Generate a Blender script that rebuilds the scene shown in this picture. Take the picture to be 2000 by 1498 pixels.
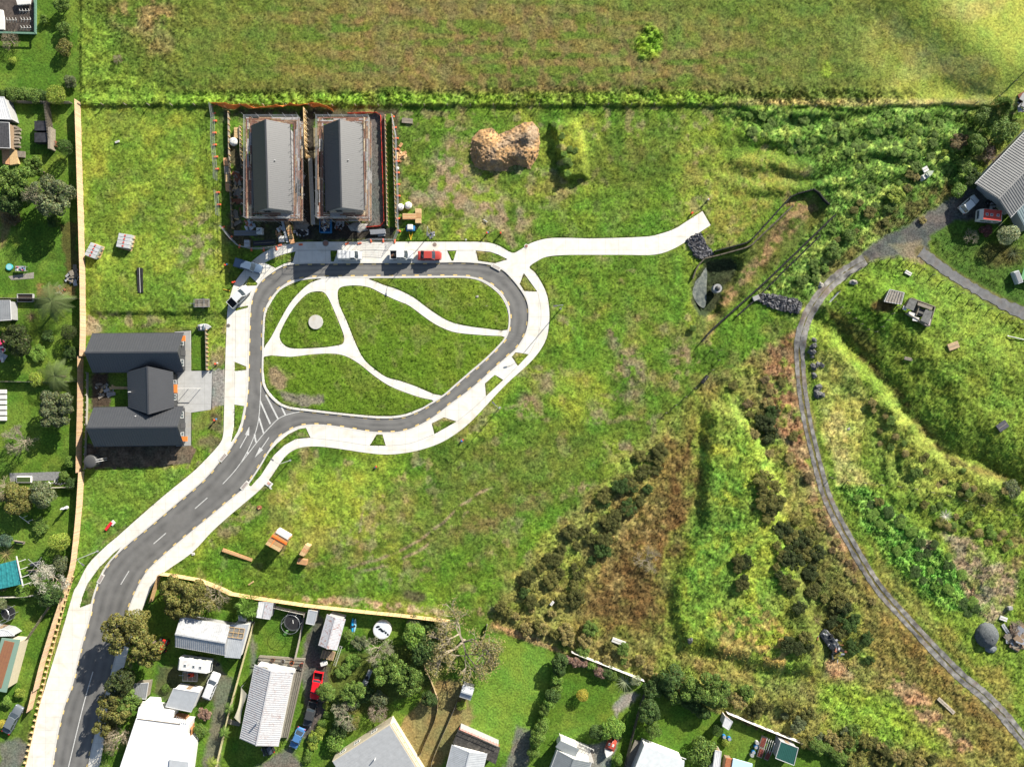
import bpy, math, random
import numpy as np
from mathutils import Vector, Matrix

# ---------------------------------------------------------------- camera, sky, sun, exposure
S = bpy.context.scene
for o in list(bpy.data.objects): bpy.data.objects.remove(o)
H = 133.0                                   # flying height of the camera above the estate
cam_data = bpy.data.cameras.new('camera'); cam = bpy.data.objects.new('camera', cam_data)
S.collection.objects.link(cam); cam.location = (0, 0, H); cam.rotation_euler = (0, 0, 0)
cam_data.sensor_width = 36.0; cam_data.lens = 36.0 * H / 200.0; cam_data.clip_start = 1.0; cam_data.clip_end = 6000
S.camera = cam
SUN_EL, SUN_DX, SUN_DY = 24.0, 0.640, 0.768   # direction towards the sun on the ground plane
SUN_AZ = math.atan2(SUN_DX, SUN_DY)           # clockwise from +Y
w = bpy.data.worlds.new('World'); S.world = w; w.use_nodes = True
nt = w.node_tree; bg = nt.nodes['Background']
sky = nt.nodes.new('ShaderNodeTexSky'); sky.sky_type = 'NISHITA'; sky.sun_disc = False
sky.sun_elevation = math.radians(SUN_EL); sky.sun_rotation = SUN_AZ
nt.links.new(sky.outputs[0], bg.inputs[0]); bg.inputs[1].default_value = 0.06
sd = bpy.data.lights.new('sun', 'SUN'); sd.energy = 5.0; sd.angle = math.radians(0.5); sd.color = (1.0, 0.94, 0.83)
sun = bpy.data.objects.new('sun', sd); S.collection.objects.link(sun)
ce = math.cos(math.radians(SUN_EL))
sdir = Vector((SUN_DX * ce, SUN_DY * ce, math.sin(math.radians(SUN_EL)))).normalized()
sun.rotation_euler = sdir.to_track_quat('Z', 'Y').to_euler(); sun.location = sdir * 200
S.view_settings.view_transform = 'Standard'; S.view_settings.look = 'None'
S.view_settings.exposure = 1.15; S.view_settings.gamma = 1.0; S.view_settings.use_curve_mapping = False
S.render.engine = 'CYCLES'
S.cycles.max_bounces = 4; S.cycles.diffuse_bounces = 2; S.cycles.transparent_max_bounces = 4
rnd = random.Random(7)
PI = math.pi

# ---------------------------------------------------------------- noise and masks over map pixels
_lat = {}
def vnoise(u, v, scale, seed=0):
    key = seed
    if key not in _lat: _lat[key] = np.random.RandomState(seed * 97 + 11).rand(257, 257).astype(np.float32)
    L = _lat[key]
    x = (u / scale + 1000.37 + seed * 3.1) ; y = (v / scale + 1000.71 + seed * 5.3)
    xi = np.floor(x).astype(np.int64); yi = np.floor(y).astype(np.int64)
    fx = x - xi; fy = y - yi
    fx = fx * fx * (3 - 2 * fx); fy = fy * fy * (3 - 2 * fy)
    a = L[yi % 256, xi % 256]; b = L[yi % 256, (xi + 1) % 256]; c = L[(yi + 1) % 256, xi % 256]; d = L[(yi + 1) % 256, (xi + 1) % 256]
    return (a * (1 - fx) + b * fx) * (1 - fy) + (c * (1 - fx) + d * fx) * fy          # 0..1
def fnoise(u, v, scale, seed=0, octaves=4, gain=0.5):
    s = 0; amp = 1; tot = 0
    for i in range(octaves):
        s = s + amp * vnoise(u, v, scale / (2 ** i), seed + i * 7); tot += amp; amp *= gain
    return s / tot
def sstep(a, b, x):
    t = np.clip((x - a) / (b - a), 0, 1); return t * t * (3 - 2 * t)
def seg_dist(pts, u, v, closed=False):
    d = np.full(np.shape(u), 1e9)
    n = len(pts)
    for i in range(n if closed else n - 1):
        ax, ay = pts[i]; bx, by = pts[(i + 1) % n]
        dx, dy = bx - ax, by - ay; l2 = dx * dx + dy * dy + 1e-9
        t = np.clip(((u - ax) * dx + (v - ay) * dy) / l2, 0, 1)
        d = np.minimum(d, (u - ax - t * dx) ** 2 + (v - ay - t * dy) ** 2)
    return np.sqrt(d)
def inside(pts, u, v):
    r = np.zeros(np.shape(u), bool); n = len(pts)
    for i in range(n):
        ax, ay = pts[i]; bx, by = pts[(i + 1) % n]
        if ay == by: continue
        c = ((ay > v) != (by > v)) & (u < (bx - ax) * (v - ay) / (by - ay) + ax)
        r ^= c
    return r
def sdf(pts, u, v):                         # positive inside
    pts_a = np.array(pts); pad = 60
    lo = pts_a.min(0) - pad; hi = pts_a.max(0) + pad
    out = np.full(np.shape(u), -1e3)
    m = (u > lo[0]) & (u < hi[0]) & (v > lo[1]) & (v < hi[1])
    if m.any():
        uu, vv = u[m], v[m]
        d = seg_dist(pts, uu, vv, True); out[m] = np.where(inside(pts, uu, vv), d, -d)
    return out
def smooth(pts, closed=False, sub=5):       # Catmull-Rom through map points
    n = len(pts); out = []
    rng = range(n if closed else n - 1)
    for i in rng:
        if closed: p0, p1, p2, p3 = pts[i - 1], pts[i], pts[(i + 1) % n], pts[(i + 2) % n]
        else: p0, p1, p2, p3 = pts[max(i - 1, 0)], pts[i], pts[i + 1], pts[min(i + 2, n - 1)]
        for k in range(sub):
            t = k / sub
            out.append(tuple(0.5 * ((2 * p1[j]) + (-p0[j] + p2[j]) * t + (2 * p0[j] - 5 * p1[j] + 4 * p2[j] - p3[j]) * t * t
                                    + (-p0[j] + 3 * p1[j] - 3 * p2[j] + p3[j]) * t ** 3) for j in (0, 1)))
    if not closed: out.append(tuple(pts[-1]))
    return out
def resample(pts, step):
    P_ = np.array(pts, float); d = np.hypot(*np.diff(P_, axis=0).T); s = np.concatenate([[0], np.cumsum(d)])
    n = max(2, int(round(s[-1] / step)) + 1); t = np.linspace(0, s[-1], n)
    return [(float(a), float(b)) for a, b in zip(np.interp(t, s, P_[:, 0]), np.interp(t, s, P_[:, 1]))]
def offset(pts, d, closed=False):
    P_ = np.array(pts, float); n = len(P_)
    if closed: t = np.roll(P_, -1, 0) - np.roll(P_, 1, 0)
    else: t = np.gradient(P_, axis=0)
    t /= np.maximum(np.hypot(t[:, 0], t[:, 1]), 1e-9)[:, None]
    nrm = np.stack([-t[:, 1], t[:, 0]], 1)
    return [tuple(p) for p in P_ + nrm * d]

# ---------------------------------------------------------------- terrain height (metres) at a map pixel
HILLS = []     # filled below
GULLY = smooth([(1600, 628), (1640, 660), (1672, 690), (1705, 715), (1735, 745), (1772, 790), (1800, 835), (1835, 875), (1880, 905), (1935, 925), (1990, 950), (2060, 990)], sub=3)
NE_SIDE = [(1604, 628)] + [p for p in GULLY] + [(2400, 1000), (2400, 480), (1980, 640), (1900, 560), (1780, 505), (1690, 512), (1640, 560)]
TOPHILL = [(1660, -60), (1700, 0), (1745, 40), (1790, 85), (1850, 140), (1930, 198), (2100, 205), (2600, 200), (2600, -700), (1500, -700)]
SLOPE = [(1385, 790), (1430, 770), (1490, 840), (1520, 940), (1560, 1080), (1600, 1200), (1600, 1320), (1520, 1318), (1440, 1296), (1385, 1280), (1335, 1268), (1318, 1230), (1306, 1150), (1330, 1080), (1372, 1000), (1366, 930), (1372, 850)]
MOUND = [(1070, 238), (1126, 232), (1140, 262), (1148, 300), (1150, 350), (1096, 352), (1086, 300), (1080, 262)]
POND = smooth([(1376, 515), (1356, 545), (1351, 575), (1357, 600), (1372, 618), (1400, 600), (1415, 565), (1440, 530), (1430, 505), (1400, 505)], True, 4)
BASIN = [(1395, 505), (1460, 487), (1545, 405), (1592, 378), (1616, 405), (1612, 425), (1375, 655), (1353, 610), (1349, 560), (1368, 520)]
def ground_base(u0, v0):
    u = u0 + (fnoise(u0, v0, 70, 301, 3) - .5) * 44 * sstep(1300, 1420, u0); v = v0 + (fnoise(u0, v0, 70, 303, 3) - .5) * 44 * sstep(1300, 1420, u0)
    z = np.zeros(np.shape(u)); lump = .55 + .9 * fnoise(u0, v0, 120, 305, 3)
    d = sdf(NE_SIDE, u, v); d = np.where((d < -900) & (u > 2300), 60, d)
    z = z + 1.6 * lump * sstep(-6, 105, d)
    gd = seg_dist(GULLY, u, v); z = z - 0.5 * np.exp(-(gd / 17.0) ** 2)
    sw = sstep(90, 10, gd) * (d < 0) * .9 * lump * sstep(4, 34, gd); z = z + sw
    d = sdf(TOPHILL, u0, v0); d = np.where((u > 2150) & (v < 120), 190, d)
    z = z + 2.9 * sstep(-58, 110, d)
    d = sdf(SLOPE, u, v); z = z + 1.25 * lump * sstep(-8, 26, d)
    d = sdf(MOUND, u, v); z = z + 1.35 * sstep(-2, 10, sdf(MOUND, u0, v0)) * (.8 + .4 * fnoise(u0, v0, 16, 307, 3))
    d = sdf(POND, u, v); z = z - 0.9 * sstep(-8, 10, d)
    d = sdf(BASIN, u, v); z = z - 0.7 * sstep(-2, 22, d)
    # rank vegetation rows and hummocks east of the estate
    e = sstep(1380, 1480, u) * sstep(1950, 1850, u) * sstep(208, 225, v) * sstep(400, 350, v)
    z = z + e * 0.36 * (np.sin((v0 + 0.16 * (u0 - 1500) * np.sin(u0 / 130.0) + 60 * fnoise(u0, v0, 110, 5, 3)) / 7.6) + 0.4) * (.3 + 1.2 * fnoise(u0, v0, 40, 309, 2))
    e = sstep(1690, 1740, u) * sstep(690, 760, v) * sstep(1010, 940, v) * (sdf(NE_SIDE, u, v) < -8)
    z = z + e * 0.5 * (fnoise(u, v, 22, 31, 3) - 0.3) * 2
    e = sstep(1640, 1700, u) * sstep(940, 980, v) * sstep(1330, 1250, v)
    z = z + e * 0.9 * (fnoise(u, v, 55, 33, 3) - 0.2)
    # bank along the northern boundary fence, and the small step behind the courtyard house
    fy = np.interp(u, [0, 150, 600, 1100, 1450, 1600, 1750, 1900, 1960, 2400], [200, 206, 208, 207, 206, 211, 207, 204, 200, 150])
    z = z + 0.35 * sstep(-26, -4, v - fy) * sstep(3, -3, v - fy) * (u > 156) + 0.35 * sstep(0, -60, v - fy) * (u > 156)
    z = z + 0.45 * sstep(618, 606, v) * sstep(160, 190, u) * sstep(455, 425, u) * sstep(470, 580, v)
    d = sdf(smooth([(440, 960), (620, 905), (760, 905), (800, 960), (700, 1120), (560, 1150), (430, 1080)], True, 3), u, v)
    z = z + 0.9 * sstep(-50, 90, d)
    z = z + (fnoise(u, v, 260, 3, 2) - 0.5) * 0.5 * sstep(900, 1400, u)
    flat = np.maximum(sdf(PO, u0, v0), sdf(RO, u0, v0))
    return z * sstep(2, 45, -flat)
HU = np.arange(-400, 2401, 4.0); HV = np.arange(-400, 1901, 4.0)
_gu, _gv = np.meshgrid(HU, HV)
_HM = None
def hz(u, v):
    global _HM
    if _HM is None: _HM = ground_base(_gu, _gv)
    x = np.clip((np.asarray(u, float) + 400) / 4, 0, len(HU) - 1.001); y = np.clip((np.asarray(v, float) + 400) / 4, 0, len(HV) - 1.001)
    xi = x.astype(int); yi = y.astype(int); fx = x - xi; fy = y - yi
    r = (_HM[yi, xi] * (1 - fx) + _HM[yi, xi + 1] * fx) * (1 - fy) + (_HM[yi + 1, xi] * (1 - fx) + _HM[yi + 1, xi + 1] * fx) * fy
    return float(r) if np.ndim(r) == 0 else r
def P(u, v, z=0.0):                          # world point at height z whose picture position is (u, v)
    k = (H - z) / H * 0.1
    return Vector(((u - 1000) * k, (749 - v) * k, z))
def G(u, v, dz=0.0):                         # point on the terrain at a map pixel
    z = hz(u, v); p = P(u, v, z); p.z += dz; return p

# ---------------------------------------------------------------- materials
_mats = {}
def mat(name, col, rough=0.8, metal=0.0, noise=0.0, nscale=3.0, bump=0.0, bscale=20.0, rib=0.0, ribscale=1.0, axis='X', col2=None, trans=0.0, spec=0.3, obj_rand=0.0, dirt=0.0, dcol=(0.1, 0.08, 0.06), coord='Object'):
    if name in _mats: return _mats[name]
    m = bpy.data.materials.new(name); m.use_nodes = True; _mats[name] = m
    t = m.node_tree; b = t.nodes['Principled BSDF']; N = t.nodes.new; L = t.links.new
    b.inputs['Roughness'].default_value = rough; b.inputs['Metallic'].default_value = metal
    b.inputs['Specular IOR Level'].default_value = spec
    if trans: b.inputs['Transmission Weight'].default_value = trans
    tc = N('ShaderNodeTexCoord'); co = tc.outputs[coord]
    rgb = N('ShaderNodeRGB'); rgb.outputs[0].default_value = (*col, 1); out = rgb.outputs[0]
    def mix(a, bb, fac, mode='MIX'):
        x = N('ShaderNodeMix'); x.data_type = 'RGBA'; x.blend_type = mode
        if isinstance(fac, float): x.inputs[0].default_value = fac
        else: L(fac, x.inputs[0])
        L(a, x.inputs[6])
        if isinstance(bb, tuple): x.inputs[7].default_value = (*bb, 1)
        else: L(bb, x.inputs[7])
        return x.outputs[2]
    if noise or col2:
        n = N('ShaderNodeTexNoise'); n.inputs['Scale'].default_value = nscale; n.inputs['Detail'].default_value = 6; L(co, n.inputs['Vector'])
        mr = N('ShaderNodeMapRange'); mr.inputs[1].default_value = 0.35; mr.inputs[2].default_value = 0.65; L(n.outputs[0], mr.inputs[0])
        if col2: out = mix(out, tuple(col2), mr.outputs[0])
        if noise:
            mr2 = N('ShaderNodeMapRange'); mr2.inputs[1].default_value = 0.3; mr2.inputs[2].default_value = 0.7
            mr2.inputs[3].default_value = 1 - noise; mr2.inputs[4].default_value = 1 + noise; L(n.outputs[0], mr2.inputs[0])
            cb = N('ShaderNodeCombineColor')
            for i in range(3): L(mr2.outputs[0], cb.inputs[i])
            out = mix(out, cb.outputs[0], 1.0, 'MULTIPLY')
    if dirt:
        n = N('ShaderNodeTexNoise'); n.inputs['Scale'].default_value = nscale * 0.35; n.inputs['Detail'].default_value = 8; n.inputs['Distortion'].default_value = 1.2; L(co, n.inputs['Vector'])
        mr = N('ShaderNodeMapRange'); mr.inputs[1].default_value = 0.52; mr.inputs[2].default_value = 0.72; mr.inputs[4].default_value = dirt; L(n.outputs[0], mr.inputs[0])
        out = mix(out, tuple(dcol), mr.outputs[0])
    if obj_rand:
        oi = N('ShaderNodeObjectInfo'); hs = N('ShaderNodeHueSaturation')
        mr = N('ShaderNodeMapRange'); mr.inputs[3].default_value = 1 - obj_rand; mr.inputs[4].default_value = 1 + obj_rand; L(oi.outputs['Random'], mr.inputs[0])
        L(mr.outputs[0], hs.inputs['Value']); L(out, hs.inputs['Color']); out = hs.outputs[0]
    L(out, b.inputs['Base Color'])
    last = None
    if rib:
        wv = N('ShaderNodeTexWave'); wv.bands_direction = axis; wv.wave_profile = 'SIN'; wv.inputs['Scale'].default_value = ribscale; L(co, wv.inputs['Vector'])
        bp = N('ShaderNodeBump'); bp.inputs['Strength'].default_value = rib; bp.inputs['Distance'].default_value = 0.06; L(wv.outputs[1], bp.inputs['Height']); last = bp
    if bump:
        n = N('ShaderNodeTexNoise'); n.inputs['Scale'].default_value = bscale; n.inputs['Detail'].default_value = 4; L(co, n.inputs['Vector'])
        bp = N('ShaderNodeBump'); bp.inputs['Strength'].default_value = bump; bp.inputs['Distance'].default_value = 0.05; L(n.outputs[0], bp.inputs['Height'])
        if last: L(last.outputs[0], bp.inputs['Normal'])
        last = bp
    if last: L(last.outputs[0], b.inputs['Normal'])
    return m
def attr_mat(name, attr, rough=0.9, spec=0.15, sub=0.0, fine=0.35, fscale=3.0, bump=0.5, obj_rand=0.0, tint=None, trans=False):
    if name in _mats: return _mats[name]
    m = bpy.data.materials.new(name); m.use_nodes = True; _mats[name] = m
    t = m.node_tree; b = t.nodes['Principled BSDF']; N = t.nodes.new; L = t.links.new
    b.inputs['Roughness'].default_value = rough; b.inputs['Specular IOR Level'].default_value = spec
    a = N('ShaderNodeAttribute'); a.attribute_name = attr; out = a.outputs[0]
    tc = N('ShaderNodeTexCoord')
    def mulmix(colsock, val, mode='MULTIPLY'):
        x = N('ShaderNodeMix'); x.data_type = 'RGBA'; x.blend_type = mode; x.inputs[0].default_value = 1
        L(colsock, x.inputs[6])
        if isinstance(val, tuple): x.inputs[7].default_value = (*val, 1)
        else: L(val, x.inputs[7])
        return x.outputs[2]
    if fine:
        n = N('ShaderNodeTexNoise'); n.inputs['Scale'].default_value = fscale; n.inputs['Detail'].default_value = 8; n.inputs['Roughness'].default_value = 0.65; L(tc.outputs['Object'], n.inputs['Vector'])
        mr = N('ShaderNodeMapRange'); mr.inputs[1].default_value = 0.3; mr.inputs[2].default_value = 0.7; mr.inputs[3].default_value = 1 - fine; mr.inputs[4].default_value = 1 + fine; L(n.outputs[0], mr.inputs[0])
        cb = N('ShaderNodeCombineColor')
        for i in range(3): L(mr.outputs[0], cb.inputs[i])
        out = mulmix(out, cb.outputs[0])
        if bump:
            bp = N('ShaderNodeBump'); bp.inputs['Strength'].default_value = bump; bp.inputs['Distance'].default_value = 0.15; L(n.outputs[0], bp.inputs['Height']); L(bp.outputs[0], b.inputs['Normal'])
    if tint: out = mulmix(out, tint)
    if obj_rand:
        oi = N('ShaderNodeObjectInfo'); hs = N('ShaderNodeHueSaturation')
        mr = N('ShaderNodeMapRange'); mr.inputs[3].default_value = 1 - obj_rand; mr.inputs[4].default_value = 1 + obj_rand; L(oi.outputs['Random'], mr.inputs[0])
        L(mr.outputs[0], hs.inputs['Value']); L(out, hs.inputs['Color']); out = hs.outputs[0]
    L(out, b.inputs['Base Color'])
    if trans:
        tr = N('ShaderNodeBsdfTranslucent'); L(out, tr.inputs[0]); ms = N('ShaderNodeMixShader'); ms.inputs[0].default_value = 0.3
        L(b.outputs[0], ms.inputs[1]); L(tr.outputs[0], ms.inputs[2]); L(ms.outputs[0], t.nodes['Material Output'].inputs[0])
    return m

# ---------------------------------------------------------------- mesh and object helpers
C = S.collection
class MB:
    def __init__(s): s.v = []; s.f = []
    def add(s, vs, fs):
        n = len(s.v); s.v += [tuple(p) for p in vs]; s.f += [tuple(i + n for i in f) for f in fs]; return s
    def box(s, c, size, rot=0.0, tilt=None):
        x, y, z = [k / 2 for k in size]; cr, sr = math.cos(rot), math.sin(rot); vs = []
        for dz in (-z, z):
            for dx, dy in ((-x, -y), (x, -y), (x, y), (-x, y)):
                vs.append((c[0] + dx * cr - dy * sr, c[1] + dx * sr + dy * cr, c[2] + dz))
        return s.add(vs, [(3, 2, 1, 0), (4, 5, 6, 7), (0, 1, 5, 4), (1, 2, 6, 5), (2, 3, 7, 6), (3, 0, 4, 7)])
    def beam(s, a, b, w_, h_, up=(0, 0, 1)):
        a = Vector(a); b = Vector(b); d = (b - a).normalized(); up = Vector(up)
        if abs(d.dot(up)) > 0.98: up = Vector((1, 0, 0))
        sx = d.cross(up).normalized() * (w_ / 2); sz = sx.cross(d).normalized() * (h_ / 2)
        vs = [a - sx - sz, a + sx - sz, a + sx + sz, a - sx + sz, b - sx - sz, b + sx - sz, b + sx + sz, b - sx + sz]
        return s.add(vs, [(0, 1, 2, 3), (7, 6, 5, 4), (1, 0, 4, 5), (2, 1, 5, 6), (3, 2, 6, 7), (0, 3, 7, 4)])
    def tube(s, a, b, r, n=6, r2=None):
        a = Vector(a); b = Vector(b); d = (b - a).normalized(); up = Vector((0, 0, 1)) if abs(d.z) < 0.95 else Vector((1, 0, 0))
        x = d.cross(up).normalized(); y = d.cross(x); r2 = r if r2 is None else r2
        vs = []
        for p, rr in ((a, r), (b, r2)):
            for i in range(n):
                t = 2 * PI * i / n; vs.append(p + x * math.cos(t) * rr + y * math.sin(t) * rr)
        fs = [(i, (i + 1) % n, n + (i + 1) % n, n + i) for i in range(n)] + [tuple(range(n - 1, -1, -1)), tuple(range(n, 2 * n))]
        return s.add(vs, fs)
    def path(s, pts, r, n=6):
        for a, b in zip(pts[:-1], pts[1:]): s.tube(a, b, r, n)
        return s
    def prism(s, poly, z0, z1):              # convex or simple polygon, counter-clockwise
        n = len(poly)
        if sum(poly[i][0] * poly[(i + 1) % n][1] - poly[(i + 1) % n][0] * poly[i][1] for i in range(n)) < 0: poly = poly[::-1]
        vs = [(p[0], p[1], z0) for p in poly] + [(p[0], p[1], z1) for p in poly]
        return s.add(vs, [tuple(range(n - 1, -1, -1)), tuple(range(n, 2 * n))] + [(i, (i + 1) % n, n + (i + 1) % n, n + i) for i in range(n)])
    def slab(s, quad, t):                    # a quad in space with thickness t downwards
        q = [Vector(p) for p in quad]; nrm = (q[1] - q[0]).cross(q[3] - q[0]).normalized()
        if nrm.z < 0: q = q[::-1]; nrm = -nrm
        lo = [p - nrm * t for p in q]; n = len(q)
        return s.add(q + lo, [tuple(range(n)), tuple(range(2 * n - 1, n - 1, -1))] + [(i, n + i, n + (i + 1) % n, (i + 1) % n) for i in range(n)])
    def loft(s, rings, cap=True):
        n = len(rings[0]); vs = [p for r in rings for p in r]; fs = []
        for k in range(len(rings) - 1):
            for i in range(n): fs.append((k * n + i, k * n + (i + 1) % n, (k + 1) * n + (i + 1) % n, (k + 1) * n + i))
        if cap: fs += [tuple(range(n - 1, -1, -1)), tuple(range((len(rings) - 1) * n, len(rings) * n))]
        return s.add(vs, fs)
    def disc(s, c, r, z0, z1, n=20): return s.prism([(c[0] + r * math.cos(2 * PI * i / n), c[1] + r * math.sin(2 * PI * i / n)) for i in range(n)], z0, z1)
    def dome(s, c, rx, ry, h, n=14, m=5, jit=0.0, rg=None):
        vs = []; fs = []
        for k in range(m):
            a = PI / 2 * k / m
            for i in range(n):
                t = 2 * PI * i / n; j = 1 + (rg.uniform(-jit, jit) if rg else 0)
                vs.append((c[0] + rx * math.cos(a) * math.cos(t) * j, c[1] + ry * math.cos(a) * math.sin(t) * j, c[2] + h * math.sin(a) * j))
        vs.append((c[0], c[1], c[2] + h))
        for k in range(m - 1):
            for i in range(n): fs.append((k * n + i, k * n + (i + 1) % n, (k + 1) * n + (i + 1) % n, (k + 1) * n + i))
        for i in range(n): fs.append(((m - 1) * n + i, (m - 1) * n + (i + 1) % n, m * n))
        return s.add(vs, fs)
    def mesh(s, name, smooth_=False):
        me = bpy.data.meshes.new(name); me.from_pydata(s.v, [], s.f); me.update()
        if smooth_: me.polygons.foreach_set('use_smooth', [True] * len(me.polygons))
        return me
    def build(s, name, m, parent=None, smooth_=False, bevel=0.0):
        o = bpy.data.objects.new(name, s.mesh(name, smooth_)); C.objects.link(o)
        if m: o.data.materials.append(m)
        if parent: o.parent = parent
        if bevel:
            b = o.modifiers.new('soft', 'BEVEL'); b.width = bevel; b.segments = 2; b.limit_method = 'ANGLE'
        return o
def tag(o, label=None, cat=None, group=None, kind=None):
    if label: o['label'] = label
    if cat: o['category'] = cat
    if group: o['group'] = group
    if kind: o['kind'] = kind
    return o
def thing(name, label, cat, loc, rot=0.0, group=None, scale=1.0):
    o = bpy.data.objects.new(name, None); C.objects.link(o); o.empty_display_size = 0.3
    o.location = loc; o.rotation_euler = (0, 0, rot); o.scale = (scale,) * 3
    return tag(o, label, cat, group)
def kids(o): return [c for c in bpy.data.objects if c.parent == o]
def copy_tree(o, children, loc, rot, label=None, scale=None):
    c = o.copy(); C.objects.link(c); c.location = loc; c.rotation_euler = (0, 0, rot)
    if scale: c.scale = (scale,) * 3 if not isinstance(scale, tuple) else scale
    if label: c['label'] = label
    for ch, subs in children:
        d = ch.copy(); C.objects.link(d); d.parent = c
        for g in subs:
            e = g.copy(); C.objects.link(e); e.parent = d
    return c
def tree_of(o): return [(c, kids(c)) for c in kids(o)]
def ang(a, b):                               # world heading of a map segment
    return math.atan2(-(b[1] - a[1]), b[0] - a[0])
def grid_mesh(name, X, Y, Z, col=None):
    ny, nx = X.shape; me = bpy.data.meshes.new(name); nv = nx * ny
    co = np.stack([X, Y, Z], -1).reshape(-1).astype(np.float32)
    idx = np.arange(nv).reshape(ny, nx)
    q = np.stack([idx[:-1, :-1], idx[:-1, 1:], idx[1:, 1:], idx[1:, :-1]], -1).reshape(-1, 4)
    me.vertices.add(nv); me.vertices.foreach_set('co', co)
    me.loops.add(q.size); me.loops.foreach_set('vertex_index', q.reshape(-1).astype(np.int32))
    me.polygons.add(len(q)); me.polygons.foreach_set('loop_start', np.arange(0, q.size, 4, dtype=np.int32))
    me.polygons.foreach_set('use_smooth', np.ones(len(q), bool))
    me.update(calc_edges=True)
    if col is not None:
        a = me.color_attributes.new('Col', 'FLOAT_COLOR', 'POINT')
        a.data.foreach_set('color', np.concatenate([col.reshape(-1, 3), np.ones((nv, 1))], 1).astype(np.float32).reshape(-1))
    return me
def soup(name, verts, n_per, cols=None):     # faces given as consecutive vertices, n_per each
    me = bpy.data.meshes.new(name); nv = len(verts); nf = nv // n_per
    me.vertices.add(nv); me.vertices.foreach_set('co', np.asarray(verts, np.float32).reshape(-1))
    me.loops.add(nv); me.loops.foreach_set('vertex_index', np.arange(nv, dtype=np.int32))
    me.polygons.add(nf); me.polygons.foreach_set('loop_start', np.arange(0, nv, n_per, dtype=np.int32))
    me.update(calc_edges=True)
    if cols is not None:
        a = me.color_attributes.new('Col', 'FLOAT_COLOR', 'POINT')
        a.data.foreach_set('color', np.concatenate([np.asarray(cols), np.ones((nv, 1))], 1).astype(np.float32).reshape(-1))
    return me
def obj(name, me, m, parent=None):
    o = bpy.data.objects.new(name, me); C.objects.link(o)
    if m: me.materials.append(m)
    if parent: o.parent = parent
    return o
def sheet(name, loops, z, thick, m, parent=None, zfun=None):   # flat slab from map outlines; extra loops are holes
    cu = bpy.data.curves.new(name, 'CURVE'); cu.dimensions = '2D'; cu.fill_mode = 'BOTH'; cu.extrude = thick / 2
    for lp in loops:
        sp = cu.splines.new('POLY'); sp.points.add(len(lp) - 1); sp.use_cyclic_u = True
        for i, (a, b) in enumerate(lp):
            p = P(a, b, z); sp.points[i].co = (p.x, p.y, 0, 1)
    t = bpy.data.objects.new('t', cu); C.objects.link(t); bpy.context.view_layer.update()
    me = bpy.data.meshes.new_from_object(t.evaluated_get(bpy.context.evaluated_depsgraph_get()))
    bpy.data.objects.remove(t); me.name = name
    me.materials.clear(); me.materials.append(m)
    for v_ in me.vertices: v_.co.z += z - thick / 2
    o = bpy.data.objects.new(name, me); C.objects.link(o)
    if parent: o.parent = parent
    return o
def ribbon(name, pts, width, dz, m, parent=None, ss=6, width_f=None):       # strip draped on the terrain
    q = resample(pts, ss); L_, R_ = [], []
    jr = random.Random(len(q)); wd = [(width_f(i / (len(q) - 1)) if width_f else width) * jr.uniform(.74, 1.12) for i in range(len(q))]
    a = np.array(q); t = np.gradient(a, axis=0); t /= np.hypot(t[:, 0], t[:, 1])[:, None]; nrm = np.stack([-t[:, 1], t[:, 0]], 1)
    K = 5; rows = []
    for i in range(len(q)):
        rows.append([G(a[i, 0] + nrm[i, 0] * wd[i] * (k / (K - 1) - .5), a[i, 1] + nrm[i, 1] * wd[i] * (k / (K - 1) - .5), dz) for k in range(K)])
    mb = MB(); vs = [p for r in rows for p in r]; fs = []
    for i in range(len(q) - 1):
        for k in range(K - 1): fs.append((i * K + k, i * K + k + 1, (i + 1) * K + k + 1, (i + 1) * K + k))
    mb.add(vs, fs); return mb.build(name, m, parent)
def D(r, g, b, k=1.5):                        # albedo of a surface that photographs as this colour in full sun
    f = lambda c: (c / 255 / 12.92 if c <= 10 else ((c / 255 + 0.055) / 1.055) ** 2.4)
    return tuple(min(0.85, f(c) / k) for c in (r, g, b))
# ================================================================ map outlines of everything paved
ROAD_OUT = [(88, 1560), (102, 1498), (111.5, 1440), (125, 1382), (142, 1336), (160, 1261), (176.5, 1203), (182, 1172), (196, 1130), (214, 1099), (246, 1067), (294, 1027), (347, 982), (400, 936), (433, 897), (450, 877), (460, 859), (471, 840), (480, 798), (484, 760), (485.5, 707), (487, 650), (488, 620), (491, 590), (500, 565), (513.5, 547), (535, 531), (553, 521), (575, 516.5), (610, 515), (647, 515), (700, 514.5), (780, 514), (850, 513.5), (893, 512.7), (925.6, 513.8), (957.6, 518), (981.6, 528), (1000, 545.5), (1019, 570), (1029.7, 592), (1032, 619), (1027, 648), (1016, 669), (1005.7, 683), (987, 699), (960, 723), (933.6, 747), (907, 768.5), (880, 788), (852, 810), (830, 824), (805, 836), (780, 842.7), (754, 844), (722, 842.7), (673.7, 834.7), (633.7, 829.5), (607, 829), (583, 832), (561.6, 842), (540, 857), (524, 880), (508, 907), (487, 939), (473.5, 955), (447, 977), (400, 1016), (380, 1032), (320, 1083), (283, 1120), (256, 1174), (240, 1225), (225, 1280), (209, 1343), (194, 1400), (179, 1457), (171, 1498), (156, 1560)]
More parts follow.
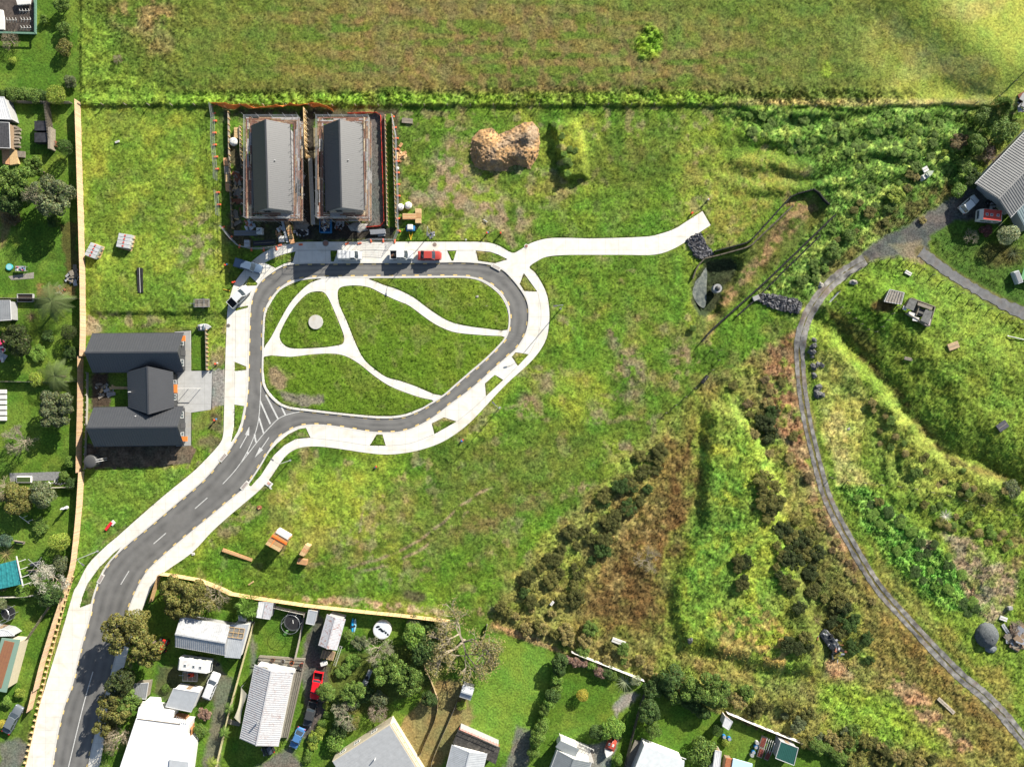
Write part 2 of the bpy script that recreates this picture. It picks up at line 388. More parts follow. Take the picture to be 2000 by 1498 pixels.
ROAD_IN = [(511.5, 690), (513.5, 627), (518, 602), (529.5, 581.5), (545.5, 563), (567, 549.5), (593.6, 543.5), (620, 541), (690, 540), (780, 539.5), (850, 539), (893.5, 539), (920, 540.5), (947, 548), (973.6, 565.6), (989.6, 587), (996, 608), (996.5, 635), (989.6, 659), (973.6, 679), (947, 705), (920, 728), (893.5, 751), (867, 774), (840, 791), (815, 805), (785, 815), (746, 817.5), (700, 814), (647, 808.5), (593.6, 802.5), (567, 799), (545.5, 791), (527, 775), (514.5, 755), (511, 734)]
PATH_OUT = [(33, 1560), (50, 1498), (70, 1405), (88, 1343), (111.5, 1266), (130, 1203), (144, 1155), (151, 1143), (171, 1104), (203, 1070), (230, 1047), (267, 1014), (320, 968), (374, 924), (400, 899), (428, 868), (436, 848), (437.5, 810), (440, 707), (443, 627), (445, 600), (451, 573.5), (460, 549.5), (479, 525), (500, 504), (527, 487), (567, 476), (588, 473), (650, 472.6), (780, 472.6), (893.5, 472.6), (947, 473.4), (973.6, 480), (1000, 494), (1016, 488), (1037.7, 474.8), (1069.8, 466), (1110, 465), (1160, 466), (1253.5, 463), (1288, 457.5), (1325.6, 443), (1372, 412.6), (1388, 440), (1357.6, 460), (1320, 484), (1280, 497.5), (1220, 498), (1160, 498), (1100, 498.5), (1067, 502), (1048, 511), (1034, 522), (1045, 533), (1059, 555), (1069, 579), (1073, 610), (1072, 635), (1067, 662), (1051, 690), (1027, 716), (1000, 740), (973.6, 766), (945, 797), (918, 825), (892, 846), (862, 864), (830, 876), (795, 884), (755, 887.5), (714, 884), (660, 876), (620, 871.8), (588, 874), (567, 883), (551, 899), (529.5, 931), (508, 956), (479, 981), (447, 1008), (412, 1040), (374, 1080), (320, 1118), (299, 1142), (285, 1172), (262, 1230), (245, 1290), (225, 1370), (205, 1440), (194, 1498), (178, 1560)]
BERMS = [
 [(249.7, 1057.7), (235, 1070), (221.6, 1088), (206, 1111), (192, 1137), (183, 1165), (178, 1178), (155, 1187), (160, 1166), (171, 1139), (192, 1110), (221.6, 1080)],
 [(457.4, 790), (477, 793), (471, 824.5), (464, 843), (456, 857), (450, 866), (456, 835), (457.4, 800)],
 [(458, 706.5), (481, 716), (481, 722.5), (458, 725)],
 [(460, 601.5), (484.5, 597), (484.5, 600.5), (460, 607.7)],
 [(473.5, 559), (487, 539), (503.6, 554), (500.5, 558)],
 [(516.7, 513.4), (537.5, 502.7), (556, 496), (577.5, 491), (571.7, 512), (556, 515), (538, 524)],
 [(645, 489), (660, 489.4), (652, 511), (646.5, 511)],
 [(873, 489.5), (891.6, 489.5), (885.5, 509.5), (882, 509.5)],
 [(929, 489.5), (957.6, 492), (973.6, 497.5), (991.8, 507), (966, 514.5), (933.6, 509.8)],
 [(1023, 533.5), (1035, 549.5), (1049.7, 570), (1024, 568.8), (1015, 555)],
 [(1007, 688), (1033, 692), (1011.5, 715), (999.5, 697)],
 [(966.5, 732), (983, 742), (949, 774), (947, 749)],
 [(843, 827), (867, 815), (892, 823), (848, 848)],
 [(735.5, 848.5), (747, 848.5), (753.5, 870.5), (721.5, 870.5)],
 [(597.6, 835.5), (606.4, 854.7), (577.6, 857.4), (556, 869.4), (535, 889), (510, 928), (490, 950), (485, 947.5), (500, 920), (521, 888), (541, 866), (563, 848), (583, 838)],
]
G1 = [(515, 680), (516.5, 640), (519, 612), (530, 590), (546, 568), (570, 554), (594, 547), (628, 544.5), (608, 552), (588, 568), (567, 592), (548, 624), (529.5, 659), (519, 674)]
G2 = [(545.5, 659), (551, 640), (567, 611), (583, 590), (601, 573.5), (620, 569), (633.6, 572), (643, 585.5), (652, 605.5), (663, 632), (672, 657), (669.7, 671), (657.7, 675), (633.6, 678.5), (593.6, 681), (567, 680), (553.5, 673)]
G3 = [(659, 573.5), (663, 563), (673.7, 559), (695, 557.5), (721.8, 561.5), (751, 576), (780, 589), (800, 597.6), (840, 627), (866.8, 641.6), (893.5, 650), (947, 655), (987, 658.5), (968, 680), (933.6, 713.5), (893.5, 747), (862, 772.5), (813, 755), (781, 744), (754, 736.5), (727, 717.7), (708.5, 699), (692.4, 667), (676.5, 627), (663, 597.5)]
G4 = [(722, 544), (780, 543.5), (850, 543), (905, 542.8), (940, 550), (970, 570), (985, 590), (992.5, 612), (992, 644), (947, 641.6), (907, 636), (875, 627), (840, 605.6), (808, 581.6), (776, 565.6), (753.7, 558.5), (732.5, 550)]
G5 = [(516, 696.5), (567, 696.8), (609.6, 692), (647, 690.5), (673.7, 695), (700.5, 709.7), (727, 731), (754, 749.8), (780, 762), (820, 776), (848, 784), (815, 800), (784, 810.5), (746, 813), (700, 810), (647, 804.5), (593.6, 798), (567, 794.5), (548, 787), (531, 772), (519, 754), (515.5, 734)]
LOBES = [smooth(g, True, 3) for g in (G1, G2, G3, G4, G5)]
PAD = [(616.5 + 14 * math.cos(2 * PI * i / 24), 629 + 14 * math.sin(2 * PI * i / 24)) for i in range(24)]
RO = smooth(ROAD_OUT, True, 4); RI = smooth(ROAD_IN, True, 4)
_sm = smooth(PATH_OUT, True, 4)
PO = [p for i, p in enumerate(_sm) if not (PATH_OUT.index((1372, 412.6)) * 4 - 3 < i < (PATH_OUT.index((1388, 440)) + 1) * 4 and i % 4)]
def ring_area(p): return sum(p[i][0] * p[(i + 1) % len(p)][1] - p[(i + 1) % len(p)][0] * p[i][1] for i in range(len(p)))
sgn = 1 if ring_area(RO) > 0 else -1
RO2 = offset(RO, -3.0 * sgn, True)            # outer back of kerb
sgi = 1 if ring_area(RI) > 0 else -1
RI2 = offset(RI, 3.4 * sgi, True)
if abs(ring_area(RO2)) < abs(ring_area(RO)): RO2 = offset(RO, 3.0 * sgn, True)
if abs(ring_area(RI2)) > abs(ring_area(RI)): RI2 = offset(RI, -3.4 * sgi, True)
DRIVE = [(345, 725), (414, 724), (412, 800), (372, 806), (340, 800)]
YARD = [(341, 648), (372, 646), (373, 728), (373, 870), (344, 872), (340, 800)]
GRAVELPAD = [(412, 722), (441, 720), (439, 790), (412, 798)]

TRACK = smooth([(2060, 1510), (2000, 1445), (1959, 1395), (1919, 1355), (1879, 1323), (1839, 1283), (1799, 1241), (1759.6, 1198), (1719.7, 1153), (1687, 1104), (1660, 1058), (1633.5, 1010), (1613, 965), (1599, 917), (1586, 865), (1576, 820), (1566.7, 761.7), (1562.7, 713.6), (1562, 671), (1573, 628), (1590.7, 593.5), (1615, 562), (1647, 534), (1689.5, 508)], sub=4)
BR = smooth([(1798, 492), (1825, 512), (1858, 536), (1900, 562), (1950, 590), (2000, 612), (2080, 640)], sub=4)
# ================================================================ ground
XS = np.concatenate([-np.geomspace(2600, 106, 40), np.arange(-104, 104.01, 0.2), np.geomspace(106, 2600, 40)])
YS = np.concatenate([-np.geomspace(2600, 82, 40), np.arange(-80, 80.01, 0.2), np.geomspace(82, 2600, 40)])
U, V = np.meshgrid(XS * 10 + 1000, 749 - YS * 10)
far = sstep(1150, 1500, np.abs(U - 1000)) + sstep(850, 1200, np.abs(V - 749)); far = np.clip(far, 0, 1)
w1 = fnoise(U, V, 28, 41, 3) - 0.5; w2 = fnoise(U, V, 28, 43, 3) - 0.5
w3 = fnoise(U, V, 7, 45, 3) - 0.5; w4 = fnoise(U, V, 7, 47, 3) - 0.5
def ell(cx, cy, rx, ry, rot=0):
    a = math.radians(rot); return [(cx + rx * math.cos(t) * math.cos(a) - ry * math.sin(t) * math.sin(a), cy + rx * math.cos(t) * math.sin(a) + ry * math.sin(t) * math.cos(a)) for t in [2 * PI * i / 20 for i in range(20)]]
def msk(pts, f=12, warp=22, fine=8):
    return sstep(-f / 2, f / 2, sdf(pts, U + w1 * warp + w3 * fine, V + w2 * warp + w4 * fine))
def pat(scale, lo, hi, seed, octv=4): return sstep(lo, hi, fnoise(U, V, scale, seed, octv))
LUSH = np.array(D(98, 138, 28)); DEEP = np.array(D(62, 98, 20)); YEL = np.array(D(158, 172, 48)); OLIVE = np.array(D(102, 118, 36))
DRY = np.array(D(152, 134, 80)); TAN = np.array(D(176, 156, 122)); CLAY = np.array(D(188, 150, 108)); SOIL = np.array(D(88, 76, 62)); STRAW = np.array(D(192, 176, 104))
BROWN = np.array(D(130, 110, 70)); LAWN = np.array(D(84, 122, 24)); LAWNY = np.array(D(112, 140, 40)); GRAV = np.array(D(128, 128, 124)); LIME = np.array(D(140, 180, 34)); BARE = np.array(D(160, 140, 108))
col = np.zeros(U.shape + (3,)); rough = np.zeros(U.shape)
def paint(c, m):
    global col
    m = np.clip(m, 0, 1)[..., None]; col = col * (1 - m) + np.array(c) * m
def setr(r, m):
    global rough
    m = np.clip(m, 0, 1); rough = rough * (1 - m) + r * m
# general meadow of the estate
col[:] = np.array(D(104, 130, 36)); rough[:] = 0.42
paint(LUSH, pat(70, 0.35, 0.62, 51)); paint(YEL, pat(110, 0.5, 0.7, 53) * 0.55); paint(DEEP, pat(40, 0.52, 0.75, 55) * 0.6)
paint(BARE, pat(22, 0.6, 0.72, 57, 5) * 0.5); paint(DRY, pat(50, 0.56, 0.74, 58) * 0.4)
north = sstep(4, -6, V - 207 + w1 * 10)
# northern hay field: olive with reddish brown mown bands
paint(np.array(D(100, 124, 36)), north); paint(np.array(D(112, 128, 46)), north * pat(60, 0.4, 0.65, 61) * .7)
band = sstep(0.40, 0.58, vnoise(U * 0.14, V, 13, 63) * 0.5 + fnoise(U * 0.3, V, 34, 65, 3) * 0.5)
midb = np.exp(-((U - 1020) / 420.0) ** 2) * np.exp(-((V - 120) / 85.0) ** 2) + np.exp(-((U - 860) / 260) ** 2 - ((V - 30) / 40) ** 2) * .7
paint(np.array(D(142, 124, 68)), north * band * np.clip(midb * 1.4, 0, .7)); paint(BROWN, north * pat(16, .46, .66, 66) * np.clip(midb, 0, .7))
hill = north * sstep(1640, 1830, U - (V - 80) * 0.3 + w1 * 60); paint(np.array(D(172, 186, 66)), hill * 0.95); paint(STRAW, hill * pat(60, .5, .75, 67) * .5)
paint(np.array(D(150, 152, 112)), north * msk([(1700, 20), (1780, 40), (1850, 100), (1860, 170), (1810, 150), (1740, 90)], 50, 40) * pat(30, .4, .6, 70) * .3)
paint(DRY, north * msk(ell(280, 30, 60, 40), 40) * pat(22, .4, .6, 68)); paint(DRY, north * msk(ell(315, 85, 30, 20), 20) * .7)
paint(np.array(D(128, 165, 40)), north * sstep(172, 190, V) * sstep(1500, 1350, U) * (.5 + .5 * pat(20, .3, .6, 69))); paint(np.array(D(128, 160, 44)), north * msk([(150, 10), (215, 60), (230, 130), (330, 175), (330, 205), (150, 205)], 30) * .8)
paint(STRAW, north * sstep(1380, 1500, U) * sstep(188, 200, V) * (.4 + .6 * pat(9, .3, .6, 71))); paint(LIME, msk(ell(1268, 80, 27, 32), 14) * .8); paint(LIME, msk(ell(1615, 135, 12, 18), 10) * .6)
setr(0.35, north); setr(0.9, north * sstep(160, 185, V)); setr(1.0, msk(ell(1268, 80, 27, 32), 14)); setr(.12, hill); setr(.55, msk([(150, 0), (380, 0), (350, 205), (150, 205)], 60) * north)
# west field between the long fence and the loop
wf = msk([(160, 210), (445, 210), (450, 500), (440, 640), (165, 640)], 6, 6); paint(np.array(D(112, 142, 36)), wf * .75); paint(YEL, wf * pat(45, .5, .7, 73) * .6); paint(BARE, wf * msk(ell(385, 470, 40, 60), 60) * pat(14, .45, .65, 74) * .8)
paint(BARE, msk(ell(230, 625, 90, 14), 14) * pat(14, .4, .6, 75) * .7)
sf = msk([(160, 915), (380, 915), (400, 895), (300, 985), (200, 1060), (140, 1160), (150, 1000)], 6, 4); paint(np.array(D(104, 142, 38)), sf * .8)
# soil around the building site
site = msk([(428, 212), (780, 212), (785, 470), (585, 472), (500, 490), (440, 470), (432, 300)], 16, 14)
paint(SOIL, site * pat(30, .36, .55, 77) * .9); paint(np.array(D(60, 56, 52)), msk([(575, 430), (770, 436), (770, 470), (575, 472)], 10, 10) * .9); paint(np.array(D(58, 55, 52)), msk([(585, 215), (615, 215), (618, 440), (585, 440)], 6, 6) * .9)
paint(GRAV * .62, msk([(722, 222), (748, 222), (751, 442), (722, 440)], 4, 2)); paint(LAWN, msk([(754, 222), (768, 225), (773, 445), (752, 445)], 4, 3)); paint(LAWN, msk([(425, 240), (445, 240), (450, 440), (430, 440)], 6) * .8)
setr(.3, site); setr(.05, msk([(722, 222), (748, 222), (751, 442), (722, 440)], 4, 2))
# bare patches right of the site
paint(BARE, msk([(870, 270), (915, 270), (930, 350), (1000, 400), (1045, 440), (1000, 450), (900, 420), (800, 400), (800, 370), (850, 350), (840, 320)], 34, 30) * pat(17, .38, .58, 79) * .95)
setr(.3, msk([(870, 270), (915, 270), (930, 350), (1000, 400), (1045, 440), (1000, 450), (900, 420), (800, 400), (800, 370), (850, 350)], 34, 30))
paint(BARE, msk([(955, 420), (975, 420), (1015, 480), (1000, 488)], 10, 8) * .7)
# east meadow
paint(LUSH, msk([(1075, 500), (1340, 500), (1345, 640), (1280, 720), (1100, 720), (1060, 690)], 50) * pat(40, .25, .5, 80) * .9)
paint(LUSH, msk([(1040, 410), (1340, 330), (1330, 470), (1050, 465)], 40) * .7); paint(OLIVE * .8, msk(ell(1230, 330, 110, 40), 50) * .6)
paint(np.array(D(150, 150, 60)), msk([(1380, 330), (1510, 290), (1560, 350), (1440, 470), (1400, 480)], 30) * (.4 + .6 * pat(9, .4, .6, 81)) * .8)
for c_ in ((1230, 725, 30, 30), (1235, 775, 22, 10), (1195, 660, 14, 22), (1110, 640, 8, 16), (1030, 790, 20, 24), (1330, 690, 20, 26), (1160, 800, 26, 20), (1210, 875, 26, 16), (1135, 955, 24, 12), (1040, 965, 36, 12), (1070, 745, 12, 22), (1225, 690, 20, 12)):
    paint(BARE * .85, msk(ell(*c_), 22, 24) * pat(11, .36, .58, 83) * .85)
paint(YEL, msk([(1090, 730), (1170, 720), (1190, 790), (1110, 820), (1080, 780)], 50) * .6); paint(np.array(D(106, 124, 44)), msk([(880, 900), (1080, 860), (1180, 850), (1120, 960), (900, 1060), (760, 1080)], 70) * .7)
paint(BROWN, msk([(960, 985), (1060, 955), (1090, 975), (980, 1040), (830, 1060)], 30) * pat(16, .4, .62, 85) * .55)
for k_, tr in enumerate(([(680, 1108), (760, 1085), (840, 1040), (900, 990), (960, 950)], [(690, 1120), (775, 1097), (850, 1053), (915, 1000)], [(700, 1055), (705, 1020), (715, 985), (728, 968)])):
    tr = smooth(tr, sub=4); paint(TAN * .8, np.exp(-(seg_dist(tr, U + w1 * 8, V + w2 * 8) / 3.0) ** 2) * pat(16, .35, .55, 87 + k_) * .9)
paint(LUSH, msk([(340, 1120), (430, 1130), (640, 1175), (860, 1190), (1000, 1100), (760, 1130), (600, 1110), (440, 1050)], 50) * .6); paint(YEL, msk(smooth([(540, 930), (700, 915), (720, 980), (660, 1040), (560, 1010)], True, 3), 60) * .5)
paint(TAN, msk([(560, 1160), (700, 1168), (800, 1180), (880, 1195), (880, 1204), (700, 1186), (560, 1170)], 8, 12) * pat(14, .4, .6, 90)); paint(SOIL, msk(ell(810, 1166, 26, 10), 10) * .8)
paint(BARE * .8, msk(ell(440, 1040, 14, 10), 14) * .7); paint(BARE, msk(ell(545, 735, 16, 22, -35), 10, 8) * .9); paint(np.array(D(150, 140, 122)), msk([(545, 762), (580, 770), (632, 772), (632, 785), (590, 792), (556, 780)], 8, 6) * .9)
paint(np.array(D(120, 100, 84)), msk(ell(415, 865, 28, 14), 16) * .7); paint(np.array(D(112, 92, 76)), msk(ell(424, 822, 16, 18), 14) * .7)
paint(BARE, msk(ell(425, 705, 14, 14), 12) * .7)
# slope and scrub country of the south-east
se = msk([(960, 1200), (1060, 1050), (1240, 880), (1350, 780), (1380, 740), (1480, 690), (1560, 640), (1575, 760), (1600, 900), (1700, 1110), (1990, 1440), (2100, 1700), (1500, 1560), (960, 1220)], 24)
paint(np.array(D(150, 146, 72)), se * .85); paint(BROWN, se * pat(30, .48, .68, 91) * .45); paint(np.array(D(134, 156, 50)), se * pat(46, .5, .68, 92) * .7); setr(.62, se)
paint(np.array(D(116, 92, 50)), msk([(1320, 850), (1400, 770), (1380, 860), (1372, 1000), (1310, 1140), (1300, 1250), (1190, 1235), (1110, 1190), (1180, 1090), (1270, 960)], 90, 60) * (.55 + .45 * pat(26, .3, .55, 140))); paint(np.array(D(176, 150, 90)), msk([(1200, 1000), (1290, 960), (1300, 1060), (1200, 1180), (1150, 1170)], 40) * pat(12, .45, .62, 93) * .5)
paint(np.array(D(128, 164, 48)), msk(SLOPE, 60, 60) * (.6 + .4 * pat(30, .3, .6, 94))); paint(np.array(D(92, 140, 42)), msk([(1390, 900), (1450, 930), (1440, 1150), (1350, 1200), (1320, 1150)], 30) * .6); paint(YEL, msk(SLOPE, 50, 50) * pat(34, .48, .66, 95) * .7)
paint(np.array(D(190, 160, 90)), msk([(1400, 1190), (1500, 1180), (1560, 1280), (1540, 1310), (1400, 1280)], 30) * pat(14, .4, .58, 96) * .8)
cl = msk([(1500, 680), (1556, 640), (1566, 760), (1590, 900), (1640, 1020), (1690, 1110), (1670, 1130), (1600, 1020), (1560, 920), (1520, 850), (1490, 780)], 22); paint(CLAY * .85, cl * pat(18, .34, .54, 97) * .95); paint(np.array(D(142, 104, 72)), cl * pat(13, .44, .6, 98) * .85)
paint(np.array(D(132, 120, 56)), msk([(1680, 1115), (1720, 1170), (1850, 1320), (1990, 1470), (1960, 1498), (1800, 1370), (1680, 1250)], 20) * .8); paint(CLAY, msk([(1740, 1300), (1780, 1320), (1900, 1460), (1880, 1470), (1800, 1400), (1740, 1350)], 14) * pat(18, .35, .55, 99)); paint(LIME, msk([(1600, 1330), (1680, 1340), (1780, 1400), (1860, 1470), (1700, 1440), (1600, 1380)], 30) * .7); paint(CLAY, msk(ell(1640, 1310, 30, 14, 25), 12) * .9); paint(CLAY * .9, msk([(960, 1215), (1000, 1228), (1080, 1262), (1110, 1275), (1090, 1276), (990, 1240)], 6, 6) * .7)
# country east of the farm track
ea = msk([(1600, 560), (1640, 530), (1720, 505), (1800, 500), (1860, 545), (1990, 620), (2400, 640), (2400, 1700), (2050, 1480), (1880, 1310), (1700, 1110), (1620, 950), (1590, 800), (1575, 680)], 8, 6)
paint(np.array(D(122, 148, 42)), ea); setr(.55, ea)
paint(np.array(D(178, 180, 84)), msk([(1590, 680), (1640, 690), (1700, 760), (1680, 900), (1720, 950), (1640, 950), (1600, 820)], 16) * .85); paint(np.array(D(204, 190, 116)), msk([(1612, 800), (1640, 800), (1660, 900), (1700, 945), (1640, 945), (1620, 880)], 18) * .7)
paint(np.array(D(150, 162, 62)), msk([(1700, 760), (1760, 780), (1860, 880), (1960, 940), (1960, 1000), (1760, 960), (1690, 860)], 20) * .85); paint(np.array(D(110, 140, 40)), ea * pat(30, .5, .7, 101) * .5)
paint(np.array(D(92, 76, 40)), np.exp(-(seg_dist(GULLY[4:], U + w1 * 10, V + w2 * 10) / 9.0) ** 2) * pat(16, .3, .6, 102) * .8)
paint(np.array(D(98, 96, 40)), msk([(1608, 590), (1690, 640), (1720, 700), (1700, 700), (1640, 650)], 14) * .8); paint(np.array(D(96, 138, 28)), msk([(1640, 560), (1720, 520), (1780, 530), (1850, 640), (1700, 650), (1650, 600)], 26) * .8); paint(np.array(D(112, 78, 50)), msk(ell(1728, 600, 22, 14), 10) * .8)
gr = msk([(1640, 950), (1690, 950), (1760, 1010), (1830, 1070), (1900, 1130), (1920, 1200), (1860, 1190), (1770, 1130), (1700, 1040)], 24); paint(np.array(D(104, 164, 58)), gr * .9); setr(1, gr); paint(np.array(D(150, 190, 80)), gr * pat(12, .5, .65, 103) * .6)
paint(TAN * .95, msk([(1840, 1040), (1890, 1050), (1930, 1100), (1990, 1100), (1980, 1180), (1930, 1230), (1900, 1180), (1870, 1110)], 14) * (.35 + .65 * pat(15, .4, .6, 104))); paint(np.array(D(150, 140, 66)), msk([(1700, 1060), (1740, 1110), (1860, 1240), (1900, 1300), (1960, 1300), (1990, 1400), (1870, 1290), (1720, 1130)], 20) * .7)
paint(TAN, msk(ell(1812, 1065, 16, 10, 20), 6, 8) * .9); paint(BROWN, msk(ell(1990, 1080, 40, 40), 30) * pat(20, .4, .6, 105) * .7)
# gravel yard, pond rim, north-east vegetation
ne = msk([(1380, 214), (1920, 214), (1900, 330), (1760, 470), (1650, 530), (1580, 640), (1480, 580), (1620, 400), (1560, 300)], 16); paint(np.array(D(90, 130, 42)), ne * .85); paint(np.array(D(158, 184, 78)), ne * pat(12, .5, .64, 106) * .8); setr(.7, ne)
paint(np.array(D(104, 96, 48)), msk([(1750, 400), (1850, 350), (1870, 380), (1780, 430), (1660, 510), (1640, 500)], 20) * pat(16, .3, .6, 107) * .9)
paint(np.array(D(100, 108, 40)), msk(BASIN, 10, 4) * .8); paint(CLAY * .8, msk([(1540, 395), (1590, 385), (1600, 410), (1530, 470), (1400, 620), (1380, 620), (1460, 520), (1520, 440)], 16, 14) * pat(12, .35, .58, 108) * .8); setr(.4, msk(BASIN, 10, 4))
paint(np.array(D(62, 72, 44)), msk(POND, 8, 4)); yd = msk([(1640, 540), (1700, 478), (1770, 440), (1850, 392), (1905, 355), (1930, 370), (1960, 440), (1900, 432), (1860, 445), (1815, 470), (1810, 500), (1790, 500), (1740, 500), (1690, 515), (1650, 548)], 10, 8)
paint(np.array(D(104, 102, 100)), yd * .95); paint(np.array(D(84, 84, 84)), yd * pat(14, .45, .65, 109) * .8); setr(.06, yd); paint(np.array(D(150, 134, 108)), msk([(1735, 478), (1800, 470), (1815, 505), (1800, 515), (1760, 498)], 10, 8) * .9); setr(.1, msk([(1735, 478), (1800, 470), (1815, 505), (1800, 515), (1760, 498)], 10, 8))
rt = msk([(1815, 460), (1870, 430), (1960, 440), (2200, 430), (2200, 640), (2000, 605), (1880, 540), (1830, 510)], 8, 6); paint(np.array(D(78, 112, 30)), rt); paint(np.array(D(104, 78, 44)), msk(ell(1955, 500, 40, 22), 24) * .6)
paint(BROWN, msk([(1604, 520), (1640, 500), (1660, 520), (1600, 600), (1560, 640)], 20) * .5); paint(np.array(D(140, 116, 60)), msk([(1655, 1040), (1690, 1100), (1860, 1300), (1990, 1440), (1900, 1400), (1760, 1260), (1650, 1090)], 24) * pat(20, .3, .5, 130) * .8); paint(np.array(D(96, 100, 42)), msk([(1540, 1000), (1600, 1020), (1660, 1180), (1650, 1260), (1560, 1290), (1530, 1200), (1560, 1100)], 40) * .7)
# suburban gardens west and south
wg = sstep(3, -3, U - np.interp(V, [0, 200, 400, 540, 700, 900, 1050, 1110, 1200, 1290, 1370, 1560], [150, 157, 161, 166, 165, 160, 155, 147, 118, 89, 70, 20]))
paint(LAWN, wg); paint(LAWNY, wg * pat(40, .42, .6, 111) * .7); paint(DEEP, wg * pat(30, .55, .7, 112) * .6); setr(.12, wg)
sg = sdf([(318, 1122), (395, 1132), (460, 1160), (600, 1180), (740, 1197), (880, 1212), (1000, 1245), (1110, 1280), (1260, 1328), (1330, 1370), (1420, 1398), (1560, 1452), (1700, 1500), (1900, 1600), (1900, 2200), (150, 2200), (196, 1500), (290, 1200)], U + w3 * 4, V + w4 * 4); sg = sstep(-3, 3, np.where((V > 2100) & (U > 196) & (U < 1800), 50, sg))
paint(LAWN, sg); paint(LAWNY, sg * pat(40, .42, .6, 113) * .6); setr(.12, sg)
paint(np.array(D(128, 168, 50)), sg * msk([(900, 1250), (970, 1240), (1080, 1280), (1040, 1440), (960, 1480), (900, 1440)], 30) * .5)
for p_, c_, s_ in (([(870, 1330), (900, 1330), (930, 1400), (860, 1500), (800, 1500), (780, 1420), (850, 1330)], D(156, 132, 88), .8), ([(560, 1440), (600, 1440), (640, 1380), (625, 1280), (600, 1240), (585, 1300), (600, 1400), (560, 1460), (500, 1498), (560, 1520), (590, 1498)], D(120, 114, 106), .95), ([(395, 1500), (425, 1500), (455, 1330), (420, 1290), (395, 1300), (420, 1380)], D(122, 118, 104), .85), ([(310, 1300), (400, 1310), (420, 1370), (330, 1370), (300, 1350)], D(92, 84, 66), .7), ([(618, 1200), (634, 1205), (628, 1290), (645, 1300), (640, 1380), (600, 1450), (592, 1400), (606, 1300), (600, 1240)], D(92, 88, 84), .9), ([(490, 1230), (500, 1260), (497, 1320), (488, 1320)], D(120, 118, 112), .8), ([(1010, 1420), (1040, 1430), (1030, 1500), (985, 1500)], D(122, 118, 112), .9), ([(1195, 1380), (1225, 1350), (1250, 1360), (1200, 1400)], D(150, 150, 145), .9), ([(1135, 1460), (1210, 1440), (1190, 1500), (1120, 1500)], D(140, 138, 134), .9), ([(100, 1280), (60, 1380), (45, 1500), (20, 1500), (50, 1380)], D(70, 90, 30), .6), ([(0, 1450), (30, 1440), (60, 1460), (40, 1500), (0, 1500)], D(120, 118, 116), .8), ([(640, 1280), (900, 1240), (860, 1330), (700, 1400), (640, 1380)], D(98, 102, 48), .6)):
    paint(c_, msk(p_, 10, 10) * s_)
paint(DRY * .8, wg * msk([(0, 380), (40, 380), (10, 470), (0, 480)], 10)); paint(np.array(D(140, 108, 70)), msk([(70, 560), (150, 560), (150, 580), (70, 578)], 6) * .8 * wg); paint(np.array(D(96, 74, 44)), wg * msk([(122, 430), (152, 430), (156, 560), (130, 560)], 6) * .7)
# soil strips by the courtyard house
paint(np.array(D(118, 104, 86)), msk([(168, 868), (372, 866), (385, 880), (370, 905), (300, 912), (168, 915)], 4, 3)); paint(SOIL * 1.1, msk([(168, 868), (330, 868), (320, 912), (168, 915)], 4, 3) * pat(12, .4, .6, 120) * .8); setr(.25, msk([(168, 868), (372, 866), (385, 880), (370, 905), (300, 912), (168, 915)], 4, 3))
paint(SOIL * .9, msk([(178, 728), (212, 728), (218, 795), (178, 798)], 8, 6)); paint(LAWN, msk([(216, 765), (250, 765), (250, 795), (216, 795)], 6, 4)); setr(.1, msk([(165, 640), (412, 640), (412, 870), (165, 870)], 3, 1)); paint(TAN, msk([(168, 618), (196, 632), (198, 650), (168, 652)], 6) * .9)
paint(LAWN, msk([(374, 650), (404, 650), (404, 724), (374, 724)], 2, 1)); paint(np.array(D(150, 148, 144)), msk(GRAVELPAD, 3, 2) * .95); setr(.04, msk(GRAVELPAD, 3, 2))
# paddock mulch, east edge of farm track and drifts of colour
lum_ = (col * np.array([.3, .6, .1])).sum(-1, keepdims=True); col = (col * .90 + lum_ * .10 * np.array([1.08, 1.0, .7])) * 1.14
# fine mottling that every sward has
fm = (fnoise(U, V, 9, 121, 4, .65) - 0.5); m2 = (fnoise(U, V, 4.0, 123, 2, .7) - .5)
amp = np.clip(rough * 1.5 + .08, .16, 1.1)
col *= (1 + (fm * 1.3 + m2 * 1.3) * amp)[..., None]; col[..., 0] *= 1 + (fnoise(U, V, 24, 125, 3) - .5) * .5; col = np.clip(col, 0.006, 0.7)
# heights: terrain + tussocks, pressed flat under paving
Z = hz(U, V)
dT = np.minimum(seg_dist(TRACK, U, V), seg_dist(BR, U, V) - 4); tm = sstep(19, 11, dT); setr(.03, tm); paint(np.array(D(120, 112, 70)), sstep(12, 4, dT) * .8)
tus = (fnoise(U, V, 26, 131, 3) - .45) * .35 + (fnoise(U, V, 11, 133, 2) - .45) * .38 + (vnoise(U, V, 4.4, 135) - .45) * .22
rr = np.clip(rough, 0, 1.0); Zr = Z + tus * (.06 + 1.2 * rr ** 1.4) * (1 - .6 * far)
paved = (inside(PO, U, V) | inside(RO, U, V)); 
for b_ in BERMS: paved &= ~inside(b_, U, V)
for g_ in LOBES: paved &= ~inside(g_, U, V)
near = np.clip(-np.maximum(sdf(PO, U, V), sdf(RO, U, V)), 0, 40)
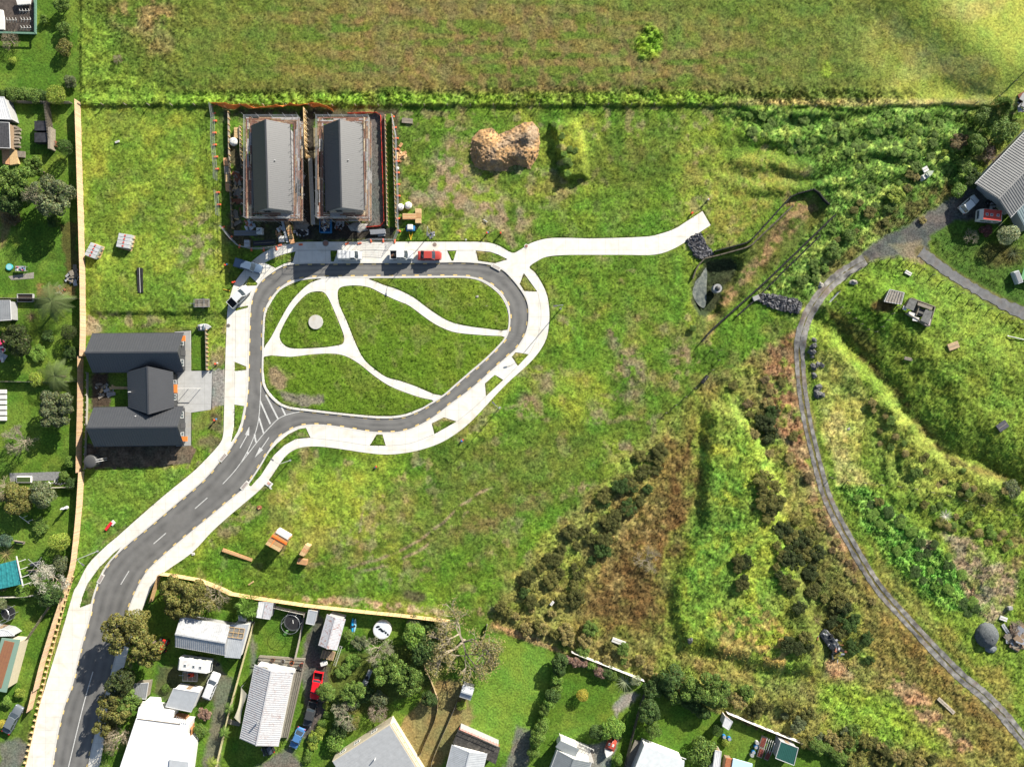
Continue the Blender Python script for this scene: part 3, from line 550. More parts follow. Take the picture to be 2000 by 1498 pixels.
# bound grass height near paving
lawn_m = np.zeros_like(U)
for g_ in LOBES: lawn_m = np.maximum(lawn_m, sstep(0, 14, sdf(g_, U, V)))
for b_ in BERMS: lawn_m = np.maximum(lawn_m, 0.2 * (sdf(b_, U, V) > 0))
isl = inside(RI, U, V) | inside(PO, U, V)
k_ = np.where(isl, lawn_m, sstep(0, 25, near)); Zr = np.where(near < 40, Z + (Zr - Z) * (.3 + .7 * k_) + 0.06, Zr)
for g_ in (LOBES):
    mg = sstep(-2, 6, sdf(g_, U, V)); 
    paint(np.array(D(108, 138, 36)), mg * .65)
paint(BARE * 1.1, msk(ell(541, 738, 15, 24, -32), 8, 8) * .95); paint(np.array(D(150, 142, 124)), msk([(545, 764), (580, 772), (632, 774), (632, 786), (590, 793), (556, 781)], 8, 6) * .9)
for pl in (DRIVE, YARD): paved |= inside(pl, U, V)
Zr = np.where(paved, -0.35, Zr); rough = np.where(paved, 0, rough)
kz = (H - Zr) / H
ground = obj('ground', grid_mesh('ground', XS[None, :] * kz, YS[:, None] * kz, Zr, col), attr_mat('ground_cover', 'Col', fine=.55, fscale=2.6, bump=.65))
tag(ground, kind='structure')
# ================================================================ road, kerbs, footpaths
def concrete(name, col, joint=2.6, stain=(0.42, 0.33, 0.2), amt=0.35):
    m = mat(name, col, rough=0.85, noise=0.07, nscale=0.9, bump=0.15, bscale=25, dirt=amt, dcol=stain)
    t = m.node_tree; b = t.nodes['Principled BSDF']; N = t.nodes.new; L = t.links.new
    src = b.inputs['Base Color'].links[0].from_socket
    tc = N('ShaderNodeTexCoord'); br = N('ShaderNodeTexBrick'); br.offset = 0; br.inputs['Scale'].default_value = 1.0
    br.inputs['Brick Width'].default_value = joint; br.inputs['Row Height'].default_value = joint; br.inputs['Mortar Size'].default_value = 0.025; br.inputs['Mortar Smooth'].default_value = 0.2
    mp = N('ShaderNodeMapping'); mp.inputs['Rotation'].default_value = (0, 0, 0.0); L(tc.outputs['Object'], mp.inputs['Vector']); L(mp.outputs[0], br.inputs['Vector'])
    br.inputs['Color1'].default_value = (1, 1, 1, 1); br.inputs['Color2'].default_value = (.96, .96, .955, 1); br.inputs['Mortar'].default_value = (.68, .67, .64, 1)
    x = N('ShaderNodeMix'); x.data_type = 'RGBA'; x.blend_type = 'MULTIPLY'; x.inputs[0].default_value = 1; L(src, x.inputs[6]); L(br.outputs[0], x.inputs[7]); L(x.outputs[2], b.inputs['Base Color'])
    return m
M_CONC = concrete('footpath_concrete', (0.68, 0.655, 0.60), amt=.5, stain=(.55, .48, .36))
M_CONC2 = concrete('drive_concrete', (0.42, 0.42, 0.41), 4.0, (0.3, 0.3, 0.28), .25)
M_KERB = mat('kerb_concrete', (0.56, 0.54, 0.50), noise=.08, nscale=2)
def asphalt(name, c, c2):
    m = mat(name, c, rough=.88, noise=.26, nscale=.4, bump=.35, bscale=30, dirt=.55, dcol=c2)
    return m
M_ASPH = asphalt('asphalt', (0.125, 0.122, 0.118), (0.085, 0.084, 0.084))
# tyre-worn lighter wheel paths: stretched noise mixed on top
t_ = M_ASPH.node_tree; b_ = t_.nodes['Principled BSDF']; src_ = b_.inputs['Base Color'].links[0].from_socket
at_ = t_.nodes.new('ShaderNodeAttribute'); at_.attribute_name = 'Wear'
mx_ = t_.nodes.new('ShaderNodeMix'); mx_.data_type = 'RGBA'; mx_.inputs[7].default_value = (0.22, 0.215, 0.20, 1)
tn_ = t_.nodes.new('ShaderNodeTexNoise'); tn_.inputs['Scale'].default_value = .6; tn_.inputs['Detail'].default_value = 8
mm_ = t_.nodes.new('ShaderNodeMath'); mm_.operation = 'MULTIPLY'; t_.links.new(at_.outputs[0], mm_.inputs[0]); t_.links.new(tn_.outputs[0], mm_.inputs[1])
t_.links.new(mm_.outputs[0], mx_.inputs[0]); t_.links.new(src_, mx_.inputs[6]); t_.links.new(mx_.outputs[2], b_.inputs['Base Color'])
M_WHITE = mat('road_paint_white', (0.52, 0.52, 0.50), noise=.3, nscale=5); M_YEL = mat('road_paint_yellow', (0.62, 0.45, 0.16), noise=.15, nscale=6)
road = sheet('road', [RO, RI], 0.0, 0.3, M_ASPH); tag(road, kind='structure')
# subdivide the road top so that the wheel paths can be stored on it
import bmesh
bm = bmesh.new(); N_ = 4
xs_ = np.arange(-98, 6, 0.8); 
bm.from_mesh(road.data)
for _ in range(2):
    long_ = [e for e in bm.edges if e.calc_length() > 1.6]
    if long_: bmesh.ops.subdivide_edges(bm, edges=long_, cuts=1, use_grid_fill=False)
    bmesh.ops.triangulate(bm, faces=bm.faces[:])
for _ in range(3):
    long_ = [e for e in bm.edges if e.calc_length() > 1.3]
    if long_: bmesh.ops.subdivide_edges(bm, edges=long_, cuts=1); bmesh.ops.triangulate(bm, faces=[f for f in bm.faces if len(f.verts) > 4])
bm.to_mesh(road.data); bm.free()
n_ = len(road.data.vertices); co_ = np.zeros(n_ * 3, np.float32); road.data.vertices.foreach_get('co', co_); co_ = co_.reshape(-1, 3)
ru, rv = co_[:, 0] * 10 + 1000, 749 - co_[:, 1] * 10
dO = seg_dist(RO, ru, rv, True); dI = seg_dist(RI, ru, rv, True)
wear = np.exp(-((np.minimum(dO, 60) - 9) / 3.2) ** 2) + np.exp(-((dI - 8.5) / 3.0) ** 2) + .8 * np.exp(-((dO - 26) / 5.0) ** 2)
at = road.data.attributes.new('Wear', 'FLOAT', 'POINT'); at.data.foreach_set('value', np.clip(wear, 0, 1).astype(np.float32))
kerb = sheet('kerb', [RO2, offset(RO, 0, True)], 0.13, 0.40, M_KERB); tag(kerb, kind='structure')
kerb2 = sheet('kerb', [RI, RI2], 0.13, 0.40, M_KERB); tag(kerb2, kind='structure')
# drop the part of the kerb that would close across the entry
footpath = sheet('footpath', [PO, RO2] + BERMS, 0.12, 0.35, M_CONC); tag(footpath, kind='structure')
gpath = sheet('garden_path', [RI2] + LOBES, 0.11, 0.3, M_CONC); tag(gpath, kind='structure')
tag(sheet('concrete_pad', [PAD], 0.30, 0.5, concrete('pad_concrete', (.5, .48, .44), 9)), kind='structure')
tag(sheet('driveway', [DRIVE], 0.06, 0.3, M_CONC2), kind='structure')
tag(sheet('patio', [YARD], 0.055, 0.25, concrete('patio_concrete', (.33, .33, .32), 3.2)), kind='structure')
M_JOINT = mat('joint', (.34, .33, .31))
for ln in ([(577, 489.5), (700, 489.5), (925, 489.5)], [(1050, 571), (1056, 600), (1056, 630), (1049, 660), (1034, 691)], [(460, 610), (459.5, 700)], [(458, 727), (457, 790)], [(753, 870.5), (800, 866), (846, 849)], [(606, 855), (660, 861), (721, 870.5)], [(893, 823), (925, 797), (948, 775)], [(984, 742), (1010, 716)], [(478, 560), (487, 540)]):
    sheet('path_joint', [(lambda q: offset(q, .35) + offset(q, -.35)[::-1])(smooth(ln, sub=4))], .126, .01, M_JOINT, footpath)
# markings
def mark(name, loops, m=M_WHITE, z=0.006):
    return sheet(name, loops, z, 0.003, m, road)
def line_poly(pts, w_): a = offset(pts, w_ / 2); b = offset(pts, -w_ / 2); return a + b[::-1]
LN1 = smooth([(509.5, 747), (509, 770), (507, 800), (504, 825), (497, 850), (484, 880), (468, 907), (452, 927), (435, 945)], sub=4)
LN2 = smooth([(593.6, 802.7), (567, 808), (545, 817), (528, 833), (513.5, 849), (500, 866), (487, 883), (470, 905)], sub=4)
mark('edge_line', [line_poly(LN1, 1.4)]); mark('edge_line', [line_poly(LN2, 1.4)])
for a, b in (((519, 771), (543, 818)), ((508, 783), (528, 828)), ((549, 793), (557.6, 811)), ((505.8, 816), (515, 846)), ((497, 848), (500, 864)), ((483, 882), (484.5, 887))): mark('hatch_line', [line_poly([a, b], 3.2)], z=0.010)
for a, b in (((381, 993), (405, 972)), ((300, 1061.7), (324, 1041)), ((236, 1141), (252, 1114.5))): mark('centre_dash', [line_poly([a, b], 1.6)])
mark('centre_line', [line_poly(smooth([(181.6, 1311), (162.6, 1377.6), (133.6, 1498), (120, 1560)], sub=4), 1.7)])
def arrow(a, b, tip):
    a, b, tip = map(np.array, (a, b, tip)); d = (tip - b) / np.hypot(*(tip - b)); n = np.array((-d[1], d[0]))
    mark('arrow_marking', [line_poly([tuple(a), tuple(b)], 1.6)]); mark('arrow_marking', [[tuple(b - n * 4.2), tuple(tip), tuple(b + n * 4.2)]], z=.010)
arrow((468.6, 875), (482.5, 850), (487, 832.6)); arrow((525.5, 854), (510.5, 876), (497.5, 893.5))
def dashes(line, off, step=25.5, ln=9, w_=2.2, skip=None):
    q = resample(line, 1.0); q = offset(q, off); lps = []; i = 6
    while i + ln < len(q):
        if not (skip and skip(q[i])): lps.append(line_poly(q[i:i + ln], w_))
        i += int(step)
    if lps: mark('yellow_dashes', lps, M_YEL, 0.012)
oi_ = RO.index(min(RO, key=lambda p: abs(p[0] - 102) + abs(p[1] - 1498)))
dashes(RO[oi_:-4], 1.5 * sgn if ring_area(offset(RO, 1.5 * sgn, True)) < ring_area(RO) * sgn or True else 0, skip=lambda p: p[1] > 1540)
dashes(RI, -1.4 * sgi, skip=None)
M_TAR = mat('tar_patch', (0.05, 0.05, 0.052), rough=.7)
# gutters, drains and covers
def round_cover(u, v, r, label, c=(.22, .17, .14)):
    t = thing('manhole_cover', label, 'manhole cover', P(u, v, 0.12)); MB().disc((0, 0), r, 0, .02, 20).build('rim', mat('cover_rim', (.3, .28, .25)), t)
    MB().disc((0, 0), r * .8, .02, .035, 20).build('lid', mat('cover_lid%g' % c[0], c, noise=.2, nscale=8), t)
round_cover(849, 478, .42, 'round rusty cover in the footpath north of the red car'); round_cover(446, 636, .38, 'dark round cover in the footpath north of the long parking strip', (.12, .11, .1))
round_cover(636, 475.5, .62, 'round pale ringed cover at the shaded driveway behind the fence feet', (.3, .16, .12))
def drain(u, v, rot, label, n=1):
    t = thing('drain_grate', label, 'drain', P(u, v, 0.13), rot); MB().box((0, 0, .02), (2.0 * n, .75, .06)).build('surround', M_KERB, t)
    b = MB()
    for i in range(-3 * n, 3 * n + 1): b.box((i * .22, 0, .062), (.07, .5, .03))
    b.build('grate', mat('rusty_grate', (.16, .09, .07), noise=.3, nscale=6), t)
drain(969, 522, -.5, 'rusty double drain grate at the kerb where the spur path joins', 1); drain(436, 893, ang((436, 893), (450, 877)), 'rusty drain grate on the west kerb of the entry road'); drain(478, 948, ang((473, 955), (487, 939)), 'rusty drain grate on the east kerb of the entry road')
drain(197, 1130, ang((196, 1130), (214, 1099)), 'rusty drain grate beside the long grass strip of the entry road')
t = thing('standpipe_cover', 'pale round cover with brown rim on the corner of the spur path', 'cover', P(1028, 481, .12)); MB().disc((0, 0), .4, 0, .06).build('ring', M_CONC, t); MB().disc((0, 0), .28, .06, .09).build('lid', mat('brown_lid', (.25, .12, .09)), t)

# ---------------------------------------------------------------- farm track, stream of wheel ruts, gravel
M_GRAVEL = mat('track_gravel', (0.125, 0.12, 0.115), rough=.95, noise=.35, nscale=.8, bump=.6, bscale=14, col2=(.24, .23, .21), dirt=.7, dcol=(.17, .11, .07))
tr = ribbon('farm_track', offset(TRACK, 6), 7.5, 0.045, M_GRAVEL, width_f=lambda t: 12 - 9 * min(t, .28) if t < .28 else (8.4 if t < .82 else 11.5)); tag(tr, kind='structure')
tr = ribbon('farm_track', offset(TRACK, -6), 7.5, 0.05, M_GRAVEL, width_f=lambda t: 12 - 9 * min(t, .28) if t < .28 else (8.4 if t < .82 else 11.5)); tag(tr, kind='structure')
tag(ribbon('farm_lane', BR, 20, 0.06, mat('lane_gravel', (.15, .15, .15), rough=.95, noise=.25, nscale=1.0, bump=.5, bscale=12, dirt=.4, dcol=(.2, .16, .12)), width_f=lambda t: 22 - 4 * math.sin(t * 5)), kind='structure')
# pond water
PW = smooth([(1374, 517), (1381, 530), (1380, 560), (1379, 590), (1374, 602), (1361, 592), (1353, 575), (1352, 555), (1358, 535), (1366, 522)], True, 3)
zp = -0.75
tag(sheet('pond_water', [PW], zp + .35, .04, mat('pond_skin', (.10, .12, .11), rough=.5, noise=.35, nscale=1.4, col2=(.16, .17, .14), spec=.5)), kind='structure')

def rocks(name, pts, n, size, m, label=None, kind='stuff', seed=1, hmul=1.0):
    rg = np.random.RandomState(seed); lo = np.min(pts, 0); hi = np.max(pts, 0); vs = []; fs = []; k = 0
    base = [(-1, -1, -.6), (1, -1, -.5), (1.1, 1, -.6), (-1, 1, -.5), (-.7, -.6, .6), (.6, -.8, .5), (.7, .6, .7), (-.6, .7, .55)]
    F = [(3, 2, 1, 0), (4, 5, 6, 7), (0, 1, 5, 4), (1, 2, 6, 5), (2, 3, 7, 6), (3, 0, 4, 7)]
    while k < n:
        u, v = rg.uniform(lo[0], hi[0]), rg.uniform(lo[1], hi[1])
        if not inside(pts, np.array(u), np.array(v)): continue
        c = G(u, v, rg.uniform(0, .25)); s = size * rg.choice((.5, .7, .9, 1.2, 1.9)) * rg.uniform(.8, 1.2); a = rg.uniform(0, 6.3, 3); R = Matrix.Rotation(a[0], 3, 'Z') @ Matrix.Rotation(a[1], 3, 'X'); b0 = len(vs)
        for p in base: vs.append(tuple(c + R @ Vector([p[0] * s * rg.uniform(.8, 1.2) / 2, p[1] * s / 2, p[2] * s * hmul / 2])))
        fs += [tuple(i + b0 for i in f) for f in F]; k += 1
    b = MB(); b.v = vs; b.f = fs; o = b.build(name, m); tag(o, kind=kind)
    if label: tag(o, label, 'rocks')
    return o
M_RIP = mat('dark_basalt', (.028, .028, .034), rough=.6, noise=.5, nscale=2, col2=(.10, .10, .11), spec=.4)
rocks('rock_bed', [(1340, 470), (1366, 455), (1380, 480), (1393, 496), (1372, 506), (1358, 503)], 1500, .27, M_RIP, 'bed of dark broken rock between the spur path and the pond', seed=2)
rocks('rock_bed', [(1482, 574), (1510, 577), (1545, 583), (1563, 590), (1560, 612), (1535, 608), (1505, 600), (1480, 588)], 1500, .3, M_RIP, 'bed of dark broken rock between the pond and the farm track', seed=3)

# ---------------------------------------------------------------- long grass standing over the meadow
def grass_blades(n, seed, box, hmin, hmax, name):
    rg = np.random.RandomState(seed)
    u = rg.uniform(box[0], box[1], n); v = rg.uniform(box[2], box[3], n)
    iu = np.clip(np.searchsorted(XS * 10 + 1000, u), 0, len(XS) - 1); iv = np.clip(np.searchsorted(YS, (749 - v) / 10), 0, len(YS) - 1)
    keep = (rough[iv, iu] > rg.rand(n) * .95) & ~paved[iv, iu]
    u, v, iu, iv = u[keep], v[keep], iu[keep], iv[keep]; n = len(u)
    z = Zr[iv, iu]; k = (H - z) / H * .1; x = (u - 1000) * k; y = (749 - v) * k; r_ = rough[iv, iu]
    hgt = (hmin + (hmax - hmin) * rg.rand(n)) * (.35 + .65 * r_) * (.6 + .8 * fnoise(u, v, 12, 141, 2)); a = rg.uniform(0, 2 * PI, n); lean = rg.uniform(.2, 1.1, n) * hgt; wd = rg.uniform(.05, .13, n) * (.6 + .8 * r_)
    la = rg.uniform(0, 2 * PI, n)
    c = col[iv, iu] * (rg.uniform(.75, 1.35, n))[:, None]; c[:, 1] *= rg.uniform(.92, 1.1, n)
    p0 = np.stack([x - np.cos(a) * wd, y - np.sin(a) * wd, z - .03], 1); p1 = np.stack([x + np.cos(a) * wd, y + np.sin(a) * wd, z - .03], 1)
    p2 = np.stack([x + np.cos(la) * lean, y + np.sin(la) * lean, z + hgt], 1)
    vs = np.stack([p0, p1, p2], 1).reshape(-1, 3); cc = np.repeat(np.clip(c, .008, .6), 3, 0)
    return obj(name, soup(name, vs, 3, cc), attr_mat('blade', 'Col', fine=0, bump=0, trans=True))
tag(grass_blades(640000, 5, (-10, 2010, -10, 1510), .12, .38, 'long_grass'), 'long rough grass standing over the meadows and slopes', 'grass', kind='stuff')
# ================================================================ building helpers (world coordinates, stored relative to the root)
def wp(mb, name, m, root, bevel=0.0, smooth_=False):
    l = root.location; mb.v = [(p[0] - l.x, p[1] - l.y, p[2] - l.z) for p in mb.v]
    return mb.build(name, m, root, smooth_, bevel)
ROOFM = {}
def roofmat(key, c, rough=.45, metal=.0, dirt=0.0, dcol=(.25, .12, .06), noise=.08, col2=None, spec=.4, nscale=1.2):
    return mat('roof_' + key, c, rough=rough, metal=metal, noise=noise, nscale=nscale, dirt=dirt, dcol=dcol, col2=col2, spec=spec)
R_DARK = roofmat('charcoal', (.028, .031, .036), .5, spec=.45); R_DARK2 = roofmat('ironsand', (.040, .042, .047), .5, spec=.95); R_GREY = roofmat('grey', (.24, .25, .26), .5, dirt=.35, dcol=(.12, .12, .12)); R_PALE = roofmat('pale', (.40, .42, .44), .5, dirt=.2, dcol=(.2, .2, .2))
R_WHITE = roofmat('white', (.66, .66, .66), .5, dirt=.15, dcol=(.4, .38, .34)); R_ZINC = roofmat('zinc', (.42, .43, .44), .5, dirt=.45, dcol=(.20, .19, .18), nscale=2.5); R_RUSTY = roofmat('rusty', (.5, .5, .52), .6, dirt=.9, dcol=(.30, .09, .04), nscale=4)
R_GREEN = roofmat('green', (.03, .11, .09), .4); R_RED = roofmat('old_red', (.30, .14, .07), .7, col2=(.20, .09, .05), noise=.2)
W_DARK = mat('wall_charcoal', (.05, .052, .056), noise=.1); W_WHITE = mat('wall_white', (.6, .59, .56), noise=.06); W_CREAM = mat('wall_cream', (.52, .46, .34), noise=.08); W_GREY = mat('wall_grey', (.3, .3, .3), noise=.1); W_WOOD = mat('wall_wood', (.24, .17, .11), noise=.25, nscale=4)
GLASS = mat('window_glass', (.05, .07, .08), rough=.08, spec=.8); FRAME = mat('window_frame', (.55, .55, .55), rough=.4); FRAME_D = mat('frame_dark', (.06, .06, .065), rough=.4)
ORANGE = mat('orange_canopy', (.75, .22, .05), rough=.5); M_TIMBER = mat('new_timber', (.52, .36, .18), noise=.2, nscale=5); M_TIMBER2 = mat('warm_timber', (.50, .27, .13), noise=.22, nscale=5, obj_rand=.15); M_OLDWOOD = mat('weathered_wood', (.22, .19, .15), noise=.25, nscale=5, obj_rand=.2)
STEEL = mat('galvanised', (.42, .43, .45), rough=.4, metal=.6, noise=.1); BLACK = mat('matt_black', (.02, .02, .022), rough=.7); M_RUST = mat('rusty_steel', (.20, .075, .04), noise=.35, nscale=6, rough=.85); M_BLUE = mat('blue_paint', (.03, .16, .36), rough=.4, noise=.1)
def slope(root, ra, rb, eb, ea, m, pitch=.42, rib=.05, t=.08, name='roof'):
    b = MB(); ra, rb, eb, ea = map(Vector, (ra, rb, eb, ea)); b.slab([ra, rb, eb, ea], t)
    n = int((rb - ra).length / pitch); up = (rb - ra).cross(ea - ra).normalized(); up = up if up.z > 0 else -up
    if rib:
        for i in range(n + 1):
            f = (i + .5) / (n + 1); p = ra.lerp(rb, f) + up * (rib / 2 - .002); q = ea.lerp(eb, f) + up * (rib / 2 - .002)
            b.beam(p, q, pitch * .3, rib, up)
    return wp(b, name, m, root)
def gable(root, A, B, wl, wr, hr, he, m, wall, inset=.35, over=.25, pitch=.42, rib=.05, zb=None, ml=None, walls=True, gut=True, he2=None):
    """A, B: ridge ends as map pixels at height hr above the base; wl / wr: plan widths left and right of A->B."""
    z0 = root.location.z if zb is None else zb; a = P(A[0], A[1], z0 + hr); b = P(B[0], B[1], z0 + hr); d = (b - a); d.z = 0; d.normalize(); n = Vector((-d.y, d.x, 0))
    he2 = he if he2 is None else he2
    dz1 = Vector((0, 0, he - hr)); dz2 = Vector((0, 0, he2 - hr))
    slope(root, a, b, b + n * wl + dz1, a + n * wl + dz1, ml or m, pitch, rib); slope(root, a, b, b - n * wr + dz2, a - n * wr + dz2, m, pitch, rib)
    c = MB(); c.beam(a + Vector((0, 0, .03)), b + Vector((0, 0, .03)), .28, .07)
    wp(c, 'ridge_cap', m, root)
    if gut:
        for s, w_, dz in ((1, wl, dz1), (-1, wr, dz2)):
            g = MB(); off = n * s * (w_ + .05) + dz - Vector((0, 0, .06)); g.beam(a + off, b + off, .12, .1); wp(g, 'gutter', FRAME if m not in (R_DARK, R_DARK2) else FRAME_D, root)
    if walls:
        w = MB(); A2 = a + d * over; B2 = b - d * over; base = Vector((0, 0, -hr - .4)); rings = []
        for p in (A2, B2):
            s1 = (he - hr) * (wl - inset) / wl - .1; s2 = (he2 - hr) * (wr - inset) / wr - .1
            rings.append([p + n * (wl - inset) + base, p + n * (wl - inset) + Vector((0, 0, s1)), p + Vector((0, 0, -.1)), p - n * (wr - inset) + Vector((0, 0, s2)), p - n * (wr - inset) + base])
        w.loft(rings); wp(w, 'wall', wall, root)
    return a, b, d, n
def window(root, c, d, w_, h_, face, frame=FRAME, name='window', depth=.08):
    """c centre of the opening on the wall plane, d wall direction, face outward normal"""
    c = Vector(c); d = Vector(d).normalized(); f = Vector(face).normalized(); up = Vector((0, 0, 1)); b = MB()
    def bx(mb, x0, x1, z0, z1, y0, y1):
        vs = [c + d * x + up * z + f * y for y in (y0, y1) for x, z in ((x0, z0), (x1, z0), (x1, z1), (x0, z1))]
        mb.add(vs, [(3, 2, 1, 0), (4, 5, 6, 7), (0, 1, 5, 4), (1, 2, 6, 5), (2, 3, 7, 6), (3, 0, 4, 7)])
    W, Hh = w_ / 2, h_ / 2
    bx(b, -W, W, Hh - .08, Hh, .003, depth); bx(b, -W, W, -Hh, -Hh + .08, .003, depth); bx(b, -W, -W + .08, -Hh + .081, Hh - .081, .003, depth - .01); bx(b, W - .08, W, -Hh + .081, Hh - .081, .003, depth - .01); bx(b, -.03, .03, -Hh + .081, Hh - .081, .003, depth - .012)
    o = wp(b, name, frame, root); g = MB(); bx(g, -W + .081, W - .081, -Hh + .081, Hh - .081, .004, .03)
    l = root.location; g.v = [(p[0] - l.x, p[1] - l.y, p[2] - l.z) for p in g.v]; g.build('pane', GLASS, o)
    return o

# ---------------------------------------------------------------- the two dark roofed houses inside scaffolding
PLK = [mat('plank_rust', (.20, .10, .07), noise=.3, nscale=4), mat('plank_brown', (.27, .17, .11), noise=.3, nscale=4), mat('plank_grey', (.33, .31, .30), noise=.3, nscale=4), mat('plank_pale', (.46, .36, .24), noise=.3, nscale=4)]
def scaffold(x0, y0, x1, y1, label, seed):
    rg = random.Random(seed); t = thing('scaffolding', label, 'scaffolding', ((x0 + x1) / 2, (y0 + y1) / 2, 0)); W_ = 1.15; poles = MB(); top = 6.3
    sides = [((x0, y0), (x1, y0), (0, 1)), ((x0, y1), (x1, y1), (0, -1)), ((x0, y0), (x0, y1), (1, 0)), ((x1, y0), (x1, y1), (-1, 0))]
    for (ax, ay), (bx_, by_), (nx, ny) in sides:
        L_ = math.hypot(bx_ - ax, by_ - ay); n = max(2, round(L_ / 2.4)); dx, dy = (bx_ - ax) / L_, (by_ - ay) / L_
        for i in range(n + 1):
            s = L_ * i / n
            for k in (0, 1):
                px, py = ax + dx * s + nx * W_ * k, ay + dy * s + ny * W_ * k
                m = MB().tube((px, py, -.1), (px, py, top - k * .9 + rg.uniform(-.15, .5)), .035, 5); wp(m, 'pole', STEEL, t)
        r = MB()
        for z in (2.4, 4.5, 5.1, 5.7): r.tube((ax, ay, z), (bx_, by_, z), .03, 5)
        for z in (2.35, 4.45): r.tube((ax + nx * W_, ay + ny * W_, z), (bx_ + nx * W_, by_ + ny * W_, z), .03, 5)
        for i in range(n + 1):
            s = L_ * i / n; r.tube((ax + dx * s, ay + dy * s, 4.4), (ax + dx * s + nx * W_, ay + dy * s + ny * W_, 4.4), .03, 5)
        wp(r, 'rail', STEEL, t)
        for lev in (4.55, 2.45):
            for row in range(4 if lev > 4 else 2):
                s = 0
                while s < L_ - .3:
                    ln = min(rg.choice((2.4, 2.4, 3.0, 1.8)), L_ - s); off = .14 + row * .27; z = lev + rg.uniform(0, .03) + (.03 if (row + int(s)) % 2 else 0)
                    if rg.random() < .9:
                        m = MB().beam((ax + dx * (s + .02) + nx * off, ay + dy * (s + .02) + ny * off, z), (ax + dx * (s + ln - .02) + nx * off, ay + dy * (s + ln - .02) + ny * off, z), .24, .04); b_acc[(rg.choices((0, 1, 2, 3), (6, 3, 4, 1.2) if row < 3 else (8, 2, 1, 1))[0])].append(m)
                    s += ln
    for k, ms in b_acc.items():
        for m in ms[:24]: wp(m, 'plank', PLK[k], t)
        rest = MB()
        for m in ms[24:]: rest.add(m.v, m.f)
        if rest.v: wp(rest, 'planks', PLK[k], t)['kind'] = 'stuff'
    return t
import collections
def site_house(A, B, label, lab2, rect, seed):
    global b_acc
    t = thing('town_house', label, 'house', (P(*A, 7.7) + P(*B, 7.7)) / 2 - Vector((0, 0, 7.7)))
    a, b, d, n = gable(t, B, A, 3.6, 3.6, 7.7, 5.0, R_DARK2, mat('house_wrap', (.30, .30, .31), noise=.15), inset=.45, pitch=.38, rib=.022)
    for z in (1.5, 4.2):
        for s in (-6, -3, 0, 3, 6):
            c = (a + b) / 2; c.z = z
            for sg in (1, -1): window(t, c + d * s + n * sg * 3.1, d, 1.3, 1.1, n * sg, FRAME_D)
    for e, s in ((a, -1), (b, 1)):
        for z in (1.6, 4.3): c = e.copy(); c.z = z; window(t, c - d * s * .25 + n * 1.3, n, 1.2, 1.2, d * s, FRAME_D)
    v = MB(); c = a.lerp(b, .55) - n * 1.3; v.tube((c.x, c.y, 6.4), (c.x, c.y, 7.1), .09, 8); wp(v, 'vent_pipe', FRAME, t)
    b_acc = collections.defaultdict(list)
    scaffold(*rect, lab2, seed)
site_house((518.5, 233.4), (523.4, 406.4), 'western of two dark gabled houses standing inside scaffolding', 'scaffolding of planks and poles round the western dark gabled house', (-50.2, 31.1, -40.1, 50.2), 3)
site_house((662.7, 233.4), (667, 405.3), 'eastern of two dark gabled houses, beside the red barrier netting', 'scaffolding of planks and poles round the eastern dark gabled house', (-36.7, 31.1, -26.9, 50.2), 4)

# ---------------------------------------------------------------- courtyard house by the long timber fence
t = thing('courtyard_house', 'dark roofed house of two long wings joined by a cross wing', 'house', P(260, 760, 0))
for A_, B_, wl, wr in (((346.9, 687.6), (164.8, 689), 3.65, 3.75), ((346.9, 833.6), (167.7, 836), 3.65, 3.75)):
    a, b, d, n = gable(t, A_, B_, wl, wr, 4.9, 2.5, R_DARK2, W_DARK, pitch=.5, rib=.04, over=.9)
    f = -d
    for s in (-2.1, 1.9):
        c = a + d * .9 + n * s; c.z = 1.35; window(t, c, n, 1.3, 1.2, f)
    c = a + d * .9; c.z = 1.05
    dr = MB().box((c.x + .05, c.y, 1.02), (.06, 1.0, 2.05)); wp(dr, 'door', FRAME_D, t)
a = P(289.3, 715.5, 4.3); b = P(291.7, 809.3, 4.3); a.z = b.z = 4.55
for s, w_ in ((1, 3.95), (-1, 4.85)):
    x_ = s; e1 = Vector((a.x + s * w_, a.y, 2.75)); e2 = Vector((b.x + s * w_, b.y, 2.75))
    e1.y = P(300, 726, 2.7).y - .05; e2.y = P(300, 796, 2.7).y + .05
    slope(t, a, b, e2, e1, R_DARK2, .4, .04)
wp(MB().beam(a + Vector((0, 0, .04)), b + Vector((0, 0, .04)), .3, .08), 'ridge_cap', R_DARK2, t)
w = MB(); x0, x1 = a.x - 4.4, a.x + 3.5; w.prism([(x0, b.y + 1.5), (x1, b.y + 1.5), (x1, a.y - 1.5), (x0, a.y - 1.5)], -.3, 2.72); wp(w, 'wall', W_DARK, t)
for yy in (a.y - 3.2, b.y + 3.2):
    window(t, (x1, yy, 1.3), (0, 1, 0), 1.2, 1.2, (1, 0, 0)); 
for (u, v, sx, sy) in ((355.5, 661, 1.15, 1.0), (341, 759, .9, 1.6), (360, 857, 1.1, .9)):
    p = P(u, v, 2.3); c = MB(); c.box((p.x, p.y, 2.3), (sx, sy, .08)); c.box((p.x + sx / 2, p.y, 2.25), (.06, sy + .02, .2)); wp(c, 'door_canopy', ORANGE, t)
for u, v in ((257, 704.5), (252.8, 765.6), (265.7, 812.7)):
    p = P(u, v, 3.5); wp(MB().tube((p.x, p.y, 2.8), (p.x, p.y, 3.9), .08, 8), 'vent_pipe', FRAME, t)
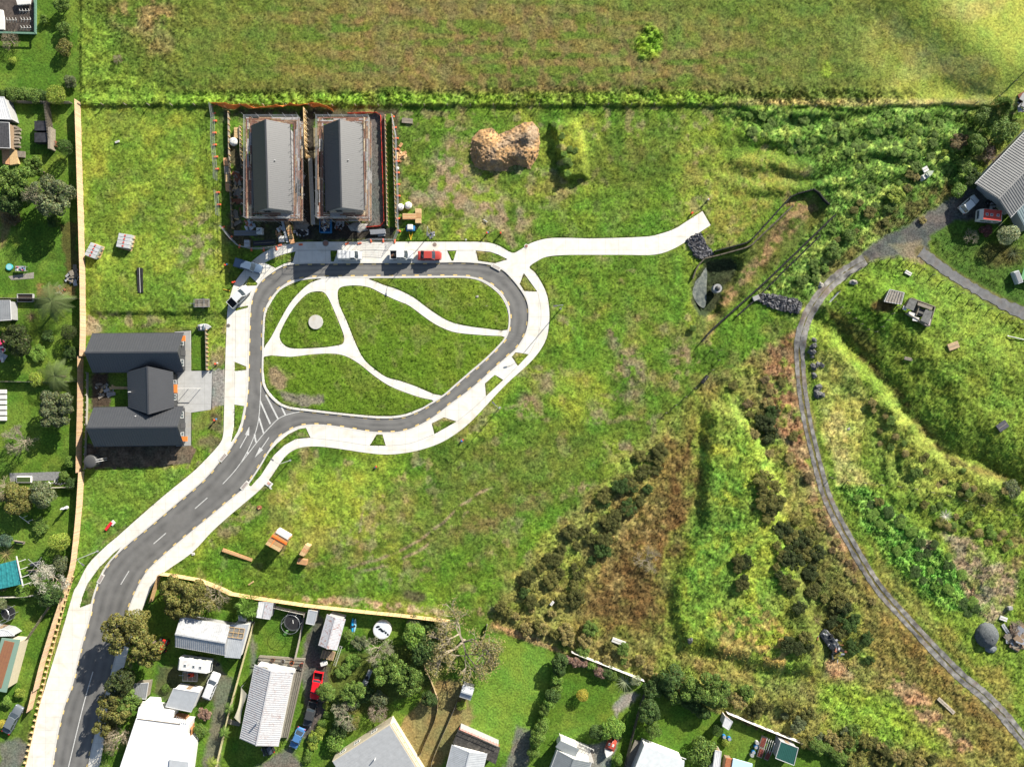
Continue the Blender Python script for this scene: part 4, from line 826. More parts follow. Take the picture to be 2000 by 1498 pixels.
# things round it
t = thing('water_tank', 'round dark water tank with white pipes beside the courtyard house', 'tank', P(188, 899, 0)); MB().disc((0, 0), 1.25, -.1, 1.9, 28).dome((0, 0, 1.9), 1.25, 1.25, .28, 24, 4).build('tank', mat('tank_plastic', (.07, .07, .07), rough=.5), t)
for y in (.15, -.25): MB().tube((.4, y, 1.95), (2.1, y + .35, 1.95), .07, 8).tube((2.1, y + .35, 1.95), (2.1, y + .35, 0), .07, 8).build('pipe', W_WHITE, t)
t = thing('washing_line', 'fold-down washing line on a white arm beside the orange canopy', 'clothesline', P(346, 759, 0)); MB().tube((0, 0, 1.7), (4.7, .02, 1.7), .06, 6).tube((2.3, 0, 0), (2.3, 0, 1.7), .05, 6).tube((4.6, 0, 0), (4.6, 0, 1.7), .05, 6).build('frame', W_WHITE, t)
MB().tube((.6, -2, 1.72), (2.3, 0, 1.72), .015, 4).tube((2.3, 0, 1.72), (4.6, .0, 1.72), .015, 4).tube((2.3, 0, 1.7), (2.3, -2.2, 1.7), .015, 4).tube((2.3, -2.2, 1.7), (4.6, 0, 1.7), .015, 4).build('line', STEEL, t)
def palings(name, label, pts, h, colr, group=None, pitch=.16, bw=.145, step=True, var=.14, rails=True, cat='fence', base=0.0, top_cap=False):
    q = resample(pts, 24); g0 = G(*q[0]); t = thing(name, label, cat, g0, 0, group); vs, cs = [], []; rg = np.random.RandomState(len(pts) + abs(int(pts[0][0]))); 
    W = [G(a, b, base) for a, b in q]; acc = 0; rail = MB(); cap = MB()
    for a, b in zip(W[:-1], W[1:]):
        d = b - a; L_ = math.hypot(d.x, d.y); dx, dy = d.x / L_, d.y / L_; n = max(1, int(L_ / pitch)); nx, ny = -dy, dx
        for i in range(n):
            f = (i + .5) / n; c = a.lerp(b, f); hh = h + rg.uniform(-.015, .02); w2 = bw / 2; th = .011; s_ = .0 if i % 2 else .006
            P8 = [(c.x + dx * sx * w2 + nx * (sy * th + s_), c.y + dy * sx * w2 + ny * (sy * th + s_), z) for z in (c.z - .2, c.z + hh) for sx, sy in ((-1, -1), (1, -1), (1, 1), (-1, 1))]
            k = 1 + rg.uniform(-var, var); cc = np.array(colr) * k * np.array([1, 1 + rg.uniform(-.05, .05), 1 + rg.uniform(-.1, .1)])
            for f_ in ((3, 2, 1, 0), (4, 5, 6, 7), (0, 1, 5, 4), (1, 2, 6, 5), (2, 3, 7, 6), (3, 0, 4, 7)):
                for i_ in f_: vs.append(P8[i_]); cs.append(cc)
        if rails:
            for z in (.3, h * .5, h - .25): rail.beam(a + Vector((-nx * .04, -ny * .04, z)), b + Vector((-nx * .04, -ny * .04, z)), .05, .09)
        if top_cap: cap.beam(a + Vector((0, 0, h + .04)), b + Vector((0, 0, h + .04)), .12, .03)
    vs = np.array(vs) - np.array(g0)
    obj('palings', soup('palings', vs, 4, np.array(cs)), attr_mat('palings', 'Col', fine=.12, fscale=4, bump=.2), t)
    if rails: wp(rail, 'rails', M_TIMBER2, t)
    if top_cap: wp(cap, 'capping', M_TIMBER2, t)
    for i, w_ in enumerate(W[::1]):
        m = MB().box((w_.x - .06, w_.y, w_.z + h / 2 - .1), (.1, .1, h)); wp(m, 'post', M_OLDWOOD, t)
    return t
TANF = (.60, .42, .27)
palings('timber_fence', 'long new timber fence west of the field, north stretch above the courtyard house', [(157, 201), (160, 300), (163, 400), (167, 540), (168, 640), (166.5, 696)], 1.85, TANF)
palings('timber_fence', 'middle stretch of new timber fence directly behind the courtyard house', [(163, 697), (162.5, 790), (160.5, 860), (159.5, 921)], 1.85, (.50, .34, .21))
palings('timber_fence', 'south stretch of new timber fence curving down beside the white footpath', [(165, 920), (160, 1000), (155, 1050), (150, 1095), (147, 1110), (135, 1150), (121, 1190), (105, 1240), (90, 1290), (77, 1343)], 1.9, TANF)
palings('timber_fence', 'short lowest stretch of new timber fence beside the silver car', [(74, 1343), (69, 1365), (64, 1383)], 1.8, TANF)
palings('timber_fence', 'new timber fence along the southern gardens, below the orange wrapped stack', [(320, 1118), (340, 1120), (395, 1130), (437, 1147), (457, 1157), (500, 1164), (600, 1179), (700, 1190), (800, 1200), (880, 1210)], 1.9, (.66, .44, .22))
palings('timber_fence', 'short return of timber fence under the olive trees by the road', [(316, 1120), (308, 1145), (300, 1172)], 1.8, (.46, .30, .15))
# low post and board edging beside the footpath
t = thing('edging_fence', 'low timber edging with short posts between grass strip and white footpath', 'edging', G(143, 1125)); q = resample([(145, 1125), (128, 1180), (112, 1240), (96, 1300), (80, 1370), (64, 1440), (50, 1500)], 12)
b = MB()
for a_, b_ in zip(q[:-1], q[1:]): b.beam(G(*a_, .12), G(*b_, .12), .06, .3)
wp(b, 'board', M_TIMBER, t)
for a_ in q: m = MB(); p = G(*a_); m.beam(p + Vector((-.45, .12, .22)), p + Vector((.1, -.05, .22)), .14, .5); wp(m, 'post', M_TIMBER, t)

def post_wall(label, pts, h, step=12, name='retaining_wall', side=1, mat_=None):
    q = resample(pts, step); t = thing(name, label, 'wall', G(*q[0])); b = MB(); mat_ = mat_ or M_TIMBER
    for a_, b_ in zip(q[:-1], q[1:]):
        for z in (.15, .45, .75):
            if z < h: b.beam(G(*a_, z), G(*b_, z), .06, .26)
    wp(b, 'boards', M_OLDWOOD if mat_ is M_TIMBER else mat_, t)
    for a_ in q[:90]: p = G(*a_); wp(MB().box((p.x + side * .1, p.y, h / 2), (.16, .16, h + .1)), 'post', mat_, t)
post_wall('timber retaining wall with pale posts west of the scaffolded houses', [(448, 222), (450, 330), (453, 390), (456, 447)], .9)
post_wall('timber retaining wall with pale posts between two rows by the west scaffold', [(470, 250), (472, 300), (474, 330)], .8, 8)
post_wall('timber retaining wall with pale posts beside the mown strip, inner side', [(752.5, 228), (755, 330), (757, 442)], .8, 9)
post_wall('timber retaining wall with pale posts beside the mown strip, outer side', [(767, 228), (770, 330), (774, 445)], .9, 9)
post_wall('short sturdy timber posted wall at the end of the lawn by the courtyard house', [(404.5, 645), (405.5, 690), (406, 722)], .9, 9, side=2)
post_wall('dark low wall along the back of the courtyard house beside the fence', [(173, 728), (172, 800), (168, 915)], .7, 14, side=-1, mat_=mat('pale_wall', (.34, .32, .28), noise=.15))
t = thing('dividing_wall', 'long timber wall running between the two scaffolded houses', 'wall', P(604, 330, 0)); b = MB(); 
for (a_, b_, h) in (((598, 217), (601, 313), 1.9), ((605, 306), (611, 442), 1.2)): b.beam(P(*a_, 0) + Vector((0, 0, h / 2)), P(*b_, 0) + Vector((0, 0, h / 2)), .10, h)
wp(b, 'boards', M_TIMBER, t)
for y_ in range(222, 310, 11): p = P(599 + (y_ - 217) * .03, y_, 0); wp(MB().box((p.x + .18, p.y, .95), (.2, .12, 1.9)), 'post', M_OLDWOOD, t)
b = MB().beam(P(606, 313, 0) + Vector((.35, 0, 1.25)), P(612, 442, 0) + Vector((.35, 0, 1.25)), .75, .1); wp(b, 'capping', mat('grey_cap', (.36, .34, .30), noise=.15), t)
tag(sheet('site_drain', [[(612, 250), (620, 250), (624, 440), (616, 440)]], .12, .2, mat('drain_soil', (.20, .17, .10), noise=.3, nscale=2)), kind='structure')
# netting
def netting(name, label, pts, h, colr, sag=.25, wobble=.2, seed=1, posts=True):
    rg = random.Random(seed); q = resample(pts, 14); t = thing(name, label, 'netting', G(*q[0])); b = MB(); L_ = []
    for i, (u, v) in enumerate(q):
        p = G(u, v); L_.append((p + Vector((rg.uniform(-.05, .05), rg.uniform(-wobble, wobble), .05)), p + Vector((0, rg.uniform(-wobble, wobble), h * rg.uniform(.8, 1.0)))))
    for (a0, a1), (b0, b1) in zip(L_[:-1], L_[1:]):
        mid = [(a0 + b0) / 2, (a1 + b1) / 2 - Vector((0, 0, sag * rg.random()))]
        for x0, x1, y0, y1 in ((a0, mid[0], a1, mid[1]), (mid[0], b0, mid[1], b1)):
            v_ = [x0, x1, y1, y0]; nn = Vector((.0, .03, 0)); b.add(v_ + [p + nn for p in v_], [(0, 1, 2, 3), (7, 6, 5, 4), (0, 4, 5, 1), (1, 5, 6, 2), (2, 6, 7, 3), (3, 7, 4, 0)])
    wp(b, 'mesh', mat('net_' + name, colr, noise=.25, nscale=5, rough=.7), t)
    for i, (a0, a1) in enumerate(L_[::2]):
        wp(MB().tube((a0.x, a0.y, -.1), (a0.x, a0.y, h + .1), .03, 5), 'stake', M_TIMBER, t)
netting('safety_netting', 'sagging orange safety netting along the back boundary of the building site', [(416, 208), (450, 209), (480, 213), (520, 211), (570, 210), (620, 208), (645, 213), (652, 218)], 1.4, (.80, .22, .05), wobble=.45)
netting('barrier_netting', 'bright red barrier netting round the gravel strip by the eastern house', [(680, 223), (744, 222), (745.5, 260), (748, 340), (751, 441), (716, 445)], .75, (.72, .07, .04), wobble=.06, seed=3)

# temporary mesh fence panels on orange feet
GRP = 'temporary fence panels round the building site'
FOOT = mat('orange_foot', (.80, .16, .06), rough=.6)
def fence_panel(L_):
    t = thing('temporary_fence', 'galvanised temporary fence panel on orange feet at the edge of the building site', 'fence panel', (0, 0, 0), 0, GRP); b = MB(); h = 1.9
    b.tube((0, 0, .15), (0, 0, h), .025, 5).tube((L_, 0, .15), (L_, 0, h), .025, 5).tube((0, 0, h), (L_, 0, h), .025, 5).tube((0, 0, .2), (L_, 0, .2), .025, 5).tube((0, 0, 1.1), (L_, 0, 1.1), .02, 5); b.build('frame', STEEL, t)
    b = MB(); n = int(L_ / .22)
    for i in range(1, n): b.box((L_ * i / n, 0, 1.05), (.014, .014, 1.7))
    for z in (.5, .8, 1.4, 1.65): b.box((L_ / 2, 0, z), (L_, .012, .012))
    b.build('infill', STEEL, t); MB().box((0, 0, .08), (.32, .75, .15)).box((0, 0, .17), (.2, .5, .05)).build('foot', FOOT, t, bevel=.03)
    return t
pan = fence_panel(2.35); ptree = tree_of(pan); first = True
runs = [[(416, 208), (418, 222), (420.3, 236.6), (419.2, 260), (419.9, 283.6), (422.4, 307), (424.6, 330.6), (424.6, 354)], [(426, 376.5), (428.2, 400), (429.3, 423.5)], [(432, 439), (436.3, 444.8), (451.3, 464), (468, 481.5), (491.4, 487.5), (515.3, 487.5), (540, 485.4), (563.4, 480)], [(767.3, 229), (771, 250), (774.8, 270.8), (774.8, 292), (775.9, 315.6), (777, 338), (777.6, 360.5), (778.4, 383), (778.4, 405), (778, 427.3), (779.5, 451.2), (771.2, 471.5)], [(771.2, 471.5), (748.5, 470), (724.6, 470.4), (702, 476)]]
for r in runs:
    for a_, b_ in zip(r[:-1], r[1:]):
        p0, p1 = P(*a_, .1), P(*b_, .1); L_ = (p1 - p0).length
        if L_ < 1: continue
        rot = math.atan2(p1.y - p0.y, p1.x - p0.x)
        if first: o = pan; o.location = p0; o.rotation_euler = (0, 0, rot); first = False
        else: o = copy_tree(pan, ptree, p0, rot)
        o.scale = (L_ / 2.35, 1, 1)
for (u, v, r_, lb) in ((547, 479.5, .2, 'spare orange fence foot lying on the path at the planks, westmost of three'), (587.5, 478, 0, 'spare orange fence foot lying flat on the grey shaded driveway'), (678, 476, .5, 'spare orange fence foot west of another on the sunlit footpath'), (702.5, 475.5, .2, 'spare orange fence foot joined to the panels near the parking bay')):
    t = thing('fence_block', lb, 'fence foot', P(u, v, .12), r_); MB().box((0, 0, .08), (.75, .32, .15)).build('block', FOOT, t, bevel=.03); MB().tube((0, 0, .15), (0, 0, .2), .05, 6).build('socket', BLACK, t)

# ---------------------------------------------------------------- street lamps
def lamp(u, v, h, rot, label):
    t = thing('street_lamp', label, 'street lamp', G(u, v), rot); MB().tube((0, 0, 0), (0, 0, h), .09, 8, .055).build('pole', STEEL, t); MB().disc((0, 0), .22, 0, .12, 10).build('base', STEEL, t)
    a = MB().tube((0, 0, h), (.5, 0, h + .35), .04, 6).tube((.5, 0, h + .35), (1.3, 0, h + .45), .04, 6).build('arm', STEEL, t); MB().box((1.5, 0, h + .45), (.7, .28, .12)).build('lamp_head', mat('lamp_head', (.12, .12, .13), rough=.4), t, bevel=.03)
lamp(567, 899, 6.2, PI * .8, 'grey street lamp on the grass inside the bend of the southern footpath'); lamp(1095, 603, 6.2, PI * 1.05, 'grey street lamp on the open grass east of the loop path'); lamp(976, 796, 6.2, PI * .75, 'grey street lamp standing south-east of the grass triangle pair')
lamp(191, 1076, 6.2, -PI * .2, 'grey street lamp on the grass beside the red painted marker'); lamp(842, 456, 5.8, -PI / 2, 'grey street lamp on rough grass behind the parked red car')
# ================================================================ vehicles (x forward, metres)
CARG = mat('car_glass', (.03, .04, .05), rough=.06, spec=.9); TYRE = mat('tyre', (.02, .02, .02), rough=.85); RIM = mat('rim', (.35, .35, .36), rough=.35, metal=.6); HEADL = mat('headlight', (.6, .62, .65), rough=.1, spec=.8); TAILL = mat('taillight', (.4, .02, .02), rough=.2); PLAST = mat('black_plastic', (.025, .025, .027), rough=.6)
def paint_mat(key, c, rough=.28): return mat('car_' + key, c, rough=rough, spec=.2, noise=.02)
def sect(x, w, z0, z1, r=.12): # rounded cross section
    return [(x, -w, z0), (x, -w * 1.0, z0 + (z1 - z0) * .6), (x, -w + r * .35, z1 - r * .5), (x, -w + r * 1.6, z1), (x, 0, z1 + .02), (x, w - r * 1.6, z1), (x, w - r * .35, z1 - r * .5), (x, w, z0 + (z1 - z0) * .6), (x, w, z0)]
def car(label, rear, front, kind='sedan', color=(.6, .6, .6), key='white', W=1.78, name=None, cat='car', bed=(.03, .03, .03), zoff=.0, hh=1.0, extras=()):
    zt = zoff; pr, pf = P(rear[0], rear[1], zt + .9), P(front[0], front[1], zt + .9); c = (pr + pf) / 2; c.z = hz((rear[0] + front[0]) / 2, (rear[1] + front[1]) / 2) + zt; L = (pf - pr).length; rot = math.atan2(pf.y - pr.y, pf.x - pr.x)
    name = name or {'sedan': 'sedan_car', 'ute': 'pickup_truck', 'wagon': 'station_wagon', 'van': 'canopy_truck', 'suv': 'suv_car'}[kind]
    t = thing(name, label, cat, c, rot); pm = paint_mat(key, color); h = L / 2; w = W / 2
    if kind == 'sedan': belt, cab0, cab1, roofz, rs = .92, -.74, .46, 1.42, .68
    elif kind in ('ute',): belt, cab0, cab1, roofz, rs = 1.08, -.42, .52, 1.76, .12
    elif kind == 'van': belt, cab0, cab1, roofz, rs = 1.1, -.96, .68, 1.9, .08
    elif kind == 'suv': belt, cab0, cab1, roofz, rs = 1.08, -.92, .42, 1.72, .38
    else: belt, cab0, cab1, roofz, rs = .98, -.93, .44, 1.5, .4
    # lower body
    zs = [(-1.0, .86, .9), (-.985, .93, .97), (-.9, .985, 1.0), (-.5, 1, 1.0), (0, 1, 1.0), (.5, 1, .99), (.75, .98, .93), (.92, .93, .86), (.985, .84, .76), (1.0, .72, .62)]
    b = MB(); rings = []
    pick = kind == 'ute'
    for fx, fw, fz in zs:
        if pick and fx < cab0: continue
        if fx > cab1: fz *= 1.0 if kind != 'ute' else 1.02
        rings.append(sect(fx * h, fw * w, .32, belt * fz))
    if pick: rings = [sect(cab0 * h, w, .32, belt)] + rings
    b.loft(rings); b.build('body', pm, t, True).data.polygons.foreach_set('use_smooth', [True] * 0 or [True] * (len(b.f)))
    if pick:
        e = MB(); x0, x1 = -h, cab0 * h; T = .07
        e.box(((x0 + x1) / 2, -w + T, (belt + .4) / 2 + .05), (x1 - x0, T, belt - .3)); e.box(((x0 + x1) / 2, w - T, (belt + .4) / 2 + .05), (x1 - x0, T, belt - .3)); e.box((x0 + T / 2 + .02, 0, (belt + .4) / 2 + .05), (T, 2 * w - 3 * T, belt - .3)); e.build('tray_side', pm, t, bevel=.02)
        MB().box(((x0 + x1) / 2, 0, .62), (x1 - x0 - .1, 2 * w - .25, .06)).build('tray', mat('bed_%s' % key, bed, rough=.7), t); MB().box(((x0 + x1) / 2, 0, .45), (x1 - x0, 1.0, .25)).build('chassis', PLAST, t)
        if 'cover' in extras: MB().box(((x0 + x1) / 2, 0, belt + .02), (x1 - x0 - .06, 2 * w - .12, .05)).build('tonneau', mat('tonneau_' + key, bed, rough=.5), t, bevel=.02)
    # glasshouse
    g = MB(); ca, cb = cab0 * h, (cab1) * h; iw = w * .93; rw = w * .78
    zb = belt - .03
    slopeF = .62 if kind != 'van' else .5
    fx_top = cb - slopeF; rx_top = ca + rs
    lo = [(ca, -iw, zb), (cb, -iw, zb), (cb + .12, 0, zb), (cb, iw, zb), (ca, iw, zb), (ca - .05, 0, zb)]
    hi = [(rx_top, -rw, roofz), (fx_top, -rw, roofz), (fx_top + .05, 0, roofz), (fx_top, rw, roofz), (rx_top, rw, roofz), (rx_top - .02, 0, roofz)]
    g.loft([lo, hi]); g.build('windows', CARG if kind != 'van' else CARG, t)
    r = MB(); e_ = .04; rl = [(rx_top - .03, -rw - e_, roofz - .03), (fx_top + .02, -rw - e_, roofz - .03), (fx_top + .12, 0, roofz - .03), (fx_top + .02, rw + e_, roofz - .03), (rx_top - .03, rw + e_, roofz - .03), (rx_top - .07, 0, roofz - .03)]
    rh = [(p[0] * .985 + .0, p[1] * .9, roofz + .05) for p in rl]; r.loft([rl, rh]); r.build('roof', pm, t, bevel=.02)
    # pillars
    class PL:
        def beam(self, *a): MB().beam(*a).build('pillar', pm, t)
    pl = PL()
    for s in (-1, 1):
        pl.beam((cb - .02, s * (iw + .012), zb), (fx_top, s * (rw + .012), roofz), .07, .07); pl.beam((ca + .02, s * (iw + .012), zb), (rx_top, s * (rw + .012), roofz), .1, .08); xm = (rx_top + fx_top) / 2; pl.beam((xm, s * (iw + .015), zb), (xm, s * (rw + .015), roofz), .08, .05)
        if kind in ('van', 'wagon', 'suv'): xm = rx_top + (fx_top - rx_top) * .22; pl.beam((xm, s * (iw + .015), zb), (xm, s * (rw + .015), roofz), .09, .05)
    if kind == 'van':   # solid canopy panels
        cx = ca + (cb - ca) * .33; MB().box((cx - .0, 0, roofz - .22), ((cb - ca) * .62, 2 * rw + .3, .5)).build('canopy', pm, t, bevel=.06)
        for i in range(4):
            x = ca + (cb - ca) * (.08 + .2 * i); MB().tube((x, -rw - .1, roofz + .14), (x, rw + .1, roofz + .14), .025, 5).tube((x, -rw - .1, roofz), (x, -rw - .1, roofz + .14), .02, 5).tube((x, rw + .1, roofz), (x, rw + .1, roofz + .14), .02, 5).build('roof_rack', STEEL, t)
    for sx in (-1, 1):
        for s in (-1, 1):
            x = sx * h * (.62 if sx > 0 else .60); wm = MB().tube((x, s * (w - .22), .33), (x, s * (w + .01), .33), .33, 16).build('wheel', TYRE, t); MB().tube((x, s * (w - .02), .33), (x, s * (w + .03), .33), .19, 12).build('rim', RIM, wm)
    for s in (-1, 1):
        MB().box((h * .955, s * w * .68, .66 if kind == 'sedan' else .8), (.12, .34, .14)).build('headlight', HEADL, t); MB().box((-h * .985, s * w * .82, .82), (.08, .2, .22)).build('taillight', TAILL, t); MB().box((cb - .25, s * (w + .1), belt + .08), (.14, .2, .14)).build('mirror', PLAST if key != 'white' else pm, t, bevel=.02)
    MB().box((h * .97, 0, .42), (.14, 1.5 * w, .2)).build('bumper', PLAST, t); MB().box((-h * .99, 0, .42), (.12, 1.6 * w, .18)).build('bumper', PLAST, t)
    return t, h, w, belt, roofz
WHT = (.58, .59, .60)
car('white truck with a long white canopy and roof bars, parked left of the others', (660, 499), (706.5, 499), 'van', WHT, 'white', 1.72, cat='truck', zoff=.12)
t, h, w, bl, rz_ = car('white pickup truck with junk in its open tray behind the red car', (761.5, 498), (807, 498), 'ute', WHT, 'white', 1.74, cat='pickup truck', zoff=.12)
for i in range(9): a = rnd.uniform(0, 3); MB().beam((-h + .3 + rnd.uniform(0, .9), rnd.uniform(-.5, .5), .75 + i * .02), (-h + .3 + rnd.uniform(0, 1.0), rnd.uniform(-.5, .5), .8 + i * .02), .08, .05).build('scrap', rnd.choice((M_TIMBER, STEEL, M_RUST)), t)
car('red sedan car parked nose east on the northern parking strip', (816, 499), (862, 499), 'sedan', (.40, .06, .05), 'red', 1.76, zoff=.12)
car('slate blue pickup truck angled across the corner of the footpath', (458, 512), (510.5, 527), 'ute', (.085, .125, .19), 'slate', 1.78, cat='pickup truck', zoff=.12, bed=(.11, .16, .24), extras=('cover',))
car('white pickup truck with a black tray cover angled near the grass slot', (448.5, 597), (484, 562), 'ute', WHT, 'white2', 1.84, cat='pickup truck', zoff=.12, bed=(.015, .015, .015), extras=('cover',))
car('white five-door car on the dark gravel yard by the barn', (1878, 412), (1908, 386), 'suv', (.62, .63, .62), 'pearl', 1.8)
car('silver grey car on the drive left of the lowest fence', (10, 1431), (37, 1380), 'sedan', (.13, .15, .17), 'silver', 1.8)
car('long white station wagon on the gravel drive between caravan and house', (402, 1365), (422, 1315), 'wagon', WHT, 'white3', 1.85)
car('bright red pickup truck parked nose to the south by the long white house', (623, 1312), (613, 1366), 'ute', (.62, .015, .025), 'brightred', 1.85, cat='pickup truck', bed=(.02, .02, .02))
car('dark grey flatbed truck with a pale frame behind the bright red pickup', (612, 1370), (599, 1418), 'ute', (.05, .052, .055), 'darkgrey', 1.75, cat='pickup truck', bed=(.04, .04, .04))
car('light blue car at the foot of the drive beside the long white house', (589, 1422), (571, 1461), 'sedan', (.07, .18, .38), 'sky', 1.7)
car('nearly hidden black car at the south end of the long white house', (533, 1462), (512, 1470), 'sedan', (.02, .02, .022), 'black', 1.7)

def caravan(label, a, b, W=2.3, roofc=(.62, .62, .60), h=2.5, name='caravan', stripe=None, kind='white'):
    pa, pb = P(*a, h), P(*b, h); c = (pa + pb) / 2; c.z = hz((a[0] + b[0]) / 2, (a[1] + b[1]) / 2); L = (pb - pa).length; t = thing(name, label, 'caravan', c, math.atan2(pb.y - pa.y, pb.x - pa.x)); w = W / 2; hl = L / 2
    b_ = MB(); prof = [(-hl + .25, .5), (-hl, .9), (-hl + .05, h - .35), (-hl + .35, h), (hl - .55, h), (hl - .1, h - .6), (hl, 1.2), (hl - .3, .5)]
    b_.loft([[(x, -w, z) for x, z in prof], [(x, w, z) for x, z in prof]]); b_.build('shell', W_WHITE, t, bevel=.06)
    MB().box((-.1, 0, h + .012), (L - 1.0, W - .12, .03)).build('roof', mat('caravan_roof_' + kind, roofc, noise=.08, nscale=2, dirt=.3, dcol=(.35, .2, .15)), t, bevel=.01)
    for x in (-hl * .5, .1, hl * .45): f = MB().box((x, 0, h + .06), (.5, .5, .08)).build('roof_hatch', FRAME, t); MB().box((x, 0, h + .11), (.34, .34, .02)).build('lid', GLASS, f)
    for s in (-1, 1):
        for x in (-hl * .6, 0, hl * .5): MB().box((x, s * (w + .005), 1.65), (.95, .03, .55)).build('window', GLASS, t)
        MB().tube((-.2, s * (w - .2), .34), (-.2, s * (w + .02), .34), .34, 14).build('wheel', TYRE, t)
    MB().box((hl - .0, 0, 1.75), (.06, W * .72, .5)).build('window', GLASS, t); MB().beam((hl, 0, .45), (hl + 1.1, 0, .45), .1, .1).box((hl + .7, 0, .6), (.4, .5, .25)).build('drawbar', PLAST, t)
    return t
caravan('white caravan with stained roof and hatches beside the grey shed', (346, 1297), (409, 1305), 2.2, h=2.6)
t = caravan('red roofed campervan with white front parked beside the barn', (1960, 422), (1915, 418), 2.1, (.55, .07, .05), 2.5, 'campervan', kind='red')
t['category'] = 'campervan'
# tractor
t = thing('tractor', 'small red tractor parked under the trees left of the grey shed', 'tractor', G(322, 1256), ang((326, 1245), (319, 1266)) + 0); RED = paint_mat('tractor', (.5, .03, .02))
MB().box((.8, 0, .95), (1.5, .6, .6)).build('bonnet', RED, t, bevel=.08); MB().box((-.5, 0, .85), (1.1, .5, .4)).build('body', RED, t, bevel=.05); MB().box((-.6, 0, 1.2), (.5, .5, .12)).box((-.85, 0, 1.4), (.1, .5, .4)).build('seat', PLAST, t); MB().tube((1.0, .2, 1.2), (1.0, .2, 1.9), .04, 6).build('exhaust', PLAST, t)
for x, r, s in ((-.6, .62, 1), (-.6, .62, -1), (1.2, .36, 1), (1.2, .36, -1)): wm = MB().tube((x, s * .5, r), (x, s * .82, r), r, 16).build('wheel', TYRE, t); MB().tube((x, s * .7, r), (x, s * .84, r), r * .5, 12).build('rim', RED, wm)
def boat(label, stern, bow, W=1.9, hull=(.35, .06, .04), deck=(.55, .55, .52), name='motor_boat', screen=True, h=1.2):
    a, b = P(*stern, h), P(*bow, h); c = (a + b) / 2; c.z = hz((stern[0] + bow[0]) / 2, (stern[1] + bow[1]) / 2); L = (b - a).length; t = thing(name, label, 'boat', c, math.atan2(b.y - a.y, b.x - a.x)); st = [(-.5, .42, .8), (-.2, .5, .85), (.1, .5, .92), (.3, .38, 1.0), (.43, .18, 1.05), (.5, .03, 1.1)]; k = h / 1.2
    MB().loft([[(x * L, -y * W, z * k), (x * L, -y * W * .6, .3 * k), (x * L, 0, .15 * k + max(0, x) * .4), (x * L, y * W * .6, .3 * k), (x * L, y * W, z * k)] for x, y, z in st]).build('hull', mat('hull_%g' % hull[0], hull, rough=.3), t, True)
    dk = MB().loft([[(x * L, -y * W * .97, z * k - .0), (x * L, -y * W * .8, z * k + .06), (x * L, y * W * .8, z * k + .06), (x * L, y * W * .97, z * k)] for x, y, z in st[2:]]); dk.build('deck', mat('deck_%g' % deck[0], deck), t)
    MB().box((-.22 * L, 0, .62 * k), (.5 * L, W * .72, .06)).build('cockpit_floor', PLAST, t); g = MB().slab([(.02 * L, -W * .4, .95 * k), (.02 * L, W * .4, .95 * k), (-.06 * L, W * .33, 1.35 * k), (-.06 * L, -W * .33, 1.35 * k)], .03); g.build('windscreen', GLASS, t)
    for s in (-1, 1): MB().box((-.2 * L, s * W * .2, .78 * k), (.5, .4, .3)).build('seat', W_WHITE, t, bevel=.03)
    MB().box((-.5 * L - .12, 0, .8 * k), (.3, .35, .7)).build('outboard_motor', BLACK, t, bevel=.05)
boat('motor boat with white deck and dark red bow beside the southern house', (1198, 1446), (1185, 1479), 1.9)
boat('small aluminium boat resting on the grass behind the posted wall', (385, 640), (411, 638), 1.3, (.45, .46, .47), (.5, .5, .5), 'dinghy', h=.8)
boat('slim pale green dinghy lying in the weeds beside the barn track', (1799, 350), (1824, 334), 1.1, (.50, .55, .42), (.45, .5, .38), 'dinghy', h=.7)
# kayaks
for (a, b, cl, lb) in (((689, 1207), (687, 1240), (.02, .28, .55), 'bright blue kayak leaning by the hedge behind the rusty sheds'), ((694, 1208), (691, 1236), (.25, .42, .52), 'pale blue kayak beside the bright blue one')):
    pa, pb = P(*a, .4), P(*b, .4); c = (pa + pb) / 2; c.z = .1; L = (pb - pa).length; t = thing('kayak', lb, 'kayak', c, math.atan2(pb.y - pa.y, pb.x - pa.x))
    st = [(-.5, .02), (-.35, .22), (0, .34), (.35, .22), (.5, .02)]; MB().loft([[(x * L, -y, .3), (x * L, -y * .5, .05), (x * L, y * .5, .05), (x * L, y, .3), (x * L, 0, .42)] for x, y in st]).build('hull', mat('kayak_%g' % cl[0], cl, rough=.3), t, True); MB().disc((0, 0), .22, .38, .44, 12).build('cockpit', BLACK, t)
# trailers and small site plant
def trailer(label, a, b, W=1.5, cage=True, name='cage_trailer'):
    pa, pb = P(*a, .7), P(*b, .7); c = (pa + pb) / 2; c.z = hz((a[0] + b[0]) / 2, (a[1] + b[1]) / 2); L = (pb - pa).length; t = thing(name, label, 'trailer', c, math.atan2(pb.y - pa.y, pb.x - pa.x)); MB().box((0, 0, .5), (L, W, .08)).build('deck', M_OLDWOOD, t); b_ = MB()
    for y in (-W / 2, W / 2): b_.box((0, y, .75), (L, .05, .06)).box((0, y, .95), (L, .05, .05))
    for x in (-L / 2, -L / 6, L / 6, L / 2): b_.box((x, 0, .9), (.06, W - .06, .05)).box((x, W / 2, .72), (.05, .05, .4)).box((x, -W / 2, .72), (.05, .05, .4))
    b_.build('cage', STEEL, t)
    for s in (-1, 1): MB().tube((0, s * (W / 2 + .02), .3), (0, s * (W / 2 + .22), .3), .3, 12).build('wheel', TYRE, t)
    MB().beam((-L / 2, 0, .42), (-L / 2 - 1.0, 0, .42), .08, .08).build('drawbar', STEEL, t)
trailer('wooden deck trailer with cage parked in the west field', (382, 593), (411, 592.5)); trailer('cage trailer with red mower beside the white caravan', (358, 1320), (386, 1321), 1.7)
